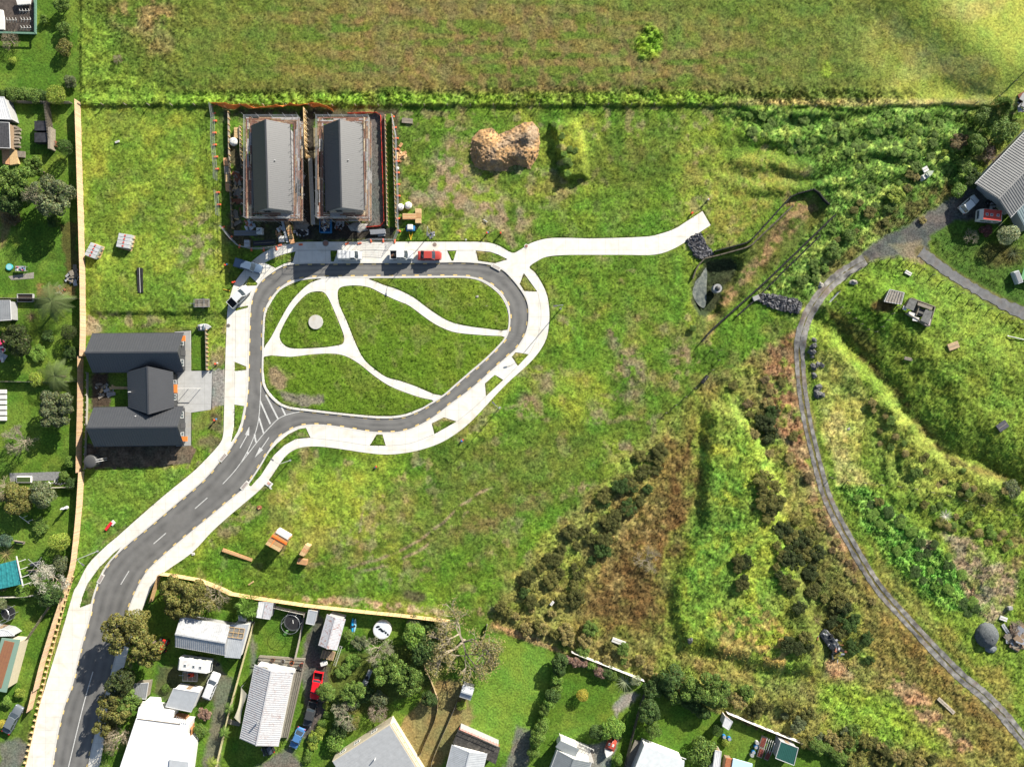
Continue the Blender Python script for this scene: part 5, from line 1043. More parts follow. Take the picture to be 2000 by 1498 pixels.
t = thing('ride_on_mower', 'red ride-on mower standing on the cage trailer', 'mower', P(374, 1317, .7) , .2); t.location.z = .56; MB().box((0, 0, .35), (1.1, .7, .4)).build('body', paint_mat('mower', (.55, .05, .02)), t, bevel=.08); MB().box((-.3, 0, .65), (.4, .4, .25)).build('seat', PLAST, t, bevel=.04)
t = thing('site_pump', 'blue and white machine on a small trailer with yellow drawbar by the footpath', 'machine', P(803, 448, 0) + Vector((0, 0, .08)), 0); MB().box((0, 0, .5), (1.7, 1.0, .5)).build('frame', M_BLUE, t, bevel=.05); MB().box((-.05, .15, 1.0), (1.1, 1.0, .5)).build('cover', W_WHITE, t, bevel=.12)
for s in (-1, 1): MB().tube((s * .95, 0, .3), (s * 1.12, 0, .3), .3, 12).build('wheel', TYRE, t)
MB().tube((-.4, -.55, .4), (0, -2.2, .35), .05, 6).tube((.4, -.55, .4), (0, -2.2, .35), .05, 6).build('drawbar', mat('yellow_paint', (.7, .42, .03)), t)
t = thing('wrecked_car', 'dark stripped car wreck with loose metal in the scrub beside the farm track', 'wreck', G(1622, 1254), ang((1600, 1225), (1645, 1280))); DK = mat('wreck_paint', (.03, .035, .04), rough=.4, noise=.4, nscale=3, dirt=.5, dcol=(.3, .32, .33)); MB().loft([sect(x, w_, .2, z) for x, w_, z in ((-3, .7, .7), (-2.6, .95, .9), (0, 1.0, 1.0), (1.6, .95, .9), (2.3, .6, .6))]).build('body', DK, t, True)
for i in range(26): x, y = rnd.uniform(-3.4, 3), rnd.uniform(-1.5, 1.5); MB().beam((x, y, .8 + rnd.uniform(0, .4)), (x + rnd.uniform(-.9, .9), y + rnd.uniform(-.7, .7), 1.0 + rnd.uniform(0, .3)), rnd.uniform(.08, .45), .06).build('scrap_metal', rnd.choice((STEEL, DK, BLACK, FRAME, M_RUST)), t)
for x, y in ((2, .6), (1.2, -.9), (-1.5, .8)): MB().tube((x, y, 1.0), (x + .05, y, 1.22), .34, 14).build('tyre', TYRE, t)
# ================================================================ gardens, sheds and houses round the edge
def shed(label, c4, h, roof, wall, dz=.35, name='garden_shed', cat='shed', rib=.03, pitch=.35, inset=.2, wallh=None, over=0, extra=None):
    """c4: four roof corners on the map at eave height; the first two are the high edge."""
    z0 = hz(*c4[0]); w = [P(*c, z0 + h + (dz if i < 2 else 0)) for i, c in enumerate(c4)]; ctr = sum(w, Vector()) / 4; t = thing(name, label, cat, (ctr.x, ctr.y, z0)); slope(t, w[0], w[1], w[2], w[3], roof, pitch, rib, t=.06)
    b = MB(); q = [p.lerp(Vector((ctr.x, ctr.y, p.z)), inset / max(.5, (p - ctr).length)) - Vector((0, 0, .09)) for p in w]; lo = [Vector((p.x, p.y, z0 - .3)) for p in q]
    b.add([*lo, *q], [(3, 2, 1, 0), (4, 5, 6, 7), (0, 1, 5, 4), (1, 2, 6, 5), (2, 3, 7, 6), (3, 0, 4, 7)]); wp(b, 'wall', wall, t)
    e = MB()
    for i in range(4): e.beam(w[i], w[(i + 1) % 4], .1, .1)
    wp(e, 'fascia', FRAME, t)
    m = (q[2] + q[3]) / 2; d = (q[3] - q[2]).normalized(); n_ = Vector((-d.y, d.x, 0)); n_ = n_ if (Vector((m.x, m.y, 0)) - Vector((ctr.x, ctr.y, 0))).dot(n_) > 0 else -n_
    m0 = ((q[0] + q[1]) / 2); dd = (q[1] - q[0]).normalized(); nn = Vector((-dd.y, dd.x, 0)); nn = nn if (Vector((m0.x - ctr.x, m0.y - ctr.y, 0))).dot(nn) > 0 else -nn
    if h > 1.9:
        dr = MB(); c = m0 + nn * .03; c.z = z0 + 1.0; dr.beam(c - dd * .45, c + dd * .45, .05, 2.0); wp(dr, 'door', W_WOOD, t)
    return t, w, ctr
# grey gabled workshop with lean-to
t = thing('workshop', 'grey gabled iron workshop with pale lean-to and rotten skylight beside the caravan', 'shed', P(400, 1245, 0)); gable(t, (341.9, 1238), (440.3, 1255.2), 2.9, 2.75, 3.7, 2.7, R_ZINC, W_GREY, pitch=.4, rib=.03, over=.1)
a_, b_, c_, d_ = P(449.8, 1219.7, 2.75), P(486, 1219, 2.75), P(469, 1285.7, 2.5), P(438.5, 1283, 2.5); slope(t, a_, b_, c_, d_, R_PALE, .4, .025, name='lean_to_roof'); wp(MB().prism([tuple(p.xy) for p in (a_ + Vector((.3, -.2, 0)), b_ + Vector((-.2, -.2, 0)), c_ + Vector((-.2, .2, 0)), d_ + Vector((.3, .2, 0)))], -.2, 2.4), 'wall', W_WHITE, t)
b = MB().slab([P(448, 1224, 2.78), P(478, 1228, 2.78), P(474, 1247, 2.74), P(444, 1243, 2.74)], .03); wp(b, 'skylight', mat('rotten_plastic', (.20, .19, .17), noise=.4, nscale=3), t)
b = MB()
for i in range(4): b.beam(P(448 + i * 10, 1224 + i * 1.3, 2.82), P(444 + i * 10, 1243 + i * 1.3, 2.79), .1, .04)
for i in range(3): b.beam(P(448 - i * 2, 1224 + i * 9.5, 2.84), P(478 - i * 2, 1228 + i * 9.5, 2.84), .1, .04)
wp(b, 'skylight_bars', M_TIMBER, t)
b = MB().slab([P(352, 1200, 2.4), P(390, 1206, 2.4), P(388, 1213, 2.55), P(352, 1207, 2.6)], .05); wp(b, 'fascia', M_TIMBER, t)
shed('small garage with grey roof between caravan and white house', [(339, 1344), (389, 1352), (373.4, 1390), (323.5, 1379.7)], 2.4, R_PALE, W_WHITE, .3)
# large white house, south-west
t = thing('white_house', 'large blinding white flat roofed house behind a brown timber fence', 'house', P(310, 1450, 0)); RW = roofmat('bright', (.80, .80, .80), .5, noise=.03)
def flat(poly, z, m, t, name='roof', th=.25, wall=None, inset=.35):
    w = [P(u, v, z) for u, v in poly]; wp(MB().prism([tuple(p.xy) for p in w], z - th, z), name, m, t)
    if wall: c = sum(w, Vector()) / len(w); wp(MB().prism([tuple(p.lerp(c, inset / (p - c).length).xy) for p in w], -.3, z - th), 'wall', wall, t)
flat([(266, 1402), (369, 1413), (363, 1440), (376, 1460), (366, 1530), (222, 1540), (234, 1498)], 3.3, RW, t, wall=W_WHITE); flat([(271, 1381), (340, 1389), (336, 1407), (267, 1400)], 3.05, RW, t, 'porch_roof', wall=W_WHITE); flat([(277, 1370), (305, 1372), (306, 1382), (273, 1381)], 2.5, W_WHITE, t, 'porch_roof', wall=W_WHITE); flat([(331, 1483), (368, 1488), (366, 1520), (328, 1518)], 3.6, R_PALE, t, 'annex_roof')
b = MB()
for i in range(6): p = P(345 + i * 3.5, 1403 + i * 1.2, 3.32); b.box((p.x, p.y, 3.36), (.08, 1.1, .06))
wp(b, 'ladder_frame', STEEL, t); wp(MB().beam(P(268, 1403, 3.34), P(352, 1414, 3.34), .15, .08), 'gutter', mat('leaf_litter', (.2, .17, .13), noise=.5, nscale=6), t)
palings('deck_fence', 'orange brown timber fence folding round the white house', [(309, 1367), (318, 1383), (346, 1390), (368, 1394), (381, 1413), (377, 1450), (371, 1495), (368, 1515)], 1.5, (.36, .17, .07), step=False)
t = thing('timber_deck', 'narrow orange brown deck between white house and its fence', 'deck', P(360, 1420, 0)); wp(MB().prism([tuple(P(u, v, .5).xy) for u, v in ((342, 1392), (366, 1396), (378, 1414), (373, 1455), (362, 1440), (366, 1412), (340, 1408))], .1, .55), 'boards', mat('deck_stain', (.30, .15, .07), noise=.2, nscale=4), t)
# long white house
t = thing('long_house', 'long white corrugated iron house with rust flecks on its roof', 'house', P(520, 1380, 0)); gable(t, (530, 1310), (500.5, 1456), 3.75, 3.6, 4.3, 3.1, roofmat('fleck', (.46, .46, .47), .5, dirt=.5, dcol=(.26, .15, .12), nscale=4.5), W_WHITE, pitch=.42, rib=.04, over=.3)
p = P(503, 1411, 4.6); wp(MB().tube((p.x, p.y, 3.2), (p.x, p.y, 5.0), .14, 10), 'chimney', STEEL, t); flat([(511, 1297), (577, 1308), (576, 1314), (534, 1312)], 3.3, W_WHITE, t, 'porch_roof')
t = thing('weathered_deck', 'weathered grey deck wrapping two sides of the long white house', 'deck', P(560, 1330, 0)); DK2 = mat('deck_grey', (.20, .185, .15), noise=.25, nscale=3)
for q in ([(506, 1281), (596, 1287), (590, 1312), (502, 1300)], [(571, 1306), (592, 1310), (562, 1440), (546, 1440)]): wp(MB().prism([tuple(P(u, v, .6).xy) for u, v in q], .05, .6), 'boards', DK2, t)
rl = MB()
for q in ([(508, 1279), (597, 1286)], [(597, 1286), (563, 1441)]):
    for z in (.9, 1.25, 1.6): rl.beam(P(*q[0], .6) + Vector((0, 0, z - .6)), P(*q[1], .6) + Vector((0, 0, z - .6)), .06, .1)
wp(rl, 'railing', M_OLDWOOD, t)
for u, v, lb, cc in ((534, 1287, 'brown pot plant on the north end of the weathered deck, westmost', (.25, .1, .05)), (554, 1290, 'grey round tub on the north end of the weathered deck', (.3, .3, .3)), (571, 1293, 'orange red box on the north end of the weathered deck', (.55, .13, .04)), (590, 1297, 'dark red crate in the corner of the weathered deck', (.35, .09, .06))):
    o = thing('garden_tub', lb, 'tub', P(u, v, .6)); MB().tube((0, 0, 0), (0, 0, .45), .35, 12, .42).build('tub', mat('tub_%g' % cc[0], cc), o); MB().disc((0, 0), .34, .40, .47, 12).build('soil', mat('tub_soil', (.05, .04, .03)), o)
t = thing('shade_sail', 'cream shade sail stretched beside the long white house', 'shade sail', P(470, 1380, 0)); q = [P(471, 1342, 2.4), P(484, 1357, 2.6), P(469, 1412, 2.6), P(457.5, 1401, 2.2)]; s_ = MB(); pts_ = []
for i in range(9):
    for j in range(9): a, c = i / 8, j / 8; p = (q[0].lerp(q[1], a)).lerp(q[3].lerp(q[2], a), c); k = .14 * math.sin(PI * c) * (1 if a < .5 else -1) * abs(a - .5) * 2; dv = (q[1] - q[0]).normalized(); p = p + dv * k * 3; p.z -= .25 * math.sin(PI * a) * math.sin(PI * c); pts_.append(p)
s_.add(pts_, [(i * 9 + j, (i + 1) * 9 + j, (i + 1) * 9 + j + 1, i * 9 + j + 1) for i in range(8) for j in range(8)]); wp(s_, 'cloth', mat('sail_cloth', (.50, .46, .34), rough=.8), t)
for p in (q[0], q[3]): wp(MB().tube((p.x, p.y, 0), p, .05, 6), 'post', STEEL, t)
t = thing('small_deck', 'small grey timber deck at the foot of the shade sail', 'deck', P(452, 1410, 0)); wp(MB().prism([tuple(P(u, v, .3).xy) for u, v in ((446, 1404), (470, 1411), (467, 1418), (444, 1413))], .02, .3), 'boards', DK2, t)
shed('white and rust streaked garden shed west of the trampoline', [(519.5, 1176), (533.7, 1178), (527, 1209), (513, 1207)], 2.1, R_RUSTY, W_GREY, .1); shed('white lean-to shed joined to the rust streaked one, under the fence', [(505.8, 1175.5), (519, 1176), (512.5, 1207), (500.5, 1205)], 2.0, R_WHITE, W_GREY, .1)
shed('small pale shed by the fence east of the trampoline', [(603, 1191), (620, 1194), (613.4, 1220), (597.5, 1217)], 2.2, R_PALE, W_GREY, .2); shed('tiny grey box shed behind the workshop lean-to', [(466, 1201), (481, 1203), (480, 1213), (466, 1211)], 1.4, R_ZINC, W_GREY, .1, 'store_box')
t = thing('long_shed', 'narrow gabled shed with patches of rust behind the bright red pickup', 'shed', P(648, 1235, 0)); gable(t, (655.5, 1206), (638.5, 1267), 1.75, 1.75, 2.9, 2.4, R_RUSTY, W_GREY, pitch=.3, rib=.03, over=.1)
t = thing('timber_stage', 'brown timber frame with steps at the south end of the rusty shed', 'frame', P(641, 1279, 0)); wp(MB().prism([tuple(P(u, v, .5).xy) for u, v in ((631, 1269), (655, 1274), (650, 1290), (626, 1285))], .05, .5), 'boards', W_WOOD, t); b = MB()
for i in range(5): b.beam(P(631 + i * 6, 1269 + i * 1.2, 1.3), P(626 + i * 6, 1285 + i * 1.2, 1.3), .09, .09)
wp(b, 'joists', M_TIMBER, t)
t = thing('white_box', 'white chest standing on the drive in front of the bright red pickup', 'box', P(634, 1293, 0), .3); MB().box((0, 0, .35), (1.2, .7, .7)).build('body', W_WHITE, t, bevel=.04); MB().box((0, 0, .74), (1.26, .76, .08)).build('lid', W_WHITE, t, bevel=.03)
t = thing('lattice_screen', 'white lattice screen leaning beside the rusty shed', 'screen', P(660, 1280, 0)); b = MB()
for i in range(12): b.beam(P(664 - i * 1.1, 1262 + i * 3.2, .4), P(668 - i * 1.1, 1263 + i * 3.2, .9), .06, .05)
b.beam(P(664, 1261, .4), P(651, 1300, .4), .06, .05).beam(P(668, 1262, .9), P(655, 1301, .9), .06, .05); wp(b, 'slats', W_WHITE, t)
# grey house, dark roofed house, southern houses
t = thing('grey_house', 'large plain grey roofed house with cream walls at the southern edge', 'house', P(740, 1470, 0)); a, b2, c, d = P(650, 1487, 3.1), P(761, 1416, 3.5), P(825, 1520, 3.5), P(714, 1594, 3.1); slope(t, b2, c, d, a, roofmat('flatgrey', (.36, .37, .38), .5), .5, .02); ctr = (a + b2 + c + d) / 4; wp(MB().prism([tuple(p.lerp(ctr, -.02).xy) for p in (a, b2, c, d)], -.3, 2.95), 'wall', W_CREAM, t)
dd = (b2 - a).normalized(); nn = Vector((-dd.y, dd.x, 0))
for f in (.15, .4, .7): c0 = a.lerp(b2, f) + nn * .12; c0.z = 1.7; window(t, c0, dd, 1.3, 1.0, nn)
p = P(732, 1483, 3.8); wp(MB().tube((p.x, p.y, 3), (p.x, p.y, 4.1), .1, 8), 'flue', FRAME, t)
b = MB(); e0, e1 = P(762, 1410, 1.0), P(828, 1518, 1.0); dv = (e1 - e0).normalized(); nv = Vector((-dv.y, dv.x, 0)); L_ = (e1 - e0).length
for i in range(int(L_ / 1.4)): b.beam(e0 + dv * i * 1.4 + Vector((0, 0, 1.6)), e0 + dv * i * 1.4 + nv * 1.2 + Vector((0, 0, 1.6)), .07, .1)
b.beam(e0 + nv * 1.2 + Vector((0, 0, 1.65)), e1 + nv * 1.2 + Vector((0, 0, 1.65)), .1, .12); wp(b, 'pergola', M_TIMBER, t)
t = thing('mossy_house', 'house with black mossy porch roof and two pale planes', 'house', P(920, 1470, 0)); gable(t, (917.5, 1468.5), (904, 1522), 3.3, 3.5, 4.2, 3.2, R_PALE, W_WHITE, pitch=.35, rib=.03, over=.1); flat([(896, 1424), (977, 1460), (968, 1492), (917, 1466), (884, 1450)], 2.9, mat('moss_roof', (.045, .042, .038), noise=.5, nscale=3, dirt=.5, dcol=(.16, .14, .12), rough=.8), t, 'porch_roof', th=.12, wall=W_GREY)
rl = MB()
for z in (.9, 1.3): rl.beam(P(898, 1420, 2.9) + Vector((0, 0, z - .5)), P(976, 1453, 2.9) + Vector((0, 0, z - .5)), .05, .06)
for i in range(14): p = P(898 + i * 6, 1420 + i * 2.5, 2.9); rl.box((p.x, p.y, 3.3), (.05, .05, .9))
wp(rl, 'railing', mat('red_rail', (.42, .10, .06)), t)
t = thing('slate_house', 'house with white railed deck and slate grey planes beside the motor boat', 'house', P(1100, 1475, 0)); SL = roofmat('slate', (.19, .21, .22), .5); gable(t, (1121, 1482), (1098, 1545), 3.6, 3.2, 4.2, 3.2, SL, W_WHITE, pitch=.35, rib=.03, over=.1); flat([(1094, 1446), (1131, 1463), (1122, 1483), (1085, 1458)], 3.0, SL, t, 'porch_roof', wall=W_WHITE); wp(MB().prism([tuple(P(u, v, .6).xy) for u, v in ((1095, 1436), (1150, 1458), (1160, 1490), (1125, 1478), (1130, 1462), (1093, 1446))], 0, .6), 'deck', mat('pale_deck', (.5, .48, .44), noise=.1), t)
rl = MB()
for z in (1.1, 1.6): rl.beam(P(1093, 1434, z), P(1160, 1464, z), .07, .07)
for i in range(12): p = P(1093 + i * 6, 1434 + i * 2.7, 1.1); rl.box((p.x, p.y, 1.1), (.07, .07, 1.0))
wp(rl, 'railing', W_WHITE, t)
t = thing('pale_house', 'house with very pale blue roof and timber patio at the southern edge', 'house', P(1290, 1480, 0)); flat([(1258, 1455), (1337, 1486), (1330, 1560), (1232, 1520), (1248, 1480)], 3.3, roofmat('paleblue', (.58, .61, .62), .5), t, wall=W_WHITE); wp(MB().prism([tuple(P(u, v, .3).xy) for u, v in ((1240, 1445), (1262, 1450), (1240, 1515), (1215, 1510))], 0, .3), 'patio', DK2, t); wp(MB().beam(P(1258, 1451, 3.2), P(1340, 1482, 3.2), .12, .12), 'gutter', FRAME, t)
t = thing('tool_shed', 'grey gabled garden shed standing alone on the lawn edge', 'shed', P(911, 1354, 0)); gable(t, (900.5, 1350), (922.5, 1357), 1.1, 1.15, 2.5, 2.1, R_PALE, W_GREY, inset=.12, over=.1, pitch=.3, rib=.025)
shed('small white garden shed against the white wall', [(1417, 1398.5), (1431, 1409), (1423, 1425), (1411, 1417)], 2.1, R_WHITE, W_WHITE, .1); shed('dark green roofed shed beside the raised vegetable beds', [(1525, 1447), (1559, 1460), (1550.6, 1494), (1514.6, 1480)], 2.3, R_GREEN, W_GREY, .3, 'green_shed'); shed('long white sleepout at the southern edge of the lawn', [(1397, 1465), (1409, 1467), (1402, 1530), (1388, 1530)], 2.3, R_WHITE, W_WHITE, .1, 'sleepout')
t = thing('play_house', 'brown sided play hut with blue and white roof edge', 'hut', P(1445, 1490, 0)); flat([(1419, 1480), (1432, 1482), (1426, 1520), (1412, 1518)], 1.8, mat('hut_brown', (.35, .13, .06), noise=.2), t, wall=W_WOOD); flat([(1432, 1481), (1470, 1492), (1466, 1525), (1426, 1520)], 2.0, mat('hut_blue', (.45, .62, .75)), t, 'awning')
for i, (cu_, lb) in enumerate((([(1489, 1437), (1500, 1441), (1492, 1462), (1482, 1458)], 'brown raised bed nearest the white wall'), ([(1484, 1459), (1494, 1463), (1488, 1481), (1478, 1477)], 'red brown raised bed at the lawn side, southmost'), ([(1500, 1464), (1509, 1468), (1500, 1486), (1492, 1482)], 'red brown raised bed close to the green shed'))):
    t = thing('raised_bed', lb, 'raised bed', P(*cu_[0], 0)); wp(MB().prism([tuple(P(u, v, .4).xy) for u, v in cu_], 0, .35), 'frame', M_OLDWOOD, t); c = (sum(p[0] for p in cu_) / 4, sum(p[1] for p in cu_) / 4); wp(MB().prism([tuple(P(c[0] + (u - c[0]) * .8, c[1] + (v - c[1]) * .8, .4).xy) for u, v in cu_], .3, .40), 'soil', mat('bed_soil', (.18, .05, .035), noise=.4, nscale=4), t)
t = thing('plant_frame', 'pale pipe frame arched over the raised beds', 'frame', P(1507, 1450, 0)); b = MB()
for i in range(5): b.path([P(1499 + i * 4, 1440 + i * 1.5, 0), P(1497 + i * 4, 1446 + i * 1.5, 1.5), P(1492 + i * 4, 1462 + i * 1.5, 1.5), P(1490 + i * 4, 1468 + i * 1.5, 0)], .04, 5)
wp(b, 'hoops', FRAME, t)
for u, v, lb in ((1413, 1436, 'small blue tub on the lawn beside the white shed, west one'), (1423, 1440, 'small blue tub on the lawn beside the white shed, east one'), (1477, 1448, 'grey drum at the north end of the drum row'), (1475, 1456, 'blue drum in the middle of the drum row'), (1470, 1466, 'bright blue drum near the south of the drum row'), (1467, 1472, 'white topped drum at the south end of the drum row')):
    o = thing('drum', lb, 'drum', P(u, v, 0)); cc = (.03, .2, .5) if 'blue' in lb else (.5, .5, .5); MB().tube((0, 0, 0), (0, 0, .6), .36, 14).build('barrel', mat('drum%g' % cc[0], cc, rough=.4), o); MB().tube((0, 0, .6), (0, 0, .63), .3, 14).build('lid', W_GREY, o)
# trampolines and pool
def tramp(u, v, r, label, net=True, slide=False):
    t = thing('trampoline', label, 'trampoline', P(u, v, 0)); MB().disc((0, 0), r * .86, .78, .80, 28).build('mat', BLACK, t); b = MB(); n = 28
    for i in range(n): a0, a1 = 2 * PI * i / n, 2 * PI * (i + 1) / n; b.add([(math.cos(a) * k * r, math.sin(a) * k * r, z) for a in (a0, a1) for k, z in ((.86, .8), (1, .84), (1, .76))], [(0, 1, 4, 3), (1, 2, 5, 4), (2, 0, 3, 5)])
    b.build('rim_pad', mat('tramp_pad', (.05, .055, .055)), t); f = MB()
    for i in range(6): a = 2 * PI * i / 6; x, y = math.cos(a) * r, math.sin(a) * r; f.tube((x, y, 0), (x, y, 2.4 if net else .8), .035, 5)
    for i in range(24): a0, a1 = 2 * PI * i / 24, 2 * PI * (i + 1) / 24; f.tube((math.cos(a0) * r, math.sin(a0) * r, 2.4 if net else .6), (math.cos(a1) * r, math.sin(a1) * r, 2.4 if net else .6), .03, 5)
    f.build('frame', STEEL, t)
    MB().beam((-.05, .35, .815), (.05, -.35, .815), .14, .01).build('logo_stripe', W_WHITE, t)
    if slide: MB().slab([(-r * .75, -r * .9, .8), (-r * .45, -r * 1.0, .8), (-r * .95, -r * 1.7, .05), (-r * 1.25, -r * 1.55, .05)], .05).build('slide', mat('lime_slide', (.2, .6, .08), rough=.4), t)
tramp(575, 1211, 1.8, 'round black trampoline with bright green slide on the walled lawn', slide=True); tramp(22, 1194, 1.4, 'round black trampoline with white mark in the shaded western garden')
t = thing('garden_pool', 'round white rimmed pool with torn dark patches behind the southern fence', 'pool', P(748, 1227, 0)); MB().tube((0, 0, 0), (0, 0, .9), 1.75, 26).build('wall', W_WHITE, t); MB().disc((0, 0), 1.6, .9, .93, 26).build('cover', mat('pool_cover', (.60, .64, .68), rough=.35), t); rg = random.Random(4)
b = MB()
for i in range(10): x, y = -.8 + i * .2 + rg.uniform(-.2, .2), .7 - i * .17 + rg.uniform(-.2, .2); b.prism([(x + rg.uniform(.15, .42) * math.cos(k * PI / 3), y + rg.uniform(.12, .32) * math.sin(k * PI / 3)) for k in range(6)], .931 + i * .002, .94 + i * .002)
b.build('dark_water', mat('pool_dark', (.01, .015, .02), rough=.1), t)
t = thing('garden_machine', 'weathered pale metal machine with a round gear lying under the lemon tree', 'machine', P(718, 1322, .3), ang((713, 1338), (727, 1306))); MB().box((.8, 0, .4), (1.8, .8, .6)).box((-1.0, 0, .35), (1.1, 1.0, .5)).build('body', W_GREY, t, bevel=.06); MB().disc((.2, .1), .35, .7, .78, 14).build('gear', BLACK, t)

# fences inside the gardens
def lowfence(label, pts, h=1.4, c=(.25, .23, .20), **k): return palings('garden_fence', label, pts, h, c, rails=False, pitch=.3, bw=.29, **k)
lowfence('pale timber fence between gravel drive and long white house', [(498, 1214), (478, 1286), (453, 1376), (425, 1493), (420, 1520)], 1.2, (.50, .44, .26)); lowfence('grey fence east of the trampoline lawn', [(598, 1194), (590, 1235), (578, 1287)], 1.5, (.34, .31, .27)); lowfence('grey fence behind the trampoline under the new timber fence', [(536, 1182), (560, 1188), (597, 1196)], 1.4, (.4, .38, .34))
lowfence('thin grey fence crossing the western gardens above the tree fern', [(-5, 583), (60, 584), (154, 584)], 1.1, (.30, .28, .26)); lowfence('thin grey fence crossing the western gardens below the palm', [(-5, 745), (80, 746), (154, 745)], 1.1, (.24, .23, .22)); lowfence('curving pale fence below the concrete strip in the west', [(-5, 972), (30, 956), (90, 952), (148, 950)], 1.1, (.4, .37, .32)); lowfence('thin fence north of the shaded garden with the black trampoline', [(-5, 1164), (40, 1164), (78, 1160)], 1.1, (.42, .4, .36)); lowfence('old slatted wood fence slanting between trampoline and timber fence', [(57, 1246), (80, 1212), (104, 1178)], 1.2, (.36, .30, .20)); lowfence('wooden fence below the clipped hedge in the north-west', [(0, 201), (60, 203), (142, 203)], 1.2, (.26, .23, .19))
lowfence('curved timber fence across the bare brown yard', [(829, 1300), (842, 1325), (855, 1360), (858, 1372), (850, 1405), (830, 1450), (822, 1470)], .9, (.34, .26, .15)); lowfence('thin fence between bare brown path and green lawn', [(893, 1368), (880, 1400), (862, 1440), (845, 1480), (840, 1510)], .8, (.36, .33, .26)); lowfence('dark boundary fence right of the motor boat', [(1258, 1350), (1245, 1390), (1232, 1440), (1215, 1510)], 1.5, (.10, .09, .08)); lowfence('pale rail fence at the west side of the green lawn', [(952, 1218), (945, 1245), (933, 1270)], .9, (.42, .38, .32))
palings('white_wall', 'clean white wall behind the flower border east of the hedge', [(1116, 1270), (1140, 1280), (1200, 1303), (1257, 1326)], 1.2, (.62, .60, .57), rails=False, var=.03, cat='wall', top_cap=False); palings('white_wall', 'long white wall above the dark green shed', [(1418, 1388), (1470, 1410), (1520, 1430), (1565, 1447)], 1.3, (.62, .60, .57), rails=False, var=.03, cat='wall')
# western gardens
t = thing('garden_cage', 'green framed vegetable enclosure with white hoops and cloth in the north-west corner', 'enclosure', P(35, 32, 0)); b = MB()
for q in ([(69, -5), (69, 66)], [(69, 66), (-5, 64)]): b.beam(P(*q[0], 1.3), P(*q[1], 1.3), .3, .12).beam(P(*q[0], .4), P(*q[1], .4), .08, .8)
wp(b, 'frame', mat('green_wood', (.12, .22, .16), noise=.2), t); wp(MB().prism([tuple(P(u, v, .1).xy) for u, v in ((-5, 0), (66, 0), (66, 62), (-5, 62))], -.1, .12), 'soil_bed', mat('garden_soil', (.075, .06, .05), noise=.4, nscale=2), t)
for cx_, cy_ in ((47, 22), (22, 40), (50, 39), (50, 55)):
    b = MB()
    for i in range(4): u = cx_ - 10 + i * 6; b.path([P(u, cy_ - 5, .1), P(u + 1, cy_ - 3, .9), P(u + 2, cy_, 1.1), P(u + 2, cy_ + 4, .7), P(u + 1, cy_ + 5, .1)], .03, 5)
    b.tube(P(cx_ - 8, cy_, 1.1), P(cx_ + 10, cy_, 1.1), .03, 5); wp(b, 'hoops', W_WHITE, t)
for q in ([(30, -4), (60, -4), (58, 8), (34, 10)], [(-5, 18), (5, 20), (8, 40), (8, 58), (-5, 58)]): wp(MB().prism([tuple(P(u, v, 1.0).xy) for u, v in q], .7, 1.0), 'cloth', W_WHITE, t)
shed('white and grey shed roof beside two blue barrels at the north-west edge', [(-25, 188), (8, 190), (22, 234), (-25, 232)], 2.3, R_WHITE, W_GREY, .2)
for u, v, k in ((25, 224, 'upper'), (27, 233, 'lower')): o = thing('barrel', 'bright blue barrel beside the north-west shed, %s one' % k, 'barrel', P(u, v, 0), 0); MB().tube((-.4, 0, .9), (.5, 0, .9), .38, 14).build('barrel', mat('bright_blue', (.01, .16, .55), rough=.35), o); MB().box((0, 0, .3), (1.0, .7, .55)).build('stand', M_OLDWOOD, o)
shed('cluttered dark lean-to with timber rack at the north-west edge', [(-25, 238), (18, 240), (20, 290), (-25, 288)], 2.0, mat('lean_dark', (.06, .06, .065), noise=.3), W_WOOD, .1, 'lean_to', cat='lean-to')
t = thing('timber_rack', 'rack of stacked weathered timber beside the cluttered lean-to', 'rack', P(29, 265, 0))
for i in range(7): p = P(29 + rnd.uniform(-2, 2), 247 + i * 6.5, .8); wp(MB().box((p.x, p.y, .4 + rnd.uniform(.0, .3)), (rnd.uniform(1.2, 2.0), .4, .5), rnd.uniform(-.3, .3)), 'timber', M_OLDWOOD, t)
t = thing('timber_platform', 'pale timber platform with an orange side below the cluttered lean-to', 'platform', P(22, 306, 0)); wp(MB().prism([tuple(P(u, v, .5).xy) for u, v in ((3, 290), (18, 292), (20, 322), (5, 320))], 0, .5), 'orange_boards', M_TIMBER2, t); wp(MB().prism([tuple(P(u, v, .5).xy) for u, v in ((18, 291), (33, 294), (36, 320), (20, 323))], 0, .55), 'boards', M_TIMBER, t); wp(MB().prism([tuple(P(u, v, .5).xy) for u, v in ((33, 295), (48, 296), (48, 308), (34, 307))], .2, .5), 'boards', M_OLDWOOD, t)
t = thing('slatted_screen', 'slatted timber screen standing down the middle of the shaded lawn', 'screen', P(99, 240, 0)); b = MB()
for i in range(24): p = P(97 + i * .35, 206 + i * 3, 0); b.box((p.x, p.y, .8), (.35, .1, 1.6))
wp(b, 'slats', M_OLDWOOD, t)
t = thing('dark_shed', 'dark twin panelled hutch beside the slatted screen', 'hutch', P(80, 258, 0)); 
for v in (246, 269): p = P(80, v, 1.2); wp(MB().box((p.x, p.y, .6), (2.6, 1.9, 1.2)), 'box', mat('hutch_dark', (.035, .035, .04), rough=.5, noise=.4, nscale=2), t, .05)
p = P(97, 270, 1.4); wp(MB().box((p.x, p.y, .8), (.5, 4.2, 1.5)), 'side_frame', M_OLDWOOD, t)
t = thing('red_trough', 'small rust red trough at the south end of the slatted screen', 'trough', P(107, 283, 0)); MB().box((0, 0, .3), (1.2, 1.1, .6)).build('body', M_RUST, t, bevel=.04); MB().box((0, 0, .62), (.9, .8, .04)).build('lid', M_OLDWOOD, t)
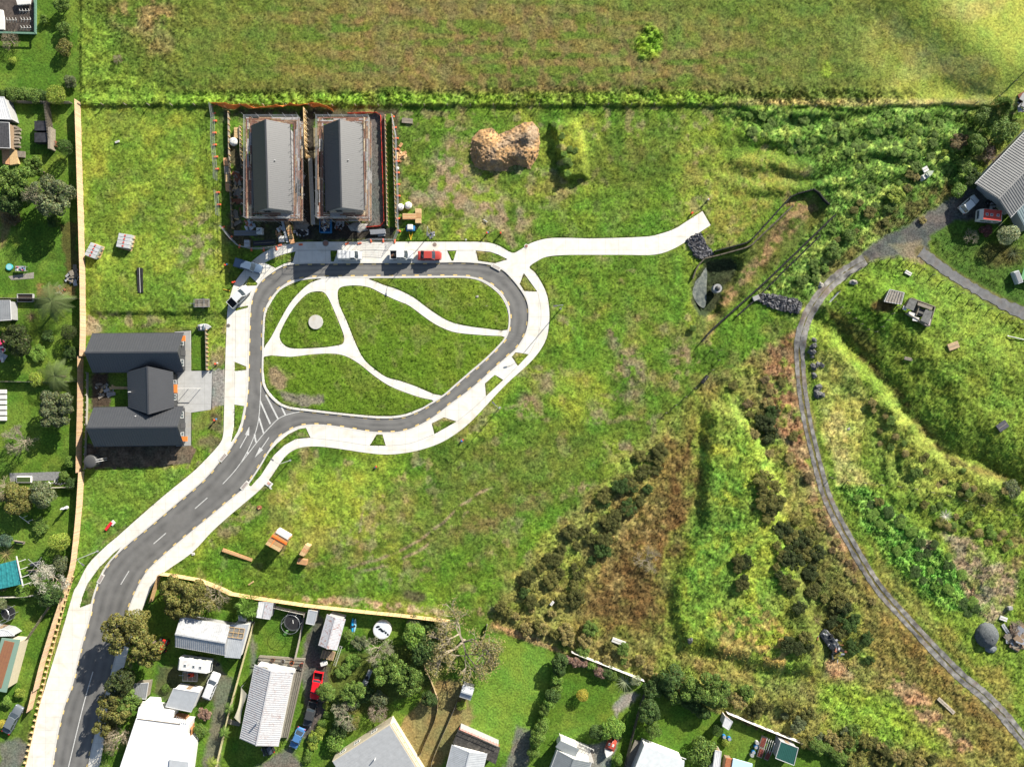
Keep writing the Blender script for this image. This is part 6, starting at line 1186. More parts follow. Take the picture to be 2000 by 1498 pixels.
t = thing('paddling_pool', 'small round turquoise paddling pool on the western lawn', 'paddling pool', P(20, 522, 0)); MB().tube((0, 0, 0), (0, 0, .3), .6, 18, .65).build('wall', mat('turquoise', (.05, .40, .42)), t); MB().disc((0, 0), .52, .3, .31, 18).build('water', mat('pool_water', (.25, .5, .55), rough=.1), t)
t = thing('garden_table', 'cluttered table with red and white things on a grey paved strip', 'table', P(45, 526, 0)); MB().box((0, 0, .7), (2.0, 1.0, .06)).build('top', W_GREY, t)
for x in (-.9, .9):
    for y in (-.4, .4): MB().box((x, y, .34), (.06, .06, .68)).build('leg', STEEL, t)
for i in range(9): o_ = thing('garden_clutter', 'small piece of clutter lying on the garden table', 'clutter', P(45, 526, 0) + Vector((rnd.uniform(-.8, .8), rnd.uniform(-.35, .35), .73)), rnd.uniform(0, 3), 'clutter on the garden table'); MB().box((0, 0, .08), (.4, .22, .16)).build('box', rnd.choice((W_WHITE, mat('pinkred', (.5, .03, .1)), M_BLUE, BLACK)), o_, bevel=.03); MB().box((0, 0, .17), (.3, .12, .03)).build('lid', W_GREY, o_)
tag(sheet('paving', [[(16, 540), (66, 532), (66, 544), (22, 547)]], .05, .1, mat('old_paving', (.26, .24, .2), noise=.2)), kind='structure'); tag(sheet('paving', [[(18, 924), (120, 921), (112, 938), (20, 940)]], .05, .1, mat('old_paving2', (.2, .2, .2), noise=.25)), kind='structure')
def pile(label, u, v, rx, ry, n, mats, name='rubbish_pile', cat='pile', smin=.4, smax=1.4, hgt=.8, seed=1):
    rg = random.Random(seed); t = thing(name, label, cat, G(u, v))
    for i in range(n): a = rg.uniform(0, 2 * PI); r = math.sqrt(rg.random()); x, y = rx * r * math.cos(a), ry * r * math.sin(a); L_ = rg.uniform(smin, smax); m = MB().box((0, 0, 0), (L_, L_ * rg.uniform(.2, .7), rg.uniform(.04, .15))); R_ = Matrix.Translation((x, y, rg.uniform(.1, hgt) * (1 - r * .7))) @ Matrix.Rotation(rg.uniform(0, 6), 4, 'Z') @ Matrix.Rotation(rg.uniform(-.4, .4), 4, 'X'); m.v = [tuple(R_ @ Vector(p)) for p in m.v]; m.build('piece', rg.choice(mats), t)
    return t
pile('heap of broken grey boards against the long timber fence', 143, 538, 1.2, 1.7, 26, (W_GREY, M_OLDWOOD, R_PALE), seed=2); pile('brown heap of garden waste in a corner by the grey fence', 118, 568, 1.0, 1.0, 20, (M_RUST, W_WOOD, M_OLDWOOD), seed=3, smax=.8)
t = thing('planter_box', 'dark soil filled planter box against the thin grey fence', 'planter', P(52, 575, 0)); MB().box((0, .0, .25), (3.0, .1, .5)).box((-1.5, -.75, .25), (.1, 1.4, .5)).box((1.5, -.75, .25), (.1, 1.4, .5)).box((0, -1.5, .25), (3.0, .1, .5)).build('frame', W_GREY, t); MB().box((0, -.75, .17), (2.8, 1.38, .3)).build('soil', mat('dark_soil', (.04, .03, .025), noise=.4, nscale=5), t)
shed('grey roofed pergola at the western edge below the thin fence', [(-25, 587), (20, 587), (22, 625), (-25, 628)], 2.0, R_GREY, W_GREY, .1, 'pergola', cat='pergola'); pile('jumble of grey and pink oddments at the western edge of the fern garden', 3, 680, .9, 3.0, 34, (W_GREY, W_WHITE, mat('pinkred', (.5, .03, .1)), STEEL), seed=5)
t = thing('pallet_steps', 'column of white pallets along the western edge', 'pallets', P(4, 790, 0))
for i in range(6): p = P(5, 765 + i * 10.5, .4); wp(MB().box((p.x, p.y, .25), (1.3, .8, .35)), 'pallet', W_WHITE, t, .03)
t = thing('brick_planter', 'white edged rounded planter on the concrete strip', 'planter', P(49, 936, 0)); MB().box((0, 0, .2), (3.0, 1.3, .4)).build('frame', W_WHITE, t, bevel=.15); MB().box((0, 0, .3), (2.6, .9, .25)).build('plants', mat('planter_green', (.05, .08, .02), noise=.5, nscale=5), t)
pile('line of white and black pots beside the concrete strip', 106, 943, 2.6, .4, 24, (W_WHITE, BLACK, W_GREY), 'pot_row', 'pots', .2, .6, .4, 6)
t = thing('garden_statue', 'white garden statue standing beside the long timber fence', 'statue', P(131, 991, 0)); MB().tube((0, 0, 0), (0, 0, .3), .35, 10).build('plinth', W_WHITE, t); MB().loft([[(r * math.cos(k * PI / 4), r * .7 * math.sin(k * PI / 4), z) for k in range(8)] for r, z in ((.3, .3), (.32, .7), (.2, 1.0), (.38, 1.3), (.3, 1.55), (.1, 1.65), (.17, 1.8), (.15, 1.95), (.04, 2.05))]).build('figure', W_WHITE, t, True)
for u, v, r_, m_, lb in ((41, 1058, .15, M_OLDWOOD, 'weathered brown bench on the grass left of the lime tree'), (71, 1100, -.25, W_GREY, 'pale grey bench by the white blossomed shrub'), (68, 1114, -.1, M_OLDWOOD, 'dark weathered bench just below the pale one')):
    t = thing('park_bench', lb, 'bench', P(u, v, 0), -r_); MB().box((0, 0, .45), (1.9, .5, .06)).build('seat', m_, t); MB().box((0, .3, .75), (1.9, .06, .5)).build('backrest', m_, t)
    for x in (-.8, .8): MB().box((x, 0, .21), (.08, .45, .42)).build('leg', m_, t)
t = thing('clothesline', 'crossed arm rotary clothesline above the pale bench', 'clothesline', P(83, 1099, 0)); MB().tube((0, 0, 0), (0, 0, 1.9), .05, 6).build('pole', W_GREY, t)
for a in (.7, 2.2): MB().tube((-1.9 * math.cos(a), -1.9 * math.sin(a) * -1, 1.9), (1.9 * math.cos(a), 1.9 * math.sin(a) * -1, 1.9), .04, 5).build('arm', W_GREY, t)
t = thing('clothesline', 'broken white clothesline frame lying above the red flowers', 'clothesline', P(50, 1015, .3), 0); MB().tube((-1, .8, .3), (1.0, -.6, .4), .07, 6).tube((.6, -.3, .4), (1.6, .1, .4), .05, 6).tube((-.4, .4, .3), (.6, .9, .3), .04, 6).build('frame', W_WHITE, t)
t = thing('glass_house', 'turquoise roofed glasshouse with white rafters at the western edge', 'glasshouse', P(20, 1120, 0)); slope(t, P(-10, 1104, 2.3), P(33, 1093, 2.3), P(45, 1140, 1.9), P(-10, 1152, 1.9), mat('turquoise_glass', (.04, .26, .27), rough=.2, noise=.3, nscale=2, spec=.6), .9, .04); b = MB(); b.beam(P(32, 1086, 2.4), P(45, 1146, 2.1), .18, .14)
for i in range(4): b.beam(P(33 + i * 3.4, 1098 + i * 15, 2.35), P(50 + i * 3.4, 1092 + i * 15, 2.1), .1, .1)
wp(b, 'rafters', W_WHITE, t); wp(MB().prism([tuple(P(u, v, 0).xy) for u, v in ((-8, 1105), (31, 1096), (41, 1137), (-8, 1148))], -.1, 1.85), 'wall', mat('glass_wall', (.2, .35, .34), rough=.3), t)
t = thing('rusty_house', 'long low house with rust brown roof and green gutters at the western edge', 'house', P(15, 1290, 0)); w4 = [P(3, 1246, 3.0), P(39, 1249, 3.0), P(12, 1352, 3.0), P(-25, 1345, 3.0)]; slope(t, w4[0] + Vector((.6, -.4, .06)), w4[1] + Vector((-1.0, -.5, .06)), w4[2] + Vector((-.9, .8, .06)), w4[3] + Vector((.6, .8, .06)), R_RED, .5, .04); wp(MB().prism([tuple(p.xy) for p in w4], 2.85, 3.02), 'gutter', mat('gutter_green', (.18, .28, .22)), t); c = sum(w4, Vector()) / 4; wp(MB().prism([tuple(p.lerp(c, .12).xy) for p in w4], -.2, 2.85), 'wall', W_CREAM, t)
shed('white roofed carport north of the rust brown roof', [(-25, 1225), (14, 1231), (28, 1241), (-25, 1243)], 2.4, R_WHITE, W_GREY, .1, 'carport', cat='carport')
shed('half buried grey hut under the olive trees by the road', [(262, 1335), (290, 1333), (285, 1365), (258, 1362)], 1.8, R_GREY, M_OLDWOOD, .1, 'hut', cat='hut')
# ---------------------------------------------------------------- eastern barn and ruins
t = thing('barn', 'large grey iron barn with light end wall at the eastern edge', 'barn', P(1950, 388, 0)); gable(t, (1950, 388.5), (2085, 248), 4.7, 4.6, 4.3, 2.9, roofmat('barn_iron', (.21, .21, .205), .5, noise=.12, dirt=.2, dcol=(.12, .12, .12)), mat('barn_wall', (.42, .42, .41), noise=.05), pitch=.5, rib=.06, over=1.4, inset=.25)
slope(t, P(1986, 414, 2.85), P(2060, 340, 2.85), P(2080, 385, 2.3), P(2006, 452, 2.3), roofmat('teal_iron', (.20, .26, .27), .5), .5, .04, name='lean_to_roof'); wp(MB().prism([tuple(p.xy) for p in (P(1988, 416, 2.2), P(2060, 345, 2.2), P(2078, 384, 2.2), P(2004, 450, 2.2))], -.2, 2.25), 'wall', mat('barn_wall', (.42, .42, .41)), t)
pile('black and white oddments along the end wall of the barn', 1937, 398, 1.2, .9, 22, (BLACK, W_WHITE, STEEL), seed=9); pile('jumble of bins and metal at the top right corner near the barn', 1994, 200, .8, 2.6, 24, (BLACK, STEEL, M_RUST, W_GREY), seed=10)
shed('low shed with slatted weathered roof left of the ruin on the hill', [(1737.6, 565.4), (1766, 572), (1760, 594.8), (1727, 589)], 1.4, mat('slat_roof', (.30, .27, .23), noise=.3, nscale=3), M_OLDWOOD, .1, 'slatted_shed', pitch=.5, rib=.1)
t = thing('ruined_shed', 'roofless grey ruin with white panels on the hill', 'ruin', G(1793, 610)); z0 = t.location.z; RG = mat('ruin_grey', (.13, .13, .125), noise=.3, nscale=2)
def pz(u, v, h): return P(u, v, z0 + h)
for q, h, m_ in (([(1777, 583), (1792, 588), (1784, 607), (1768, 601)], 1.5, RG), ([(1793, 590), (1822, 600), (1820, 606), (1792, 596)], 1.3, M_OLDWOOD), ([(1786, 598), (1806, 605), (1803, 620), (1782, 612)], .4, RG), ([(1808, 604), (1822, 608), (1814, 634), (1798, 626)], 1.2, RG), ([(1765, 597), (1772, 601), (1770, 607), (1763, 604)], 1.2, W_WHITE), ([(1775, 608), (1789, 613), (1786, 622), (1773, 615)], .9, W_WHITE), ([(1784, 618), (1796, 621), (1792, 628), (1782, 626)], 1.0, W_WHITE), ([(1809, 620), (1820, 624), (1815, 638), (1806, 634)], 1.1, mat('pale_pink', (.5, .42, .40)))):
    wp(MB().prism([tuple(pz(u, v, h).xy) for u, v in q], z0 + h - .12, z0 + h), 'panel', m_, t)
w = MB()
for a, b in (((1777, 583), (1823, 600)), ((1823, 600), (1812, 638)), ((1812, 638), (1768, 612)), ((1763, 604), (1777, 583)), ((1795, 592), (1786, 617))): w.beam(pz(*a, .5), pz(*b, .5), .15, 1.2)
wp(w, 'wall', M_OLDWOOD, t)
# loose objects on the eastern hill
def slab_thing(name, label, cat, u, v, sx, sy, rot, m, h=.15, extra=None):
    t = thing(name, label, cat, G(u, v, .12), rot); MB().box((0, 0, h / 2), (sx, sy, h)).build('board', m, t, bevel=.02); MB().box((0, 0, h + .015), (sx * .9, sy * .08, .03)).build('batten', M_OLDWOOD, t); return t
slab_thing('plywood_board', 'tan plywood board lying on the grassy hillside', 'board', 1860, 676, 2.1, 1.3, .35, mat('tan_board', (.42, .30, .18), noise=.1), .3); slab_thing('plank_step', 'short grey plank lying in the grass below the ruin', 'plank', 1773, 701, 1.6, .6, -.2, M_OLDWOOD); slab_thing('dark_sheet', 'dark framed sheet lying on the eastern hillside', 'sheet', 1956, 832, 2.1, 1.5, .6, mat('dark_sheet', (.07, .07, .085), noise=.2), .2); slab_thing('roofing_sheet', 'white metal panel lying at the scrub edge below the dry slope', 'panel', 1208, 1252, 2.7, .9, -.35, W_WHITE, .2); slab_thing('cast_off_trim', 'white frame with a black handle east of the stone heap', 'frame', 1958, 1207, 1.5, .8, -.35, W_WHITE, .2)
slab_thing('metal_sheet', 'long grey metal panel beside the dark stone heap', 'panel', 1964, 1230, 2.8, .7, -1.0, R_PALE, .15); slab_thing('hatch_cover', 'white square lid lying beside the pale green dinghy', 'lid', 1806, 332, 1.1, 1.0, .5, W_WHITE, .2); slab_thing('concrete_block', 'small pale concrete block north of the white frame', 'block', 1970, 1186, .8, .6, .1, W_GREY, .5); slab_thing('timber_pallet', 'broken wooden ladder lying on the bank above the farm track', 'ladder', 1847, 1377, 4.3, .7, -.75, mat('ladder_wood', (.42, .36, .28), noise=.3, nscale=3), .1); slab_thing('dark_crate', 'small dark crate on the fence line west of the dry slope', 'crate', 1375, 741, 1.8, .6, .9, BLACK, .6); slab_thing('white_offcut', 'white and timber offcut lying near the curved rail fence', 'offcut', 1772, 534, 1.3, .7, -.5, W_WHITE, .3); slab_thing('black_cover', 'black and white plastic thing lost in the dark scrub', 'cover', 1078, 1177, .9, .5, .9, W_WHITE, .3)
t = thing('water_trough', 'grey trough beside a green tarpaulin at the eastern edge', 'trough', G(1982, 543), -1.2); MB().box((0, 0, .5), (2.5, 1.1, 1.0)).build('body', mat('trough', (.42, .45, .46)), t, bevel=.05); MB().box((0, 0, 1.02), (2.1, .8, .06)).build('lid', R_GREY, t); t = thing('green_tarpaulin', 'green tarpaulin stretched at the eastern edge beside the trough', 'tarpaulin', G(2004, 536)); MB().box((0, 0, .8), (2.6, 3.0, .1), -.3).build('cloth', mat('tarp_green', (.12, .30, .13)), t); 
for x in (-1, 1): MB().box((x, 0, .38), (.1, .1, .78)).build('post', M_OLDWOOD, t)
t = thing('white_pole', 'long white pole lying across the grass at the eastern edge', 'pole', G(1985, 661, .3)); MB().tube((-1.9, .45, 0), (2.6, -.6, .1), .09, 8).build('pole', W_WHITE, t); MB().tube((-1.95, .46, 0), (-1.85, .44, 0), .12, 8).build('cap', STEEL, t)
t = thing('field_gate', 'white steel gate standing beside the farm track bend', 'gate', G(1625, 582), ang((1618, 590), (1634, 572))); b = MB()
for z in (.3, .6, .9, 1.2): b.tube((-1.3, 0, z), (1.3, 0, z), .035, 6)
b.tube((-1.3, 0, .2), (-1.3, 0, 1.25), .05, 6).tube((1.3, 0, .2), (1.3, 0, 1.25), .05, 6).tube((-1.3, 0, .3), (1.3, 0, 1.2), .03, 6); b.build('frame', W_WHITE, t); MB().box((1.45, 0, .6), (.15, .15, 1.5)).build('post', M_OLDWOOD, t)
def boulder(label, u, v, s, m, group=None, seed=1, hz_=1.0):
    rg = random.Random(seed); t = thing('boulder', label, 'rock', G(u, v), rg.uniform(0, 3), group); b = MB().dome((0, 0, -.15), s, s * .75, s * .8 * hz_, 9, 4, .2, rg); b.build('rock', m, t); MB().dome((s * .7, s * .3, -.1), s * .4, s * .35, s * .35, 7, 3, .2, rg).build('chip', m, t); return t
M_ROCK = mat('pale_rock', (.30, .28, .25), noise=.4, nscale=2, bump=.5, bscale=6); M_ROCKD = mat('dark_rock', (.10, .10, .10), noise=.4, nscale=2, bump=.5, bscale=6)
boulder('pale boulder on the lawn inside the farm track bend', 1667, 552, .75, M_ROCK, seed=2); boulder('white boulder near the top of the garden loop, upper left one', 931.5, 580, .42, M_ROCK, seed=3); boulder('white boulder in the garden loop, lower right one', 950.5, 597.5, .36, M_ROCK, seed=4)
for i, (u, v, s) in enumerate(((1590, 664, .6), (1588, 676, .8), (1586, 687, .8), (1586, 697, .5), (1589, 716, .8), (1596, 712, .7), (1605, 713, .6), (1590, 734, .7), (1596, 756, .8), (1603, 755, .5), (1594, 770, .9), (1602, 771, .9), (1598, 760, .6))): boulder('dark rock in the broken row beside the farm track', u, v, s, M_ROCKD, 'dark rocks lining the farm track', 20 + i)
boulder('grey boulder in shadow at the lower edge of the scrub slope', 1348, 1250, .8, M_ROCKD, seed=9); boulder('pale boulder alone on the western grassy hillside', 1657, 838, .45, M_ROCK, seed=8); boulder('low pale boulder on the garden side of the track bend', 1603, 558, .7, M_ROCK, seed=11)
t = thing('stone_heap', 'round dark heap of crushed stone at the eastern edge', 'heap', G(1926, 1240)); rg = random.Random(5); b = MB().dome((0, 0, -.2), 2.3, 2.5, 1.7, 26, 9, .05, rg); o = b.build('heap', mat('crushed_stone', (.095, .105, .11), noise=.35, nscale=4, bump=1.0, bscale=12), t, True)
t = thing('grey_tarpaulin', 'grey tarpaulin bundle at the foot of the dark stone heap', 'tarpaulin', G(1934, 1266)); MB().dome((0, 0, -.1), 1.2, .9, .7, 12, 5, .15, rg).build('cloth', mat('tarp_grey', (.15, .17, .18), rough=.4), t, True); MB().box((.7, .4, .25), (.6, .4, .3)).build('weight', M_ROCKD, t)
pile('tangle of grey branches and metal east of the dark stone heap', 1985, 1245, 1.8, 2.2, 60, (M_OLDWOOD, M_OLDWOOD, STEEL, W_WOOD), 'brush_pile', 'brush pile', .8, 2.2, 1.0, 12)
# ---------------------------------------------------------------- spoil heap and site clutter
t = thing('spoil_heap', 'large heap of orange clay and grey rock beside the grassy mound', 'soil heap', G(986, 290)); n = 90; hu = np.linspace(912, 1058, n); hv = np.linspace(232, 345, n); A_, B_ = np.meshgrid(hu, hv)
HP = [(920, 272), (935, 254), (960, 250), (975, 262), (1000, 252), (1020, 240), (1040, 238), (1052, 252), (1055, 280), (1050, 308), (1035, 332), (1018, 326), (1005, 322), (985, 336), (950, 336), (925, 326), (918, 300)]
sdh = sdf(HP, A_, B_); hh = 1.8 * sstep(-2, 26, sdh) * (.7 + .8 * (fnoise(A_, B_, 50, 201, 3) - .3)) + (.55 * (fnoise(A_, B_, 13, 203, 4, .7) - .5) + .3 * (fnoise(A_, B_, 4, 211, 2) - .5)) * sstep(0, 8, sdh) + .9 * np.exp(-((A_ - 1035) / 14) ** 2 - ((B_ - 262) / 16) ** 2); hh = np.where(sdh > 0, hh, sdh * .15); zz = hz(A_, B_) + hh; kz2 = (H - zz) / H * .1
ch = np.array(D(200, 160, 112))[None, None] * (1 + (fnoise(A_, B_, 8, 205, 4) - .5) * .7)[..., None]; gm = .55 * sstep(.5, .72, fnoise(A_, B_, 30, 207, 5, .65) + .3 * np.exp(-((A_ - 1040) / 16) ** 2 - ((B_ - 262) / 20) ** 2))[..., None]; ch = ch * (1 - gm) + np.array(D(160, 152, 140))[None, None] * gm
me = grid_mesh('heap', (A_ - 1000) * kz2 - t.location.x, ((749 - B_) * kz2 - t.location.y)[::1], zz - t.location.z, np.clip(ch, .01, .7)); me.flip_normals(); obj('heap', me, attr_mat('heap_soil', 'Col', fine=.4, fscale=1.5, bump=1.0), t)
cl_ = MB(); rg = random.Random(8)
while len(cl_.f) < 4200:
    i_, j_ = rg.randrange(n), rg.randrange(n)
    if sdh[i_, j_] > -3:
        s_ = rg.uniform(.06, .26); p = Vector((A_[i_, j_] - 1000, 749 - B_[i_, j_], 0)) * float(kz2[i_, j_]); cl_.box((p.x + rg.uniform(-.1, .1) , p.y + rg.uniform(-.1, .1), float(zz[i_, j_]) + s_ * .2), (s_, s_ * rg.uniform(.6, 1), s_ * .8), rg.uniform(0, 3))
tag(wp(cl_, 'clods', mat('clod', (.33, .225, .13), noise=.3, nscale=3), t), kind='stuff')
def stack(label, corners, h, m, layers=3, name='timber_stack', cat='timber stack', gaps=5, wrap=None, base=0.0):
    z0 = hz(*corners[0]); w = [P(u, v, z0 + h) for u, v in corners]; ctr = sum(w, Vector()) / 4; t = thing(name, label, cat, (ctr.x, ctr.y, z0))
    L1 = w[1] - w[0]; S1 = w[3] - w[0]
    for k in range(layers):
        za, zb = z0 + .1 + (h - .1) * k / layers, z0 + .1 + (h - .1) * (k + .94) / layers
        for i in range(gaps):
            f0, f1 = i / gaps + .01, (i + 1) / gaps - .01; j = rnd.uniform(-.02, .02); q = [w[0] + L1 * j + S1 * f0, w[1] + L1 * j + S1 * f0, w[1] + L1 * j + S1 * f1, w[0] + L1 * j + S1 * f1]; wp(MB().prism([tuple(p.xy) for p in q], za, zb + rnd.uniform(0, .02)), 'bundle', m[i % len(m)] if isinstance(m, tuple) else m, t)
    b = MB()
    for f in (.1, .5, .9): p = w[0] + L1 * f; q = p + S1; b.beam((p.x, p.y, z0 + .05), (q.x, q.y, z0 + .05), .1, .1)
    wp(b, 'bearer', M_OLDWOOD, t)
    if wrap:
        for f, ww, mm in wrap: p = w[0] + L1 * f; q = p + S1; wp(MB().beam((p.x, p.y, z0 + h + .02), (q.x, q.y, z0 + h + .02), ww, .03), 'wrap', mm, t)
    return t
PLY = mat('plywood', (.42, .24, .11), noise=.15, nscale=3); ORW = mat('orange_wrap', (.78, .20, .04), rough=.4); 
stack('tall stack of framing wrapped with an orange band and white sheet', [(538, 1036), (565, 1051), (548, 1080), (518, 1063)], 2.3, (PLY, M_TIMBER), 4, gaps=4, name='wrapped_stack', wrap=((.33, .12, ORW),)); 
zt = hz(538, 1036); w_ = [P(540, 1037, zt + 2.36), P(564, 1051, zt + 2.36)]; wt = thing('white_sheet', 'white sheet draped over the upper edge of the orange banded stack', 'sheet', ((w_[0] + w_[1]) / 2)); wp(MB().beam(w_[0] + Vector((0, 0, .02)), w_[1] + Vector((0, 0, .02)), .7, .05), 'cloth', W_WHITE, wt); dv = (w_[1] - w_[0]).normalized(); nv = Vector((-dv.y, dv.x, 0)) * .36; wp(MB().slab([w_[0] + nv, w_[1] + nv, w_[1] + nv * 1.4 + Vector((0, 0, -1.3)), w_[0] + nv * 1.4 + Vector((0, 0, -1.3))], .03), 'hem', W_WHITE, wt)
p0_, p1_ = P(531, 1046, zt + 2.37), P(560, 1062, zt + 2.37); wt = thing('orange_strap', 'bright orange band pulled across the tall timber stack', 'strap', (p0_ + p1_) / 2); wp(MB().beam(p0_ + Vector((0, 0, .0)), p1_ + Vector((0, 0, .0)), .55, .05), 'band', ORW, wt); wp(MB().beam(p0_ + Vector((.1, -.2, .04)), p1_ + Vector((.1, -.2, .04)), .08, .05), 'edge', mat('strap_edge', (.5, .1, .02)), wt)
stack('tall narrow timber stack, upper of two beside the orange banded stack', [(596, 1063), (605, 1067), (594, 1087), (584, 1083)], 1.7, (M_TIMBER, M_TIMBER2), 3, gaps=3); stack('squat tan timber stack, lower of two beside the orange banded stack', [(582, 1091), (600, 1094), (597, 1106), (580, 1101)], 1.0, (M_TIMBER2, PLY), 2, gaps=3)
stack('very long tan planks laid across the grass by the southern fence', [(435, 1071), (493, 1091), (490, 1098), (434, 1077)], .45, (M_TIMBER2, M_TIMBER), 1, gaps=3); stack('broad bundle of orange tan timber lying across the path at the building site', [(555, 431), (563, 429), (578, 472), (567, 477)], .7, (M_TIMBER2, M_TIMBER), 2, gaps=5)
stack('silver wrapped boards lying against the orange tan timber bundle', [(548, 429), (553, 429), (566, 474), (559, 474)], .5, R_PALE, 2, gaps=2, name='board_stack', cat='boards'); stack('long weathered timber stack west of the retaining wall', [(436, 308), (445, 308), (447, 374), (441, 374)], .6, (M_TIMBER2, M_OLDWOOD, M_TIMBER), 2, gaps=4); stack('pale pallets stacked beside the west scaffolding', [(457, 249), (468, 249), (468, 270), (457, 270)], .6, M_TIMBER, 2, gaps=4, name='pallet_stack', cat='pallets')
stack('tan timber platform stack beside the white bulk bags, lengthwise', [(786, 417), (812, 417), (812, 428), (786, 428)], 1.0, (M_TIMBER, M_TIMBER2), 2, gaps=4); stack('tan timber platform stack laid crosswise east of the other', [(811, 407), (822, 407), (822, 436), (811, 436)], .95, (M_TIMBER, PLY), 2, gaps=3)
stack('small faded pallet in the weeds near the northern fence', [(785, 230), (806, 232), (805, 242), (785, 240)], .3, M_OLDWOOD, 1, gaps=5, name='pallet', cat='pallet'); stack('dark pipes bundled in the middle of the western field', [(267, 523), (277.5, 523), (277.5, 572), (269, 572)], .4, BLACK, 1, gaps=3, name='pipe_bundle', cat='pipes', wrap=((.5, .06, W_WHITE),)); stack('pale aluminium frames piled at the foot of the red netting', [(722, 449), (751, 447), (752, 455), (724, 458)], .8, STEEL, 2, gaps=4, name='frame_stack', cat='frames'); stack('grey second heap of frames below the aluminium ones', [(738, 456), (752, 455), (752, 461), (738, 462)], .5, R_GREY, 1, gaps=4, name='frame_stack', cat='frames')
for i, (c4, lb) in enumerate((([(177, 473), (198, 481), (187, 508), (164, 498)], 'plastic wrapped pallet pair nearest the long timber fence'), ([(232, 455), (258, 459), (251, 489), (226, 482)], 'plastic wrapped pallet pair further from the long timber fence'))):
    w = [P(u, v, 1.15) for u, v in c4]; ctr = sum(w, Vector()) / 4; t = thing('block_pallet', lb, 'pallet', (ctr.x, ctr.y, 0)); U_, V_ = w[1] - w[0], w[3] - w[0]
    for r in range(4):
        for c in range(2): o = w[0] + U_ * (c * .5 + .01) + V_ * (r * .25 + .01); q = [o, o + U_ * .47, o + U_ * .47 + V_ * .23, o + V_ * .23]; wp(MB().prism([tuple(p.xy) for p in q], .15, 1.12 + rnd.uniform(0, .05)), 'block', mat('wrapped_block', (.46, .47, .47), rough=.35, noise=.12, nscale=5, obj_rand=.08), t, .03)
    for r in range(4): o = w[0] + U_ * .5 + V_ * (r * .25 + .12); wp(MB().box((o.x, o.y, 1.19), (.35, .3, .02), rnd.uniform(0, 1)), 'red_label', mat('red_label', (.5, .08, .06)), t)
    wp(MB().prism([tuple((w[k] + (w[k] - ctr) * .04).xy) for k in range(4)], 0, .14), 'pallet_base', M_TIMBER, t)
    for f in (.2, .5, .8): q = w[1] + V_ * f; wp(MB().box((q.x + .1, q.y, .4), (.1, .12, .7)), 'pallet_base', M_TIMBER, t)
def bag(label, u, v, s, m=W_WHITE, seed=1, name='bulk_bag'):
    rg = random.Random(seed); t = thing(name, label, 'bag', G(u, v), rg.uniform(0, 1)); rings = []
    for k, (r, z) in enumerate(((.85, 0), (1.05, .25), (1.1, .6), (1.0, .9), (.6, 1.05), (.15, 1.08))): rings.append([(s * r * math.cos(a) * (1 + rg.uniform(-.06, .06)), s * r * math.sin(a) * (1 + rg.uniform(-.06, .06)), s * 1.1 * z) for a in [2 * PI * i / 12 for i in range(12)]])
    MB().loft(rings).build('sack', m, t, True)
    for a in (0.8, 2.4, 4.0, 5.5): MB().tube((s * .8 * math.cos(a), s * .8 * math.sin(a), s * .9), (s * .5 * math.cos(a + .4), s * .5 * math.sin(a + .4), s * 1.35), .04, 5).build('loop', m, t)
bag('white bulk bag beside the pallets west of the scaffolding', 458, 279, .75, seed=2); bag('white bulk bag beside the fence panels, western of two', 783, 406, .62, seed=3); bag('white bulk bag next to the timber platform, eastern of two', 798, 403, .68, seed=4); bag('small white bag caught on the eastern fence panels', 776.5, 330, .3, seed=5)
t = thing('water_container', 'white cube water container with black hose among the site materials', 'container', P(510, 453, 0)); MB().box((0, 0, .6), (1.15, 1.25, 1.0)).build('tank', W_WHITE, t, bevel=.12); MB().box((0, 0, .06), (1.2, 1.3, .12)).build('base', STEEL, t); MB().tube((-.5, -.2, 1.13), (.1, .1, 1.13), .05, 6).disc((.05, .1), .12, 1.1, 1.16, 10).build('hose', BLACK, t)
slab_thing('cladding_sheet', 'long dark grey panel lying left of the white water container', 'panel', 481, 456, 4.6, 1.0, 0, mat('grey_panel', (.16, .17, .18))); slab_thing('black_mat', 'long black mat lying behind the fence panels at the path', 'mat', 517, 475, 4.4, 1.0, .06, mat('black_mat', (.035, .035, .042))); slab_thing('grey_crate', 'pale grey crate at the west end of the long black mat', 'crate', 484.5, 477, 1.0, 1.3, 0, R_ZINC, .6); slab_thing('white_tray', 'white plastic tray with offcuts beside the silver boards', 'tray', 551, 468, 1.1, 1.2, 0, W_WHITE, .3)
t = thing('sand_heap', 'pale grey heap of sand between the two scaffolded houses', 'heap', G(589, 441)); MB().dome((0, 0, -.1), 1.7, 1.4, .5, 22, 6, .2, random.Random(3)).build('heap', mat('grey_sand', (.22, .20, .17), noise=.2, nscale=3), t, True); t = thing('gravel_heap', 'pale spread heap of gravel at the foot of the eastern scaffolding', 'heap', G(700, 444)); MB().dome((0, 0, -.1), 2.3, 1.1, .35, 22, 6, .22, random.Random(4)).build('heap', mat('pale_gravel', (.30, .29, .27), noise=.25, nscale=4), t, True)
t = thing('skip_bin', 'blue skip bin full of mixed rubbish below the eastern scaffolding', 'skip', P(638, 442, 0)); b = MB(); 
for (c, s) in (((-1.05, 0, .6), (.08, 2.8, 1.1)), ((1.05, 0, .6), (.08, 2.8, 1.1)), ((0, 1.4, .6), (2.02, .08, 1.1)), ((0, -1.4, .6), (2.02, .08, 1.1)), ((0, 0, .1), (2.0, 2.7, .1))): b.box(c, s)
b.build('bin', M_BLUE, t); MB().box((1.13, 0, 1.18), (.16, 3.0, .1)).box((0, -1.46, 1.18), (2.1, .14, .1)).build('lip', M_BLUE, t)
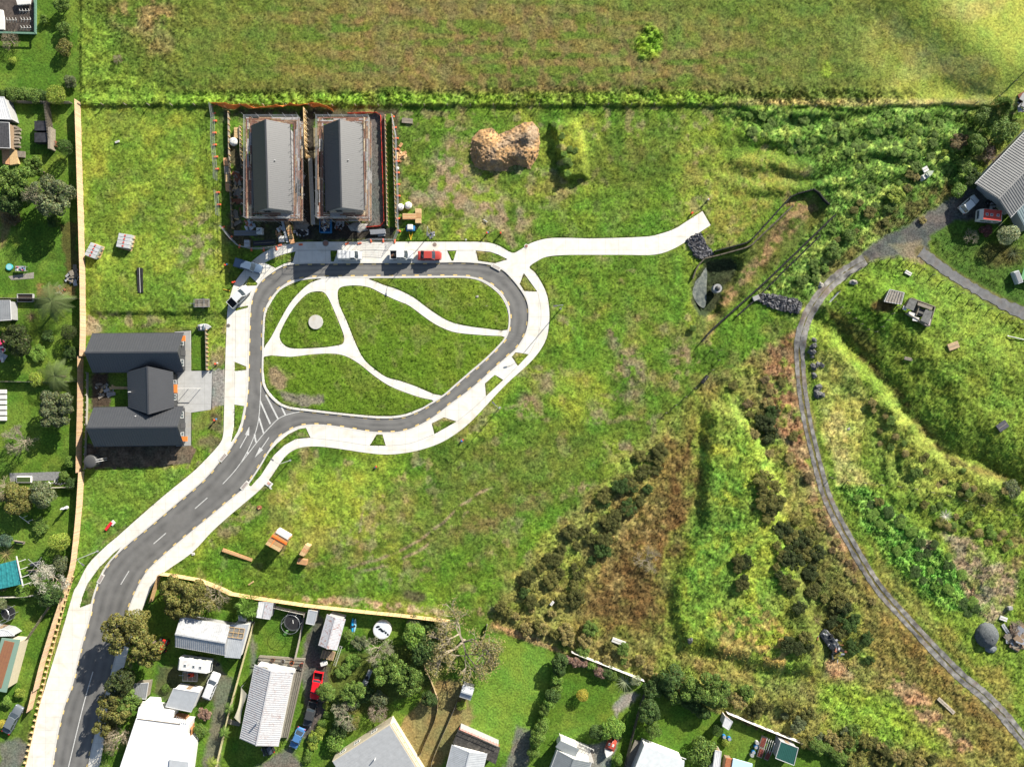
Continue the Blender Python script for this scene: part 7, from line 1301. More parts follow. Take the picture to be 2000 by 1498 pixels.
sk = pile('mixed rubbish heaped inside the blue skip bin', 638, 442, .85, 1.2, 40, (W_WHITE, M_TIMBER, M_OLDWOOD, BLACK, M_RUST), smin=.2, smax=.7, hgt=.5, seed=7); sk.location.z = .75
pile('copper and white bundle of plastic rubbish at the corner of the western scaffolding', 488, 440, 1.0, 1.0, 30, (mat('copper_bag', (.42, .16, .09)), W_WHITE, R_PALE), seed=8, smax=1.0); pile('brown scrap beside the silver boards at the path', 547, 455, .7, 1.2, 16, (M_RUST, M_TIMBER2, W_WHITE), seed=13, smax=.9)
pile('black plastic scrap pile below the sand heap', 590, 455, 1.6, .7, 34, (BLACK, BLACK, STEEL, W_WHITE), seed=14, smax=.8); pile('scattered offcuts in the gap east of the western house', 586, 372, .5, 6.5, 46, (M_OLDWOOD, M_RUST, M_TIMBER2, STEEL), seed=15, smax=2.0, hgt=.4); pile('scattered offcuts and props west of the western scaffolding', 464, 385, .8, 5.0, 36, (M_OLDWOOD, M_RUST, M_TIMBER), seed=16, smax=1.8, hgt=.3); pile('scattered timber offcuts outside the eastern fence panels', 783, 302, .8, 2.0, 14, (M_TIMBER2, M_TIMBER), seed=17, smax=1.5, hgt=.3); pile('brown and grey debris at the foot of the eastern scaffolding', 665, 440, 1.2, 1.0, 24, (M_RUST, M_OLDWOOD, STEEL), seed=18, smax=1.0, hgt=.4)
pile('grey and brown trash among the dark weeds by the footpath', 843, 459, .7, .7, 14, (STEEL, W_GREY, M_OLDWOOD), seed=19, smax=.6, hgt=.3); pile('pieces of timber and stone in the courtyard between the wings', 205, 762, 2.0, 1.4, 22, (M_TIMBER, W_GREY, M_OLDWOOD), seed=20, smax=1.4, hgt=.2)
for (u, v, sx, sy, r_, lb, m_) in ((236, 757.5, 4.2, .5, 0, 'tan planks lying in the small courtyard', M_TIMBER), (218, 769, 1.7, .6, 0, 'grey slab lying below the tan planks in the courtyard', W_GREY), (230, 278, .9, .35, .35, 'small white offcut lying in the long grass of the west field', W_WHITE), (948, 432, .9, .2, -.6, 'short white stick lying on the bare patch', W_WHITE), (910, 469, .3, .3, 0, 'tiny white box at the edge of the footpath', W_WHITE), (491, 1138, 1.2, .25, .6, 'loose tan board lying above the southern fence', M_TIMBER), (378, 1081, .6, .5, .2, 'crumpled white litter near the end of the planks', W_WHITE), (443, 567, 1.4, .12, -.25, 'yellow stick lying on the verge beside the white pickup', mat('yellow_paint', (.7, .42, .03)))): slab_thing('loose_board', lb, 'board', u, v, sx, sy, r_, m_, .1)
# markers and hydrants
def marker(label, u, v, c1, c2, h=.9):
    t = thing('marker_post', label, 'marker', G(u, v)); MB().box((0, 0, h / 2), (.1, .1, h)).build('stake', M_TIMBER, t); MB().box((0, 0, h), (.3, .3, .3)).build('cap', mat('mk%g%g' % c1[:2], c1), t, bevel=.04); MB().box((.22, .18, h * .5), (.26, .26, .26)).build('box', mat('mk%g%g' % c2[:2], c2), t, bevel=.04)
RD, BL = (.65, .06, .03), (.05, .2, .5)
marker('blue topped orange marker post west of the slate blue pickup', 443, 519, RD, BL); marker('star shaped red marker post west of the grass triangle', 458, 553, RD, RD); marker('red and white marker post by the end of the posted wall', 424, 711, RD, W_WHITE and (.5, .5, .5)); marker('red marker with blue top on the bare patch below the driveway', 422, 820, RD, BL); marker('red marker post in weeds north of the footpath, western of two', 951, 457, RD, BL); marker('red marker post in weeds north of the footpath, eastern of two', 978, 457, RD, (.1, .2, .1)); marker('red marker post at the far end of the spur path', 1350, 418, RD, RD, .5); marker('white and red marker post beyond the spur path', 1381, 392, (.5, .5, .5), RD); marker('blue and red marker in the grass south of the curved footpath', 902, 861, BL, RD, .5); marker('dark and red marker in the southern meadow', 733, 913, (.05, .06, .1), RD, .4)
t = thing('service_box', 'white concrete box with scattered red paint on the grass by the entry path', 'box', P(221, 1021, 0), .8); MB().box((0, 0, .1), (.9, .8, .25)).build('slab', W_WHITE, t, bevel=.02); MB().box((-.9, .1, .36), (1.9, .5, .10), .1).build('red_marking', mat('red_spray', (.6, .02, .03)), t)
t = thing('service_pit', 'white service pit with broken lids beside the southern footpath', 'service pit', P(526, 945, 0), -.6); MB().box((0, 0, .1), (1.3, 1.0, .25)).box((.9, -.5, .12), (.9, .3, .2)).build('slab', W_WHITE, t, bevel=.02); MB().box((-.1, .1, .24), (.6, .5, .04)).build('lid', mat('lid_pink', (.5, .3, .24)), t)
t = thing('tree_stake', 'short brown stake on bare earth below the service pit', 'stake', G(508, 992)); MB().dome((0, 0, -.05), .6, .6, .3, 10, 4, .2, random.Random(2)).build('soil', M_RUST, t); MB().box((0, 0, .5), (.1, .1, 1.0)).build('stake', M_TIMBER, t)
t = thing('pond_riser', 'round concrete riser with dark dome beside the pond', 'riser', P(1400, 564, 0) + Vector((0, 0, -.3))); MB().tube((0, 0, -.6), (0, 0, .9), .85, 22).build('ring', W_GREY, t); MB().dome((0, 0, .9), .5, .5, .35, 14, 4).build('dome', mat('dark_dome', (.07, .07, .07), rough=.5), t)
t = thing('culvert', 'pale concrete culvert head at the lower rock bed', 'culvert', G(1475, 583), .4); MB().box((0, 0, .3), (1.3, .9, .6)).build('block', W_GREY, t, bevel=.04); MB().tube((.5, 0, .3), (.75, 0, .3), .25, 12).build('pipe', BLACK, t)
# silt fences and wire fences
def cloth_fence(label, pts, h, m, name='silt_fence', step=16, t_=.22):
    q = resample(pts, step); t = thing(name, label, 'fence', G(*q[0])); b = MB()
    for a, c in zip(q[:-1], q[1:]): b.beam(G(*a, h / 2), G(*c, h / 2), t_, h)
    wp(b, 'cloth', m, t)
    for a in q[:80]: p = G(*a); wp(MB().box((p.x, p.y + .06, p.z + h / 2), (.07, .07, h + .25)), 'stake', M_OLDWOOD, t)
SILT = mat('silt_cloth', (.02, .022, .02), rough=.9)
cloth_fence('black silt fence north of the basin running up to its corner', [(1394, 492), (1455, 476), (1470, 466), (1545, 383), (1592, 370), (1603, 388), (1618, 402)], .8, SILT); cloth_fence('long straight black silt fence along the basin', [(1369, 668), (1385, 648), (1500, 545), (1628, 422)], .95, SILT); cloth_fence('second shorter silt fence with stakes below the long one', [(1438, 618), (1475, 585), (1540, 520), (1600, 462)], .5, SILT, step=9)
cloth_fence('low timber edge following the north side of the pond', [(1352, 545), (1360, 522), (1374, 506), (1400, 500), (1455, 485), (1466, 480), (1546, 404)], .6, mat('edge_timber', (.10, .085, .06), noise=.2), 'timber_edge'); 
def wire_fence(label, pts, step=45, h=1.1, mp=None):
    q = resample(pts, step); t = thing('wire_fence', label, 'fence', G(*q[0])); b = MB()
    for a, c in zip(q[:-1], q[1:]):
        for z in (.35, .7, 1.05): b.tube(G(*a, z), G(*c, z), .008, 3)
    wp(b, 'wire', BLACK, t)
    for a in q[:90]: p = G(*a, h / 2); wp(MB().box((p.x, p.y, p.z), (.13, .13, h)), 'post', M_OLDWOOD, t)
wire_fence('wire and post fence along the whole northern hay field boundary', [(158, 206), (600, 208), (1100, 207), (1450, 206), (1600, 211), (1750, 207), (1900, 204), (1935, 200), (1965, 175), (2010, 130)]); wire_fence('wire fence crossing the eastern hillside from the farm track', [(1622, 932), (1690, 943), (1770, 951), (1850, 967), (1930, 990), (2010, 1014)], 34); wire_fence('pale wire fence round the small paddock corner', [(1628, 591), (1660, 617), (1695, 646), (1712, 649), (1738, 617), (1752, 600)], 16); wire_fence('curved wire fence inside the bend of the barn lane', [(1660, 536), (1700, 512), (1745, 504), (1790, 520), (1840, 550), (1900, 590), (1960, 615), (2010, 645)], 22); wire_fence('old wire fence from the basin corner down toward the scrub', [(1372, 665), (1405, 706), (1375, 741), (1335, 778), (1300, 806)], 26)
# ================================================================ trees, shrubs and hedges
def leaf_cloud(rg, lobes, n, size, up=.25, jit=.12):
    cs = np.array([l[:3] for l in lobes]); rs = np.array([l[3] for l in lobes]); p_ = rs ** 2 / (rs ** 2).sum(); k = rg.choice(len(lobes), n, p=p_)
    d = rg.normal(size=(n, 3)); d[:, 2] = d[:, 2] + up; d /= np.linalg.norm(d, axis=1)[:, None]
    rad = rs[k] * (1 - np.abs(rg.normal(0, jit, n))) ; c = cs[k] + d * rad[:, None]
    # drop most of what lies deep inside another lobe
    keep = np.ones(n, bool)
    for j in range(len(lobes)): ins = (np.linalg.norm(c - cs[j], axis=1) < rs[j] * .78) & (k != j); keep &= ~(ins & (rg.rand(n) < .85))
    keep &= c[:, 2] > .05; c, d, k = c[keep], d[keep], k[keep]; n = len(c)
    nr = d + rg.normal(0, .55, (n, 3)); nr /= np.linalg.norm(nr, axis=1)[:, None]; t = np.cross(nr, rg.normal(size=(n, 3))); t /= np.linalg.norm(t, axis=1)[:, None]; b = np.cross(nr, t)
    s = size * rg.uniform(.6, 1.3, n)[:, None]; vs = np.stack([c - t * s, c - b * s * .5, c + t * s, c + b * s * .5], 1).reshape(-1, 3)
    lob = rg.uniform(.82, 1.18, len(lobes))[k]; v = lob * rg.uniform(.6, 1.45, n); col_ = np.stack([v * rg.uniform(.85, 1.2, n), v, v * rg.uniform(.7, 1.2, n)], 1)
    return vs, np.repeat(col_, 4, 0)
def cyl_mesh(segs, n=5):
    b = MB()
    for a, c, r0, r1 in segs: b.tube(a, c, r0, n, r1)
    return b
BARK = mat('bark', (.13, .10, .075), noise=.3, nscale=6, rough=.95); BARK_P = mat('pale_bark', (.30, .255, .19), noise=.2, nscale=6, rough=.95); BARK_G = mat('lichen_bark', (.38, .40, .30), noise=.25, nscale=6)
PROTO = {}
def proto(kind):
    if kind in PROTO: return PROTO[kind]
    rg = np.random.RandomState(sum(map(ord, kind))); segs = []; base = kind.rstrip('0123456789')
    if base in ('tree', 'ragged', 'round', 'shrub', 'scrub'):
        R, Hh = 2.5, 5.0; lobes = []
        if base == 'tree': nl, cr, lr, n, sz = 13, .62, (.30, .48), 5200, .17
        elif base == 'ragged': nl, cr, lr, n, sz = 22, .78, (.14, .34), 5200, .15
        elif base == 'round': nl, cr, lr, n, sz = 10, .30, (.55, .68), 6000, .15
        elif base == 'shrub': nl, cr, lr, n, sz = 9, .5, (.32, .52), 2600, .22
        else: nl, cr, lr, n, sz = 16, .80, (.16, .36), 3000, .20
        for i in range(nl):
            a = 2 * PI * i / nl * 2.4; r = R * cr * math.sqrt((i + .3) / nl); zc = Hh * (.62 if base not in ('shrub', 'scrub') else .45) + rg.uniform(-.16, .16) * Hh * (1 - r / R * .6); lobes.append((r * math.cos(a) + rg.uniform(-.25, .25), r * math.sin(a) + rg.uniform(-.25, .25), zc, R * rg.uniform(*lr)))
        vs, cs = leaf_cloud(rg, lobes, n, sz); vs[:, 2] = np.maximum(vs[:, 2], .03)
        tops = [Vector(l[:3]) for l in lobes]; tr = Vector((0, 0, Hh * .30)); segs.append(((0, 0, -.2), tr, .20, .15))
        for l in tops[::2]: mid = tr.lerp(l, .5) + Vector((0, 0, .2)); segs += [(tr, mid, .10, .06), (mid, l, .06, .03)]
        crown = soup('crown', vs, 4, cs); trunk = cyl_mesh(segs).mesh('trunk')
    elif base in ('bare', 'blossom'):
        def grow(p, d, L, r, depth):
            q = p + d * L; segs.append((p, q, r, r * .7))
            if depth == 0: tips.append(q); return
            for i in range(3 if depth > 2 else 2 + (rg.rand() < .6)):
                nd = (d + Vector(rg.normal(0, .52, 3)) + Vector((0, 0, .05))).normalized(); nd.z = max(nd.z, -.1); grow(q if i else p.lerp(q, rg.uniform(.6, 1)), nd, L * rg.uniform(.66, .88), r * .66, depth - 1)
        tips = []
        for i in range(4): a = i * 1.6 + rg.uniform(-.3, .3); grow(Vector((0, 0, .8)), Vector((math.cos(a) * .8, math.sin(a) * .8, .75)).normalized(), 1.05, .10, 5)
        segs.append(((0, 0, -.2), (0, 0, .9), .18, .15)); trunk = cyl_mesh(segs, 3).mesh('trunk'); tp = np.array([tuple(t_) for t_ in tips]); n = len(tp) * (2 if base == 'bare' else 5); c = tp[rg.randint(0, len(tp), n)] + rg.normal(0, .12, (n, 3)); t = rg.normal(size=(n, 3)); t /= np.linalg.norm(t, axis=1)[:, None]; b = np.cross(t, rg.normal(size=(n, 3))); b /= np.linalg.norm(b, axis=1)[:, None]; s = .09
        vs = np.stack([c - t * s, c - b * s * .35, c + t * s, c + b * s * .35], 1).reshape(-1, 3); crown = soup('crown', vs, 4, np.repeat(rg.uniform(.6, 1.4, (n, 1)) * np.ones((1, 3)), 4, 0))
    elif base in ('palm', 'flax'):
        vs, cs = [], []; nf = 16 if base == 'palm' else 34
        for f in range(nf):
            a = 2 * PI * f / nf + rg.uniform(-.15, .15); L = 2.6 * rg.uniform(.8, 1.05); z0 = 3.0 if base == 'palm' else .4; el = rg.uniform(.1, .8) if base == 'palm' else rg.uniform(.2, 1.3); P_ = []
            for i in range(11): s = i / 10; P_.append(Vector((math.cos(a) * L * s * math.cos(el * (1 - s)), math.sin(a) * L * s * math.cos(el * (1 - s)), z0 + L * (math.sin(el) * s - (.75 if base == 'palm' else .35) * s * s))))
            side = Vector((-math.sin(a), math.cos(a), 0)); v = rg.uniform(.65, 1.35)
            for i in range(10):
                if base == 'palm':
                    for sg in (1, -1):
                        for h_ in (0, .5): p = P_[i].lerp(P_[i + 1], h_); w_ = .62 * math.sin(PI * min(1, (i + h_ + .8) / 11)) ; q = p + side * sg * w_ + (P_[i + 1] - P_[i]) * 1.1 - Vector((0, 0, .12)); e = (P_[i + 1] - P_[i]) * .32; vs += [p, p + e, q + e * .3, q]; cs += [(v, v, v)] * 4
                else: w0, w1 = .09 * (1 - i / 11), .09 * (1 - (i + 1) / 11); vs += [P_[i] - side * w0, P_[i] + side * w0, P_[i + 1] + side * w1, P_[i + 1] - side * w1]; cs += [(v, v, v)] * 4
        crown = soup('crown', np.array([tuple(p) for p in vs]), 4, np.array(cs)); trunk = cyl_mesh([((0, 0, -.2), (0, 0, 3.0 if base == 'palm' else .45), .17, .13)], 8).mesh('trunk')
    elif base == 'conifer':
        vs, cs = [], []; n = 3800; hgt = rg.uniform(.05, 1, n) ** .8; a = rg.uniform(0, 2 * PI, n); r = 2.4 * (1 - hgt ** 1.6) * rg.uniform(.45, 1.0, n) * (1 + .18 * np.sin(a * 7 + hgt * 9)); c = np.stack([r * np.cos(a), r * np.sin(a), .4 + 4.6 * hgt], 1); d = np.stack([np.cos(a), np.sin(a), .5 + 0 * a], 1) + rg.normal(0, .25, (n, 3)); d /= np.linalg.norm(d, axis=1)[:, None]; b = np.cross(d, rg.normal(size=(n, 3))); b /= np.linalg.norm(b, axis=1)[:, None]; L = .42
        vs = np.stack([c - b * .05, c + b * .05, c + d * L + b * .015, c + d * L - b * .015], 1).reshape(-1, 3); crown = soup('crown', vs, 4, np.repeat(rg.uniform(.6, 1.4, (n, 1)) * np.ones((1, 3)), 4, 0)); trunk = cyl_mesh([((0, 0, -.2), (0, 0, 4.6), .18, .04)], 6).mesh('trunk')
    crown.materials.append(None); trunk.materials.append(BARK)
    PROTO[kind] = (crown, trunk); return PROTO[kind]
def leafm(key, c):
    m = attr_mat('leaf_' + key, 'Col', rough=.7, spec=.25, fine=0, bump=0, obj_rand=.10, tint=c, trans=True); return m
def LT(r, g, b): c = D(r, g, b, 1.15); l = .3 * c[0] + .6 * c[1] + .1 * c[2]; return tuple(min(.8, x * .85 + l * .15) for x in c)
TINT = {'green': LT(106, 138, 44), 'deep': LT(70, 100, 36), 'olive': LT(124, 124, 52), 'lime': LT(150, 172, 36), 'yellow': LT(190, 176, 30), 'greyg': LT(112, 124, 82), 'dark': LT(66, 80, 36), 'brown': LT(128, 112, 72), 'bronze': LT(122, 76, 74), 'mid': LT(80, 110, 46), 'bright': LT(118, 158, 42), 'pale': LT(160, 172, 124), 'gorse': LT(98, 102, 44), 'ochre': LT(158, 146, 80), 'white': LT(214, 210, 190), 'blue': LT(90, 120, 96), 'pink': LT(160, 128, 112), 'fern': LT(104, 122, 62)}
def plant(kind, u, v, r, h, tint, name, label, cat, group=None, sq=1.0, rot=None, bark=None, rg=random.Random(11)):
    crown, trunk = proto(kind); z = hz(u, v); zc = z + h * (.6 if kind[:5] not in ('shrub', 'scrub') else .45); p = P(u, v, zc); rm = r * .1 * (H - zc) / H
    t = thing(name, label, cat, (p.x, p.y, z), rg.uniform(0, 6.28) if rot is None else rot, group); sc = rm / 2.5 * 1.04; hh = h / (5.0 if kind[:4] not in ('bare', 'blos', 'palm', 'flax') else 4.0); t.scale = (sc, sc * sq, hh)
    c = bpy.data.objects.new('crown' if cat in ('tree', 'palm') else 'foliage', crown); C.objects.link(c); c.parent = t; c.material_slots[0].link = 'OBJECT'; c.material_slots[0].material = leafm(tint, TINT[tint])
    k = bpy.data.objects.new('trunk' if cat in ('tree', 'palm') else 'stem', trunk); C.objects.link(k); k.parent = t
    if bark or kind[:4] in ('bare', 'blos'): k.material_slots[0].link = 'OBJECT'; k.material_slots[0].material = bark or BARK_P
    return t
T = 'tree'; SH = 'shrub'
VEG = [
 # kind, u, v, r, h, tint, category, label
 ('tree1', 122, 10, 17, 2.6, 'green', SH, 'tall green shrub at the very top of the north-west garden boundary'), ('shrub1', 126, 57, 17, 2.2, 'green', SH, 'rounded green shrub second from the top along the north-west boundary'), ('shrub2', 127, 93, 18, 2.4, 'olive', SH, 'brownish green shrub beside the white post in the north-west garden'),
 ('round1', 112, 187, 21, 2.6, 'lime', SH, 'bright lime round shrub at the end of the north-west hedge'), ('shrub1', 138, 160, 15, 1.8, 'greyg', SH, 'small grey leaved shrub just above the end of the new timber fence'), ('shrub3', 25, 118, 9, 1.2, 'lime', SH, 'narrow yellow green shrub standing alone on the north-west lawn'), ('bare1', 20, 80, 17, 1.8, 'brown', SH, 'leafless twiggy shrub below the vegetable enclosure'), ('scrub1', 86, 38, 9, 1.5, 'green', SH, 'small loose shrub east of the vegetable enclosure'),
 ('round2', 128, 288, 17, 3.2, 'deep', T, 'dark round tree between red trough and timber fence'), ('ragged1', 26, 352, 36, 6.0, 'green', T, 'large pale green spreading tree at the western edge'), ('ragged2', 66, 328, 20, 5.0, 'green', T, 'light green tree just above the big spreading one'), ('tree2', 20, 396, 26, 4.5, 'mid', T, 'shadowed green tree below the large spreading one at the western edge'), ('ragged3', 100, 388, 44, 6.5, 'greyg', T, 'wide grey green tree with pale twigs against the timber fence'), ('bare2', 70, 385, 26, 6.0, 'greyg', T, 'bare pale branched tree between the two large western trees'), ('scrub2', 22, 424, 18, 1.6, 'brown', SH, 'dull brownish shrub in the bed at the western edge'), ('shrub2', 104, 432, 14, 2.0, 'deep', SH, 'small dark shrub under the wide grey green tree'),
 ('palm1', 104, 590, 36, 4.0, 'fern', 'palm', 'large tree fern spreading over the thin grey fence'), ('flax1', 58, 617, 15, 1.3, 'brown', SH, 'brown withered flax clump left of the tree fern'), ('tree3', 31, 662, 34, 4.5, 'dark', T, 'dark dense tree in the fern garden'), ('shrub3', 8, 634, 17, 2.0, 'lime', SH, 'yellow green shrub at the western edge below the pergola'), ('round1', 134, 650, 17, 2.6, 'dark', SH, 'dark round shrub against the timber fence in the fern garden'), ('shrub1', 93, 656, 14, 1.5, 'mid', SH, 'small green shrub in the middle of the fern garden'), ('palm2', 111, 735, 34, 4.0, 'fern', 'palm', 'second tree fern straddling the fence below the fern garden'), ('shrub2', 72, 740, 17, 1.6, 'lime', SH, 'yellow green low shrub left of the second tree fern'), ('scrub3', 75, 690, 18, 1.2, 'bright', SH, 'bright low plants in the lower fern garden'), ('scrub1', 140, 690, 16, 1.5, 'deep', SH, 'dark low plants by the timber fence in the fern garden'),
 ('ragged2', 106, 800, 39, 5.2, 'greyg', T, 'broad grey green tree on the lawn south of the second tree fern'), ('bare3', 36, 862, 27, 4.0, 'greyg', T, 'leafless lichen grey tree on the western lawn'), ('shrub3', 138, 902, 14, 1.8, 'bright', SH, 'bright leafy shrub at the fence above the concrete strip'), ('shrub1', 124, 928, 11, 1.4, 'green', SH, 'small green shrub right of the concrete strip'), ('shrub2', 139, 944, 13, 1.6, 'mid', SH, 'green shrub against the fence beside the pots'), ('tree1', 36, 974, 32, 4.2, 'olive', T, 'dull green tree below the curving pale fence, western one'), ('tree2', 84, 966, 27, 4.0, 'greyg', T, 'dull green tree below the curving pale fence, eastern one'), ('bare1', 4, 955, 24, 3.8, 'ochre', T, 'sandy twiggy tree at the western edge above the dull green one'), ('scrub2', 80, 1026, 17, 1.6, 'green', SH, 'loose green shrub beside the red flowers'), ('round3', 117, 1058, 22, 3.2, 'lime', T, 'bright lime round tree by the timber fence'), ('shrub2', 119, 1100, 19, 2.0, 'greyg', SH, 'grey green shrub below the lime round tree'), ('blossom1', 96, 1130, 30, 3.2, 'white', T, 'pale blossoming tree beside the benches'), ('tree3', 92, 1160, 30, 3.4, 'mid', T, 'deep green tree below the pale blossoming one'), ('shrub1', 10, 1055, 16, 1.8, 'blue', SH, 'blue green shrub at the western edge above the glasshouse'), ('flax2', 8, 1083, 22, 1.4, 'ochre', SH, 'straw coloured plant clump just above the glasshouse'), ('shrub3', 44, 1158, 18, 1.6, 'bright', SH, 'yellow green shrub below the glasshouse'), ('shrub1', 4, 1140, 18, 2.4, 'greyg', SH, 'grey green shrub overhanging the glasshouse corner'), ('tree2', 2, 1180, 12, 3.0, 'greyg', T, 'grey green tree at the edge beside the shaded trampoline'), ('shrub2', 40, 1353, 12, 1.2, 'lime', SH, 'yellow green shrub south-east of the rust brown roof'), ('shrub1', 14, 1372, 13, 1.3, 'bright', SH, 'green shrub south of the rust brown roof'), ('round1', 4, 1412, 9, 1.2, 'yellow', SH, 'small yellow shrub beside the silver grey car'),
 ('ragged1', 246, 1232, 44, 8.0, 'olive', T, 'tallest olive brown tree leaning over the entry road'), ('ragged2', 282, 1268, 36, 7.0, 'olive', T, 'olive tree between the entry road and the tractor'), ('tree2', 268, 1210, 22, 6.0, 'olive', T, 'upper small crowned olive tree beside the right footpath'), ('tree3', 234, 1336, 30, 6.0, 'dark', T, 'dark brown green tree shading the right footpath'), ('ragged3', 226, 1385, 36, 5.5, 'olive', T, 'yellow olive tree next to the large white house'), ('ragged1', 250, 1368, 24, 5.0, 'green', T, 'greener small tree above the large white house'), ('ragged2', 208, 1418, 22, 4.5, 'olive', T, 'lowest leafy tree overhanging the right footpath'), ('bare2', 226, 1445, 27, 4.5, 'brown', T, 'brownish half bare tree beside the large white house'), ('shrub1', 205, 1497, 14, 2.0, 'green', SH, 'green shrub at the bottom edge beside the right footpath'),
 ('ragged3', 340, 1158, 32, 5.5, 'olive', T, 'olive gold tree behind the corner of the southern timber fence'), ('ragged1', 386, 1166, 36, 5.5, 'olive', T, 'wide olive gold tree north of the grey workshop'), ('bare1', 415, 1165, 26, 4.5, 'olive', T, 'twiggy pale tree joined to the east of the olive gold one'), ('tree1', 345, 1190, 24, 4.5, 'olive', T, 'olive tree touching the north edge of the workshop'), ('conifer1', 481, 1188, 26, 4.5, 'bright', T, 'feathery bright green conifer beside the rust streaked shed'), ('palm1', 446, 1383, 11, 2.2, 'green', 'palm', 'small palm beside the gravel drive, upper of two'), ('palm2', 438, 1430, 12, 2.2, 'bright', 'palm', 'small palm beside the gravel drive, lower of two'), ('palm1', 414, 1490, 12, 2.0, 'lime', 'palm', 'small yellow green palm at the bottom edge by the drive'), ('shrub2', 392, 1425, 15, 1.6, 'green', SH, 'green shrub between brown fence and gravel drive'), ('scrub1', 400, 1395, 14, 1.4, 'pink', SH, 'pinkish flowering shrub by the gravel drive'), ('shrub3', 323, 1345, 11, 1.2, 'green', SH, 'small bush in a bed left of the small garage'),
 ('tree1', 806, 1240, 26, 4.2, 'bright', T, 'yellow green tree right of the round pool'), ('tree2', 832, 1268, 30, 4.8, 'mid', T, 'dense green tree between pool and big bare tree'), ('bare3', 738, 1272, 26, 4.2, 'pale', T, 'pale lichen covered tree below the round pool'), ('ragged2', 762, 1305, 33, 5.0, 'green', T, 'loose green tree in the middle of the southern orchard'), ('ragged3', 800, 1325, 34, 4.6, 'green', T, 'green orchard tree left of the curved timber fence'), ('shrub1', 778, 1310, 12, 3.6, 'lime', SH, 'yellow flowering bush inside the orchard'), ('tree3', 837, 1364, 18, 3.0, 'mid', T, 'small green tree at the middle of the curved fence'), ('shrub2', 741, 1364, 19, 2.6, 'greyg', SH, 'grey green bush in the lower orchard'), ('bare1', 738, 1392, 18, 2.6, 'pink', T, 'pinkish leafless tree just above the grey house'), ('bare2', 674, 1395, 27, 3.4, 'pale', T, 'pale spreading leafless tree above the cream wall'), ('ragged1', 692, 1352, 26, 4.0, 'green', T, 'shadowed green tree left of the lower orchard'), ('tree1', 636, 1352, 20, 3.0, 'green', T, 'green tree beside the bright red pickup'), ('shrub3', 655, 1452, 22, 2.4, 'bright', SH, 'bright yellow green bush left of the grey house'), ('shrub1', 612, 1440, 13, 1.4, 'green', SH, 'green bush above the light blue car'), ('blossom2', 903, 1262, 66, 5.5, 'ochre', T, 'huge pale leafless tree at the end of the southern timber fence'), ('shrub2', 901, 1377, 11, 1.3, 'lime', SH, 'small yellow green bush below the lone garden shed'), ('shrub1', 680, 1240, 13, 1.8, 'green', SH, 'green bush between rusty shed and kayaks'), ('scrub2', 704, 1256, 16, 1.5, 'greyg', SH, 'pale bush below the kayaks'), ('scrub3', 690, 1290, 16, 1.2, 'bright', SH, 'low bright plants right of the white lattice'), ('scrub1', 668, 1310, 16, 1.3, 'green', SH, 'low green plants below the white lattice'),
 ('shrub1', 972, 1268, 14, 1.3, 'bright', SH, 'little flower bush at the top of the green lawn'), ('shrub2', 966, 1290, 12, 1.4, 'mid', SH, 'green bush right of the huge leafless tree'), ('round2', 1137, 1357, 14, 1.7, 'yellow', SH, 'round bright yellow bush in the middle of its own lawn'),
 ('flax1', 1222, 1336, 21, 2.4, 'pale', SH, 'spiky pale cabbage plant at the end of the white wall'), ('shrub2', 1241, 1328, 12, 1.6, 'pale', SH, 'pale green bush at the corner of the white wall'), ('tree2', 1197, 1421, 24, 3.2, 'bright', T, 'bright green tree above the motor boat'), ('tree1', 1166, 1430, 17, 2.6, 'mid', T, 'green tree left of the one above the motor boat'), ('shrub1', 1206, 1484, 13, 1.6, 'bright', SH, 'green bush below the stern of the motor boat'), ('shrub1', 1272, 1348, 21, 3.0, 'mid', SH, 'green bush right of the white wall end'), ('tree3', 1268, 1392, 26, 4.0, 'mid', T, 'tall dark green tree beside the dark boundary fence'), ('shrub2', 1276, 1425, 18, 2.4, 'green', SH, 'green bush above the pale blue roofed house'),
 ('ragged2', 1392, 1352, 38, 4.6, 'green', T, 'large tree with rusty tips above the white shed'), ('tree1', 1350, 1345, 26, 3.6, 'green', T, 'green tree with a curved bare limb left of the rusty tipped one'), ('tree2', 1312, 1325, 28, 3.6, 'mid', T, 'dense green tree above the shaded lower lawn'), ('round3', 1402, 1425, 13, 2.2, 'deep', SH, 'dark bush left of the small white shed'), ('shrub2', 1372, 1466, 32, 3.0, 'green', SH, 'wide soft bush on the lawn left of the long white sleepout'), ('shrub3', 1418, 1450, 10, 1.2, 'lime', SH, 'yellow green bush at the top of the sleepout'),
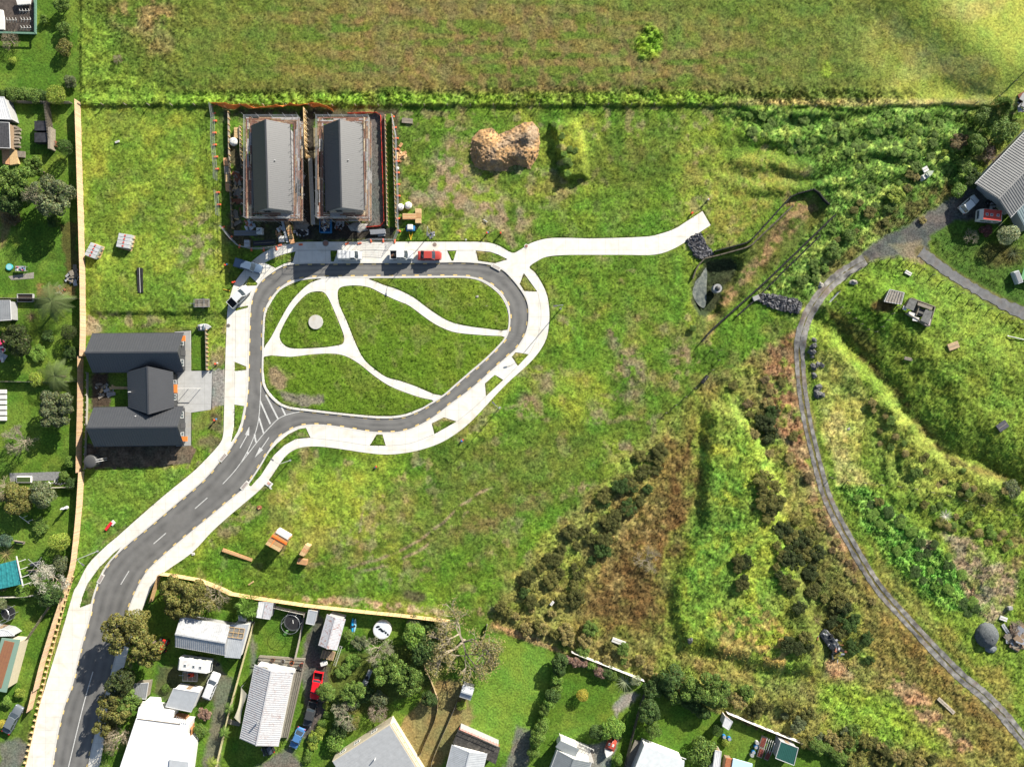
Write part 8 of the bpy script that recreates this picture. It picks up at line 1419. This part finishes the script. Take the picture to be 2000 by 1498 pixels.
 ('conifer1', 1962, 206, 23, 3.6, 'green', T, 'dark topped conifer nearest the far north-east corner'), ('tree1', 1926, 228, 24, 3.0, 'green', T, 'rounded tree at the end of the northern wire fence'), ('tree2', 1957, 256, 29, 3.6, 'green', T, 'large green tree behind the barn'), ('tree3', 1910, 282, 21, 3.2, 'green', T, 'green tree halfway between fence end and barn'), ('shrub1', 1951, 279, 14, 1.6, 'lime', SH, 'yellow green shrub against the barn wall'), ('scrub2', 1872, 276, 17, 1.6, 'brown', SH, 'brown shrub at the west end of the barn trees'), ('bare2', 1940, 306, 18, 2.2, 'bronze', SH, 'purple brown bush against the barn roof'), ('shrub3', 1845, 299, 8, 1.5, 'lime', SH, 'yellow green narrow shrub on the weedy slope'), ('scrub3', 1748, 381, 17, 1.5, 'lime', SH, 'yellowish gorse bush on the weedy slope'), ('shrub2', 1873, 372, 16, 1.6, 'bright', SH, 'bright bush beside the gravel yard'), ('scrub1', 1788, 346, 10, 1.0, 'ochre', SH, 'ochre bush at the stern of the pale green dinghy'), ('scrub3', 1802, 431, 8, .7, 'ochre', SH, 'single weedy tuft in the middle of the gravel yard'), ('round3', 1968, 459, 23, 3.0, 'pale', T, 'round pale variegated tree below the red campervan'), ('shrub1', 1927, 450, 14, 1.6, 'bronze', SH, 'bronze leaved bush below the red campervan'), ('flax2', 1985, 492, 20, 1.6, 'dark', SH, 'dark spiky flax at the eastern edge'), ('bare1', 1897, 463, 14, 1.2, 'greyg', SH, 'grey twiggy plant on the lane lawn'), ('shrub2', 1885, 325, 17, 1.8, 'green', SH, 'green bush left of the barn corner'), ('scrub2', 1900, 350, 18, 1.6, 'deep', SH, 'dark bush against the barn corner'), ('shrub3', 1660, 460, 15, 1.4, 'green', SH, 'green bush above the track where it meets the yard'), ('shrub1', 1630, 492, 17, 1.5, 'green', SH, 'second green bush above the track, nearer the basin'), ('shrub2', 1353, 641, 8, 1.0, 'green', SH, 'small dark bush on the grass below the pond'), ('flax2', 1850, 1008, 14, 1.3, 'white', SH, 'white plumed grass clump on the eastern slope'), ('shrub2', 1975, 955, 20, 2.0, 'greyg', SH, 'grey shrub in the gully at the eastern edge'), ('bare3', 1265, 1095, 24, 1.8, 'ochre', SH, 'dry tangled bush alone on the brown slope'), ('bare1', 230, 117, 9, 1.0, 'bronze', SH, 'reddish dead bush in the corner of the hay field'), ('flax1', 1597, 1212, 15, 1.2, 'ochre', SH, 'straw coloured spiky clump beside the wreck'), ('bare2', 1985, 1225, 14, 1.2, 'pink', SH, 'bare pinkish bush by the brush pile')]
for k_, u, v, r, h, ti, cat, lb in VEG:
    plant(k_, u, v, r, h, ti, {'tree': 'tree', 'shrub': 'shrub', 'palm': 'palm_tree'}[cat], lb, cat)
def row(pts, n, r, h, kinds, tints, label, group, name='hedge_shrub', jr=.25, cat='shrub', seed=1):
    rg = random.Random(seed); q = resample(pts, 2.0)
    for i in range(n):
        u, v = q[int((i + .5) / n * (len(q) - 1))]; k = 1 + rg.uniform(-jr, jr); plant(rg.choice(kinds), u + rg.uniform(-3, 3), v + rg.uniform(-3, 3), r * k, h * k, rg.choice(tints), name, label, cat, group)
row([(2, 184), (90, 187)], 7, 13, 1.7, ('shrub1', 'shrub2'), ('green', 'mid'), 'clipped green shrub in the hedge along the north-west fence', 'shrubs of the north-west hedge')
row([(1096, 1285), (1088, 1320), (1082, 1350), (1066, 1385), (1058, 1415), (1045, 1450), (1038, 1478)], 12, 15, 2.6, ('tree1', 'tree2', 'shrub1'), ('mid', 'green', 'bright'), 'green shrub in the tall hedge between the two southern lawns', 'shrubs of the tall hedge between lawns', seed=2)
row([(1108, 1284), (1140, 1295), (1170, 1310), (1200, 1320)], 9, 12, 1.5, ('shrub1', 'shrub2', 'shrub3'), ('bright', 'mid', 'green', 'pink'), 'leafy border plant below the white wall', 'border plants below the white wall', 'border_shrub', seed=3)
row([(1430, 1400), (1540, 1442)], 14, 5, .8, ('shrub1', 'shrub3'), ('ochre', 'brown'), 'low rusty leaved plant along the foot of the long white wall', 'rusty plants along the long white wall', 'border_shrub', seed=4)
row([(1568, 1442), (1600, 1458), (1640, 1478), (1680, 1496)], 8, 15, 2.0, ('shrub1', 'scrub2'), ('green', 'mid', 'olive'), 'rough hedge bush running off the south edge beyond the white wall', 'rough hedge beyond the white wall', seed=5)
row([(1275, 1330), (1330, 1368), (1380, 1392)], 8, 14, 2.4, ('shrub2', 'tree3'), ('mid', 'deep', 'green'), 'dark bush in the boundary hedge above the shaded lower lawn', 'boundary hedge above the shaded lawn', seed=6)
row([(640, 1375), (632, 1410), (612, 1450), (596, 1490)], 8, 11, 1.2, ('shrub3', 'scrub1'), ('bright', 'green', 'lime'), 'low bush along the edge of the concrete drive', 'low bushes along the concrete drive', seed=7)
row([(880, 1290), (870, 1250), (850, 1225), (800, 1215)], 7, 14, 2.0, ('scrub2', 'shrub2'), ('mid', 'olive', 'greyg'), 'loose bush behind the east end of the southern timber fence', 'bushes behind the east end of the timber fence', seed=8)
row([(700, 1410), (660, 1430), (690, 1375), (720, 1345)], 7, 16, 1.8, ('scrub3', 'shrub1'), ('deep', 'mid', 'olive'), 'shadowy undergrowth bush between orchard and grey house', 'undergrowth between orchard and grey house', seed=9)
def belt(poly_, n, rlo, rhi, hlo, hhi, kinds, tints, label, group, seed, name='scrub_bush'):
    rg = random.Random(seed); lo = np.min(poly_, 0); hi = np.max(poly_, 0); k = 0; pts = []
    while k < n:
        best = None
        for _ in range(2):
            for _ in range(200):
                u, v = rg.uniform(lo[0], hi[0]), rg.uniform(lo[1], hi[1])
                if inside(poly_, np.array(u), np.array(v)) and seg_dist(TRACK, np.array(u), np.array(v)) > 20: break
            d = min([abs(u - a) + abs(v - b) for a, b in pts] or [999])
            if best is None or d > best[0]: best = (d, u, v)
        _, u, v = best; pts.append((u, v)); s = rg.random(); plant(rg.choice(kinds), u, v, rlo + (rhi - rlo) * s, hlo + (hhi - hlo) * s, rg.choice(tints), name, label, 'bush', group); k += 1
K3 = ('scrub1', 'scrub2', 'scrub3', 'ragged1')
belt([(1262, 878), (1292, 872), (1300, 912), (1278, 935), (1250, 990), (1200, 1045), (1165, 1085), (1150, 1125), (1130, 1180), (1040, 1185), (1015, 1150), (1070, 1080), (1130, 1010), (1200, 940)], 54, 6, 19, .6, 1.6, K3, ('gorse', 'gorse', 'deep', 'olive'), 'dark gorse bush in the long diagonal scrub belt', 'gorse bushes of the diagonal scrub belt', 21)
belt([(1500, 1060), (1570, 1000), (1600, 1060), (1610, 1150), (1660, 1180), (1660, 1260), (1610, 1230), (1560, 1290), (1530, 1280), (1560, 1200), (1510, 1110)], 40, 7, 20, .7, 1.7, K3, ('gorse', 'dark', 'olive'), 'dark gorse bush between green slope and farm track', 'gorse bushes between green slope and farm track', 22)
belt([(1478, 810), (1500, 790), (1520, 800), (1522, 850), (1500, 860), (1480, 850)], 6, 11, 18, 1.2, 2.0, K3, ('deep', 'dark'), 'dark bush in the small clump at the head of the slope', 'small dark clump at the head of the slope', 23)
belt([(1470, 935), (1500, 900), (1530, 950), (1530, 1010), (1500, 1010)], 9, 11, 19, 1.0, 1.8, K3, ('gorse', 'olive'), 'olive bush on the east side of the green slope', 'olive bushes east of the green slope', 24)
belt([(1440, 1070), (1465, 1060), (1468, 1100), (1450, 1150), (1440, 1120)], 6, 9, 15, .9, 1.5, K3, ('gorse', 'dark'), 'dark bush alone in the middle of the green slope', 'dark bushes amid the green slope', 25)
belt([(965, 1180), (1050, 1190), (1130, 1200), (1180, 1240), (1290, 1300), (1400, 1340), (1380, 1370), (1260, 1320), (1120, 1268), (1000, 1222)], 32, 7, 16, .8, 1.9, K3, ('olive', 'green', 'ochre', 'ochre'), 'rough bush in the hedgerow above the southern lawns', 'hedgerow bushes above the southern lawns', 26)
belt([(1420, 1330), (1520, 1370), (1620, 1400), (1720, 1440), (1850, 1490), (1700, 1495), (1590, 1450), (1480, 1400), (1400, 1370)], 34, 8, 17, .9, 2.0, K3, ('green', 'olive', 'greyg', 'gorse', 'ochre'), 'rough bush in the south-east hedgerow', 'bushes of the south-east hedgerow', 27)
belt([(1580, 820), (1560, 700), (1530, 690), (1480, 750), (1420, 740), (1480, 880), (1560, 960), (1600, 1000), (1590, 930)], 16, 7, 14, .5, 1.0, K3, ('ochre', 'brown', 'olive'), 'low brown bush on the clay bank left of the farm track', 'low brown bushes on the clay bank', 28)
belt([(1640, 410), (1760, 330), (1830, 320), (1780, 400), (1660, 480), (1620, 500), (1600, 560), (1560, 560), (1600, 480)], 22, 6, 13, .4, 1.0, ('scrub1', 'scrub3', 'shrub2'), ('green', 'bright', 'olive'), 'low green bush in the weeds between basin and barn', 'low bushes between basin and barn', 29)
belt([(1790, 890), (1850, 870), (1900, 930), (1990, 960), (1990, 1000), (1880, 980), (1760, 930), (1700, 860), (1690, 780), (1720, 790)], 26, 6, 12, .4, .8, ('scrub1', 'scrub2', 'shrub3'), ('olive', 'green', 'ochre'), 'small rush tussock on the hummocky eastern hillside', 'rush tussocks on the eastern hillside', 30, 'rush_tussock')
belt([(1660, 1180), (1700, 1240), (1700, 1290), (1660, 1290), (1640, 1200)], 8, 9, 15, .8, 1.4, K3, ('deep', 'olive'), 'green bush between the wreck and the farm track', 'green bushes beside the wreck', 31)
belt([(1080, 244), (1125, 240), (1136, 300), (1136, 340), (1105, 344), (1096, 300)], 8, 5, 9, .3, .6, ('scrub1', 'shrub2'), ('bright', 'green'), 'weedy tuft growing on top of the grassy mound', 'weedy tufts on the grassy mound', 32, 'weed_tuft')
belt([(1410, 222), (1880, 215), (1830, 300), (1700, 390), (1620, 330), (1500, 280)], 60, 5, 11, .2, .6, ('scrub1', 'scrub3', 'shrub3'), ('green', 'bright'), 'leafy weed clump on the terraced slope below the hay field', 'weed clumps on the terraced slope', 33, 'weed_clump')
belt([(1590, 960), (1640, 1010), (1760, 1190), (1700, 1180), (1600, 1040)], 12, 5, 9, .3, .6, ('scrub2', 'scrub3'), ('ochre', 'brown'), 'straw tuft on the bank just left of the farm track', 'straw tufts left of the farm track', 36, 'straw_tuft')
belt([(1700, 980), (1790, 990), (1900, 1060), (1980, 1080), (1960, 1020), (1850, 985)], 22, 6, 12, .4, .9, ('scrub1', 'scrub2', 'shrub3'), ('olive', 'green', 'ochre', 'bright'), 'rough tuft below the eastern hillside fence', 'rough tufts below the hillside fence', 37, 'rough_tuft')
belt([(1665, 960), (1700, 965), (1900, 1120), (1915, 1200), (1880, 1200), (1780, 1120)], 30, 8, 14, .35, .7, ('scrub1', 'shrub2'), ('bright', 'mid'), 'lush creeping weed clump right of the farm track', 'lush weed clumps right of the farm track', 38, 'weed_clump')
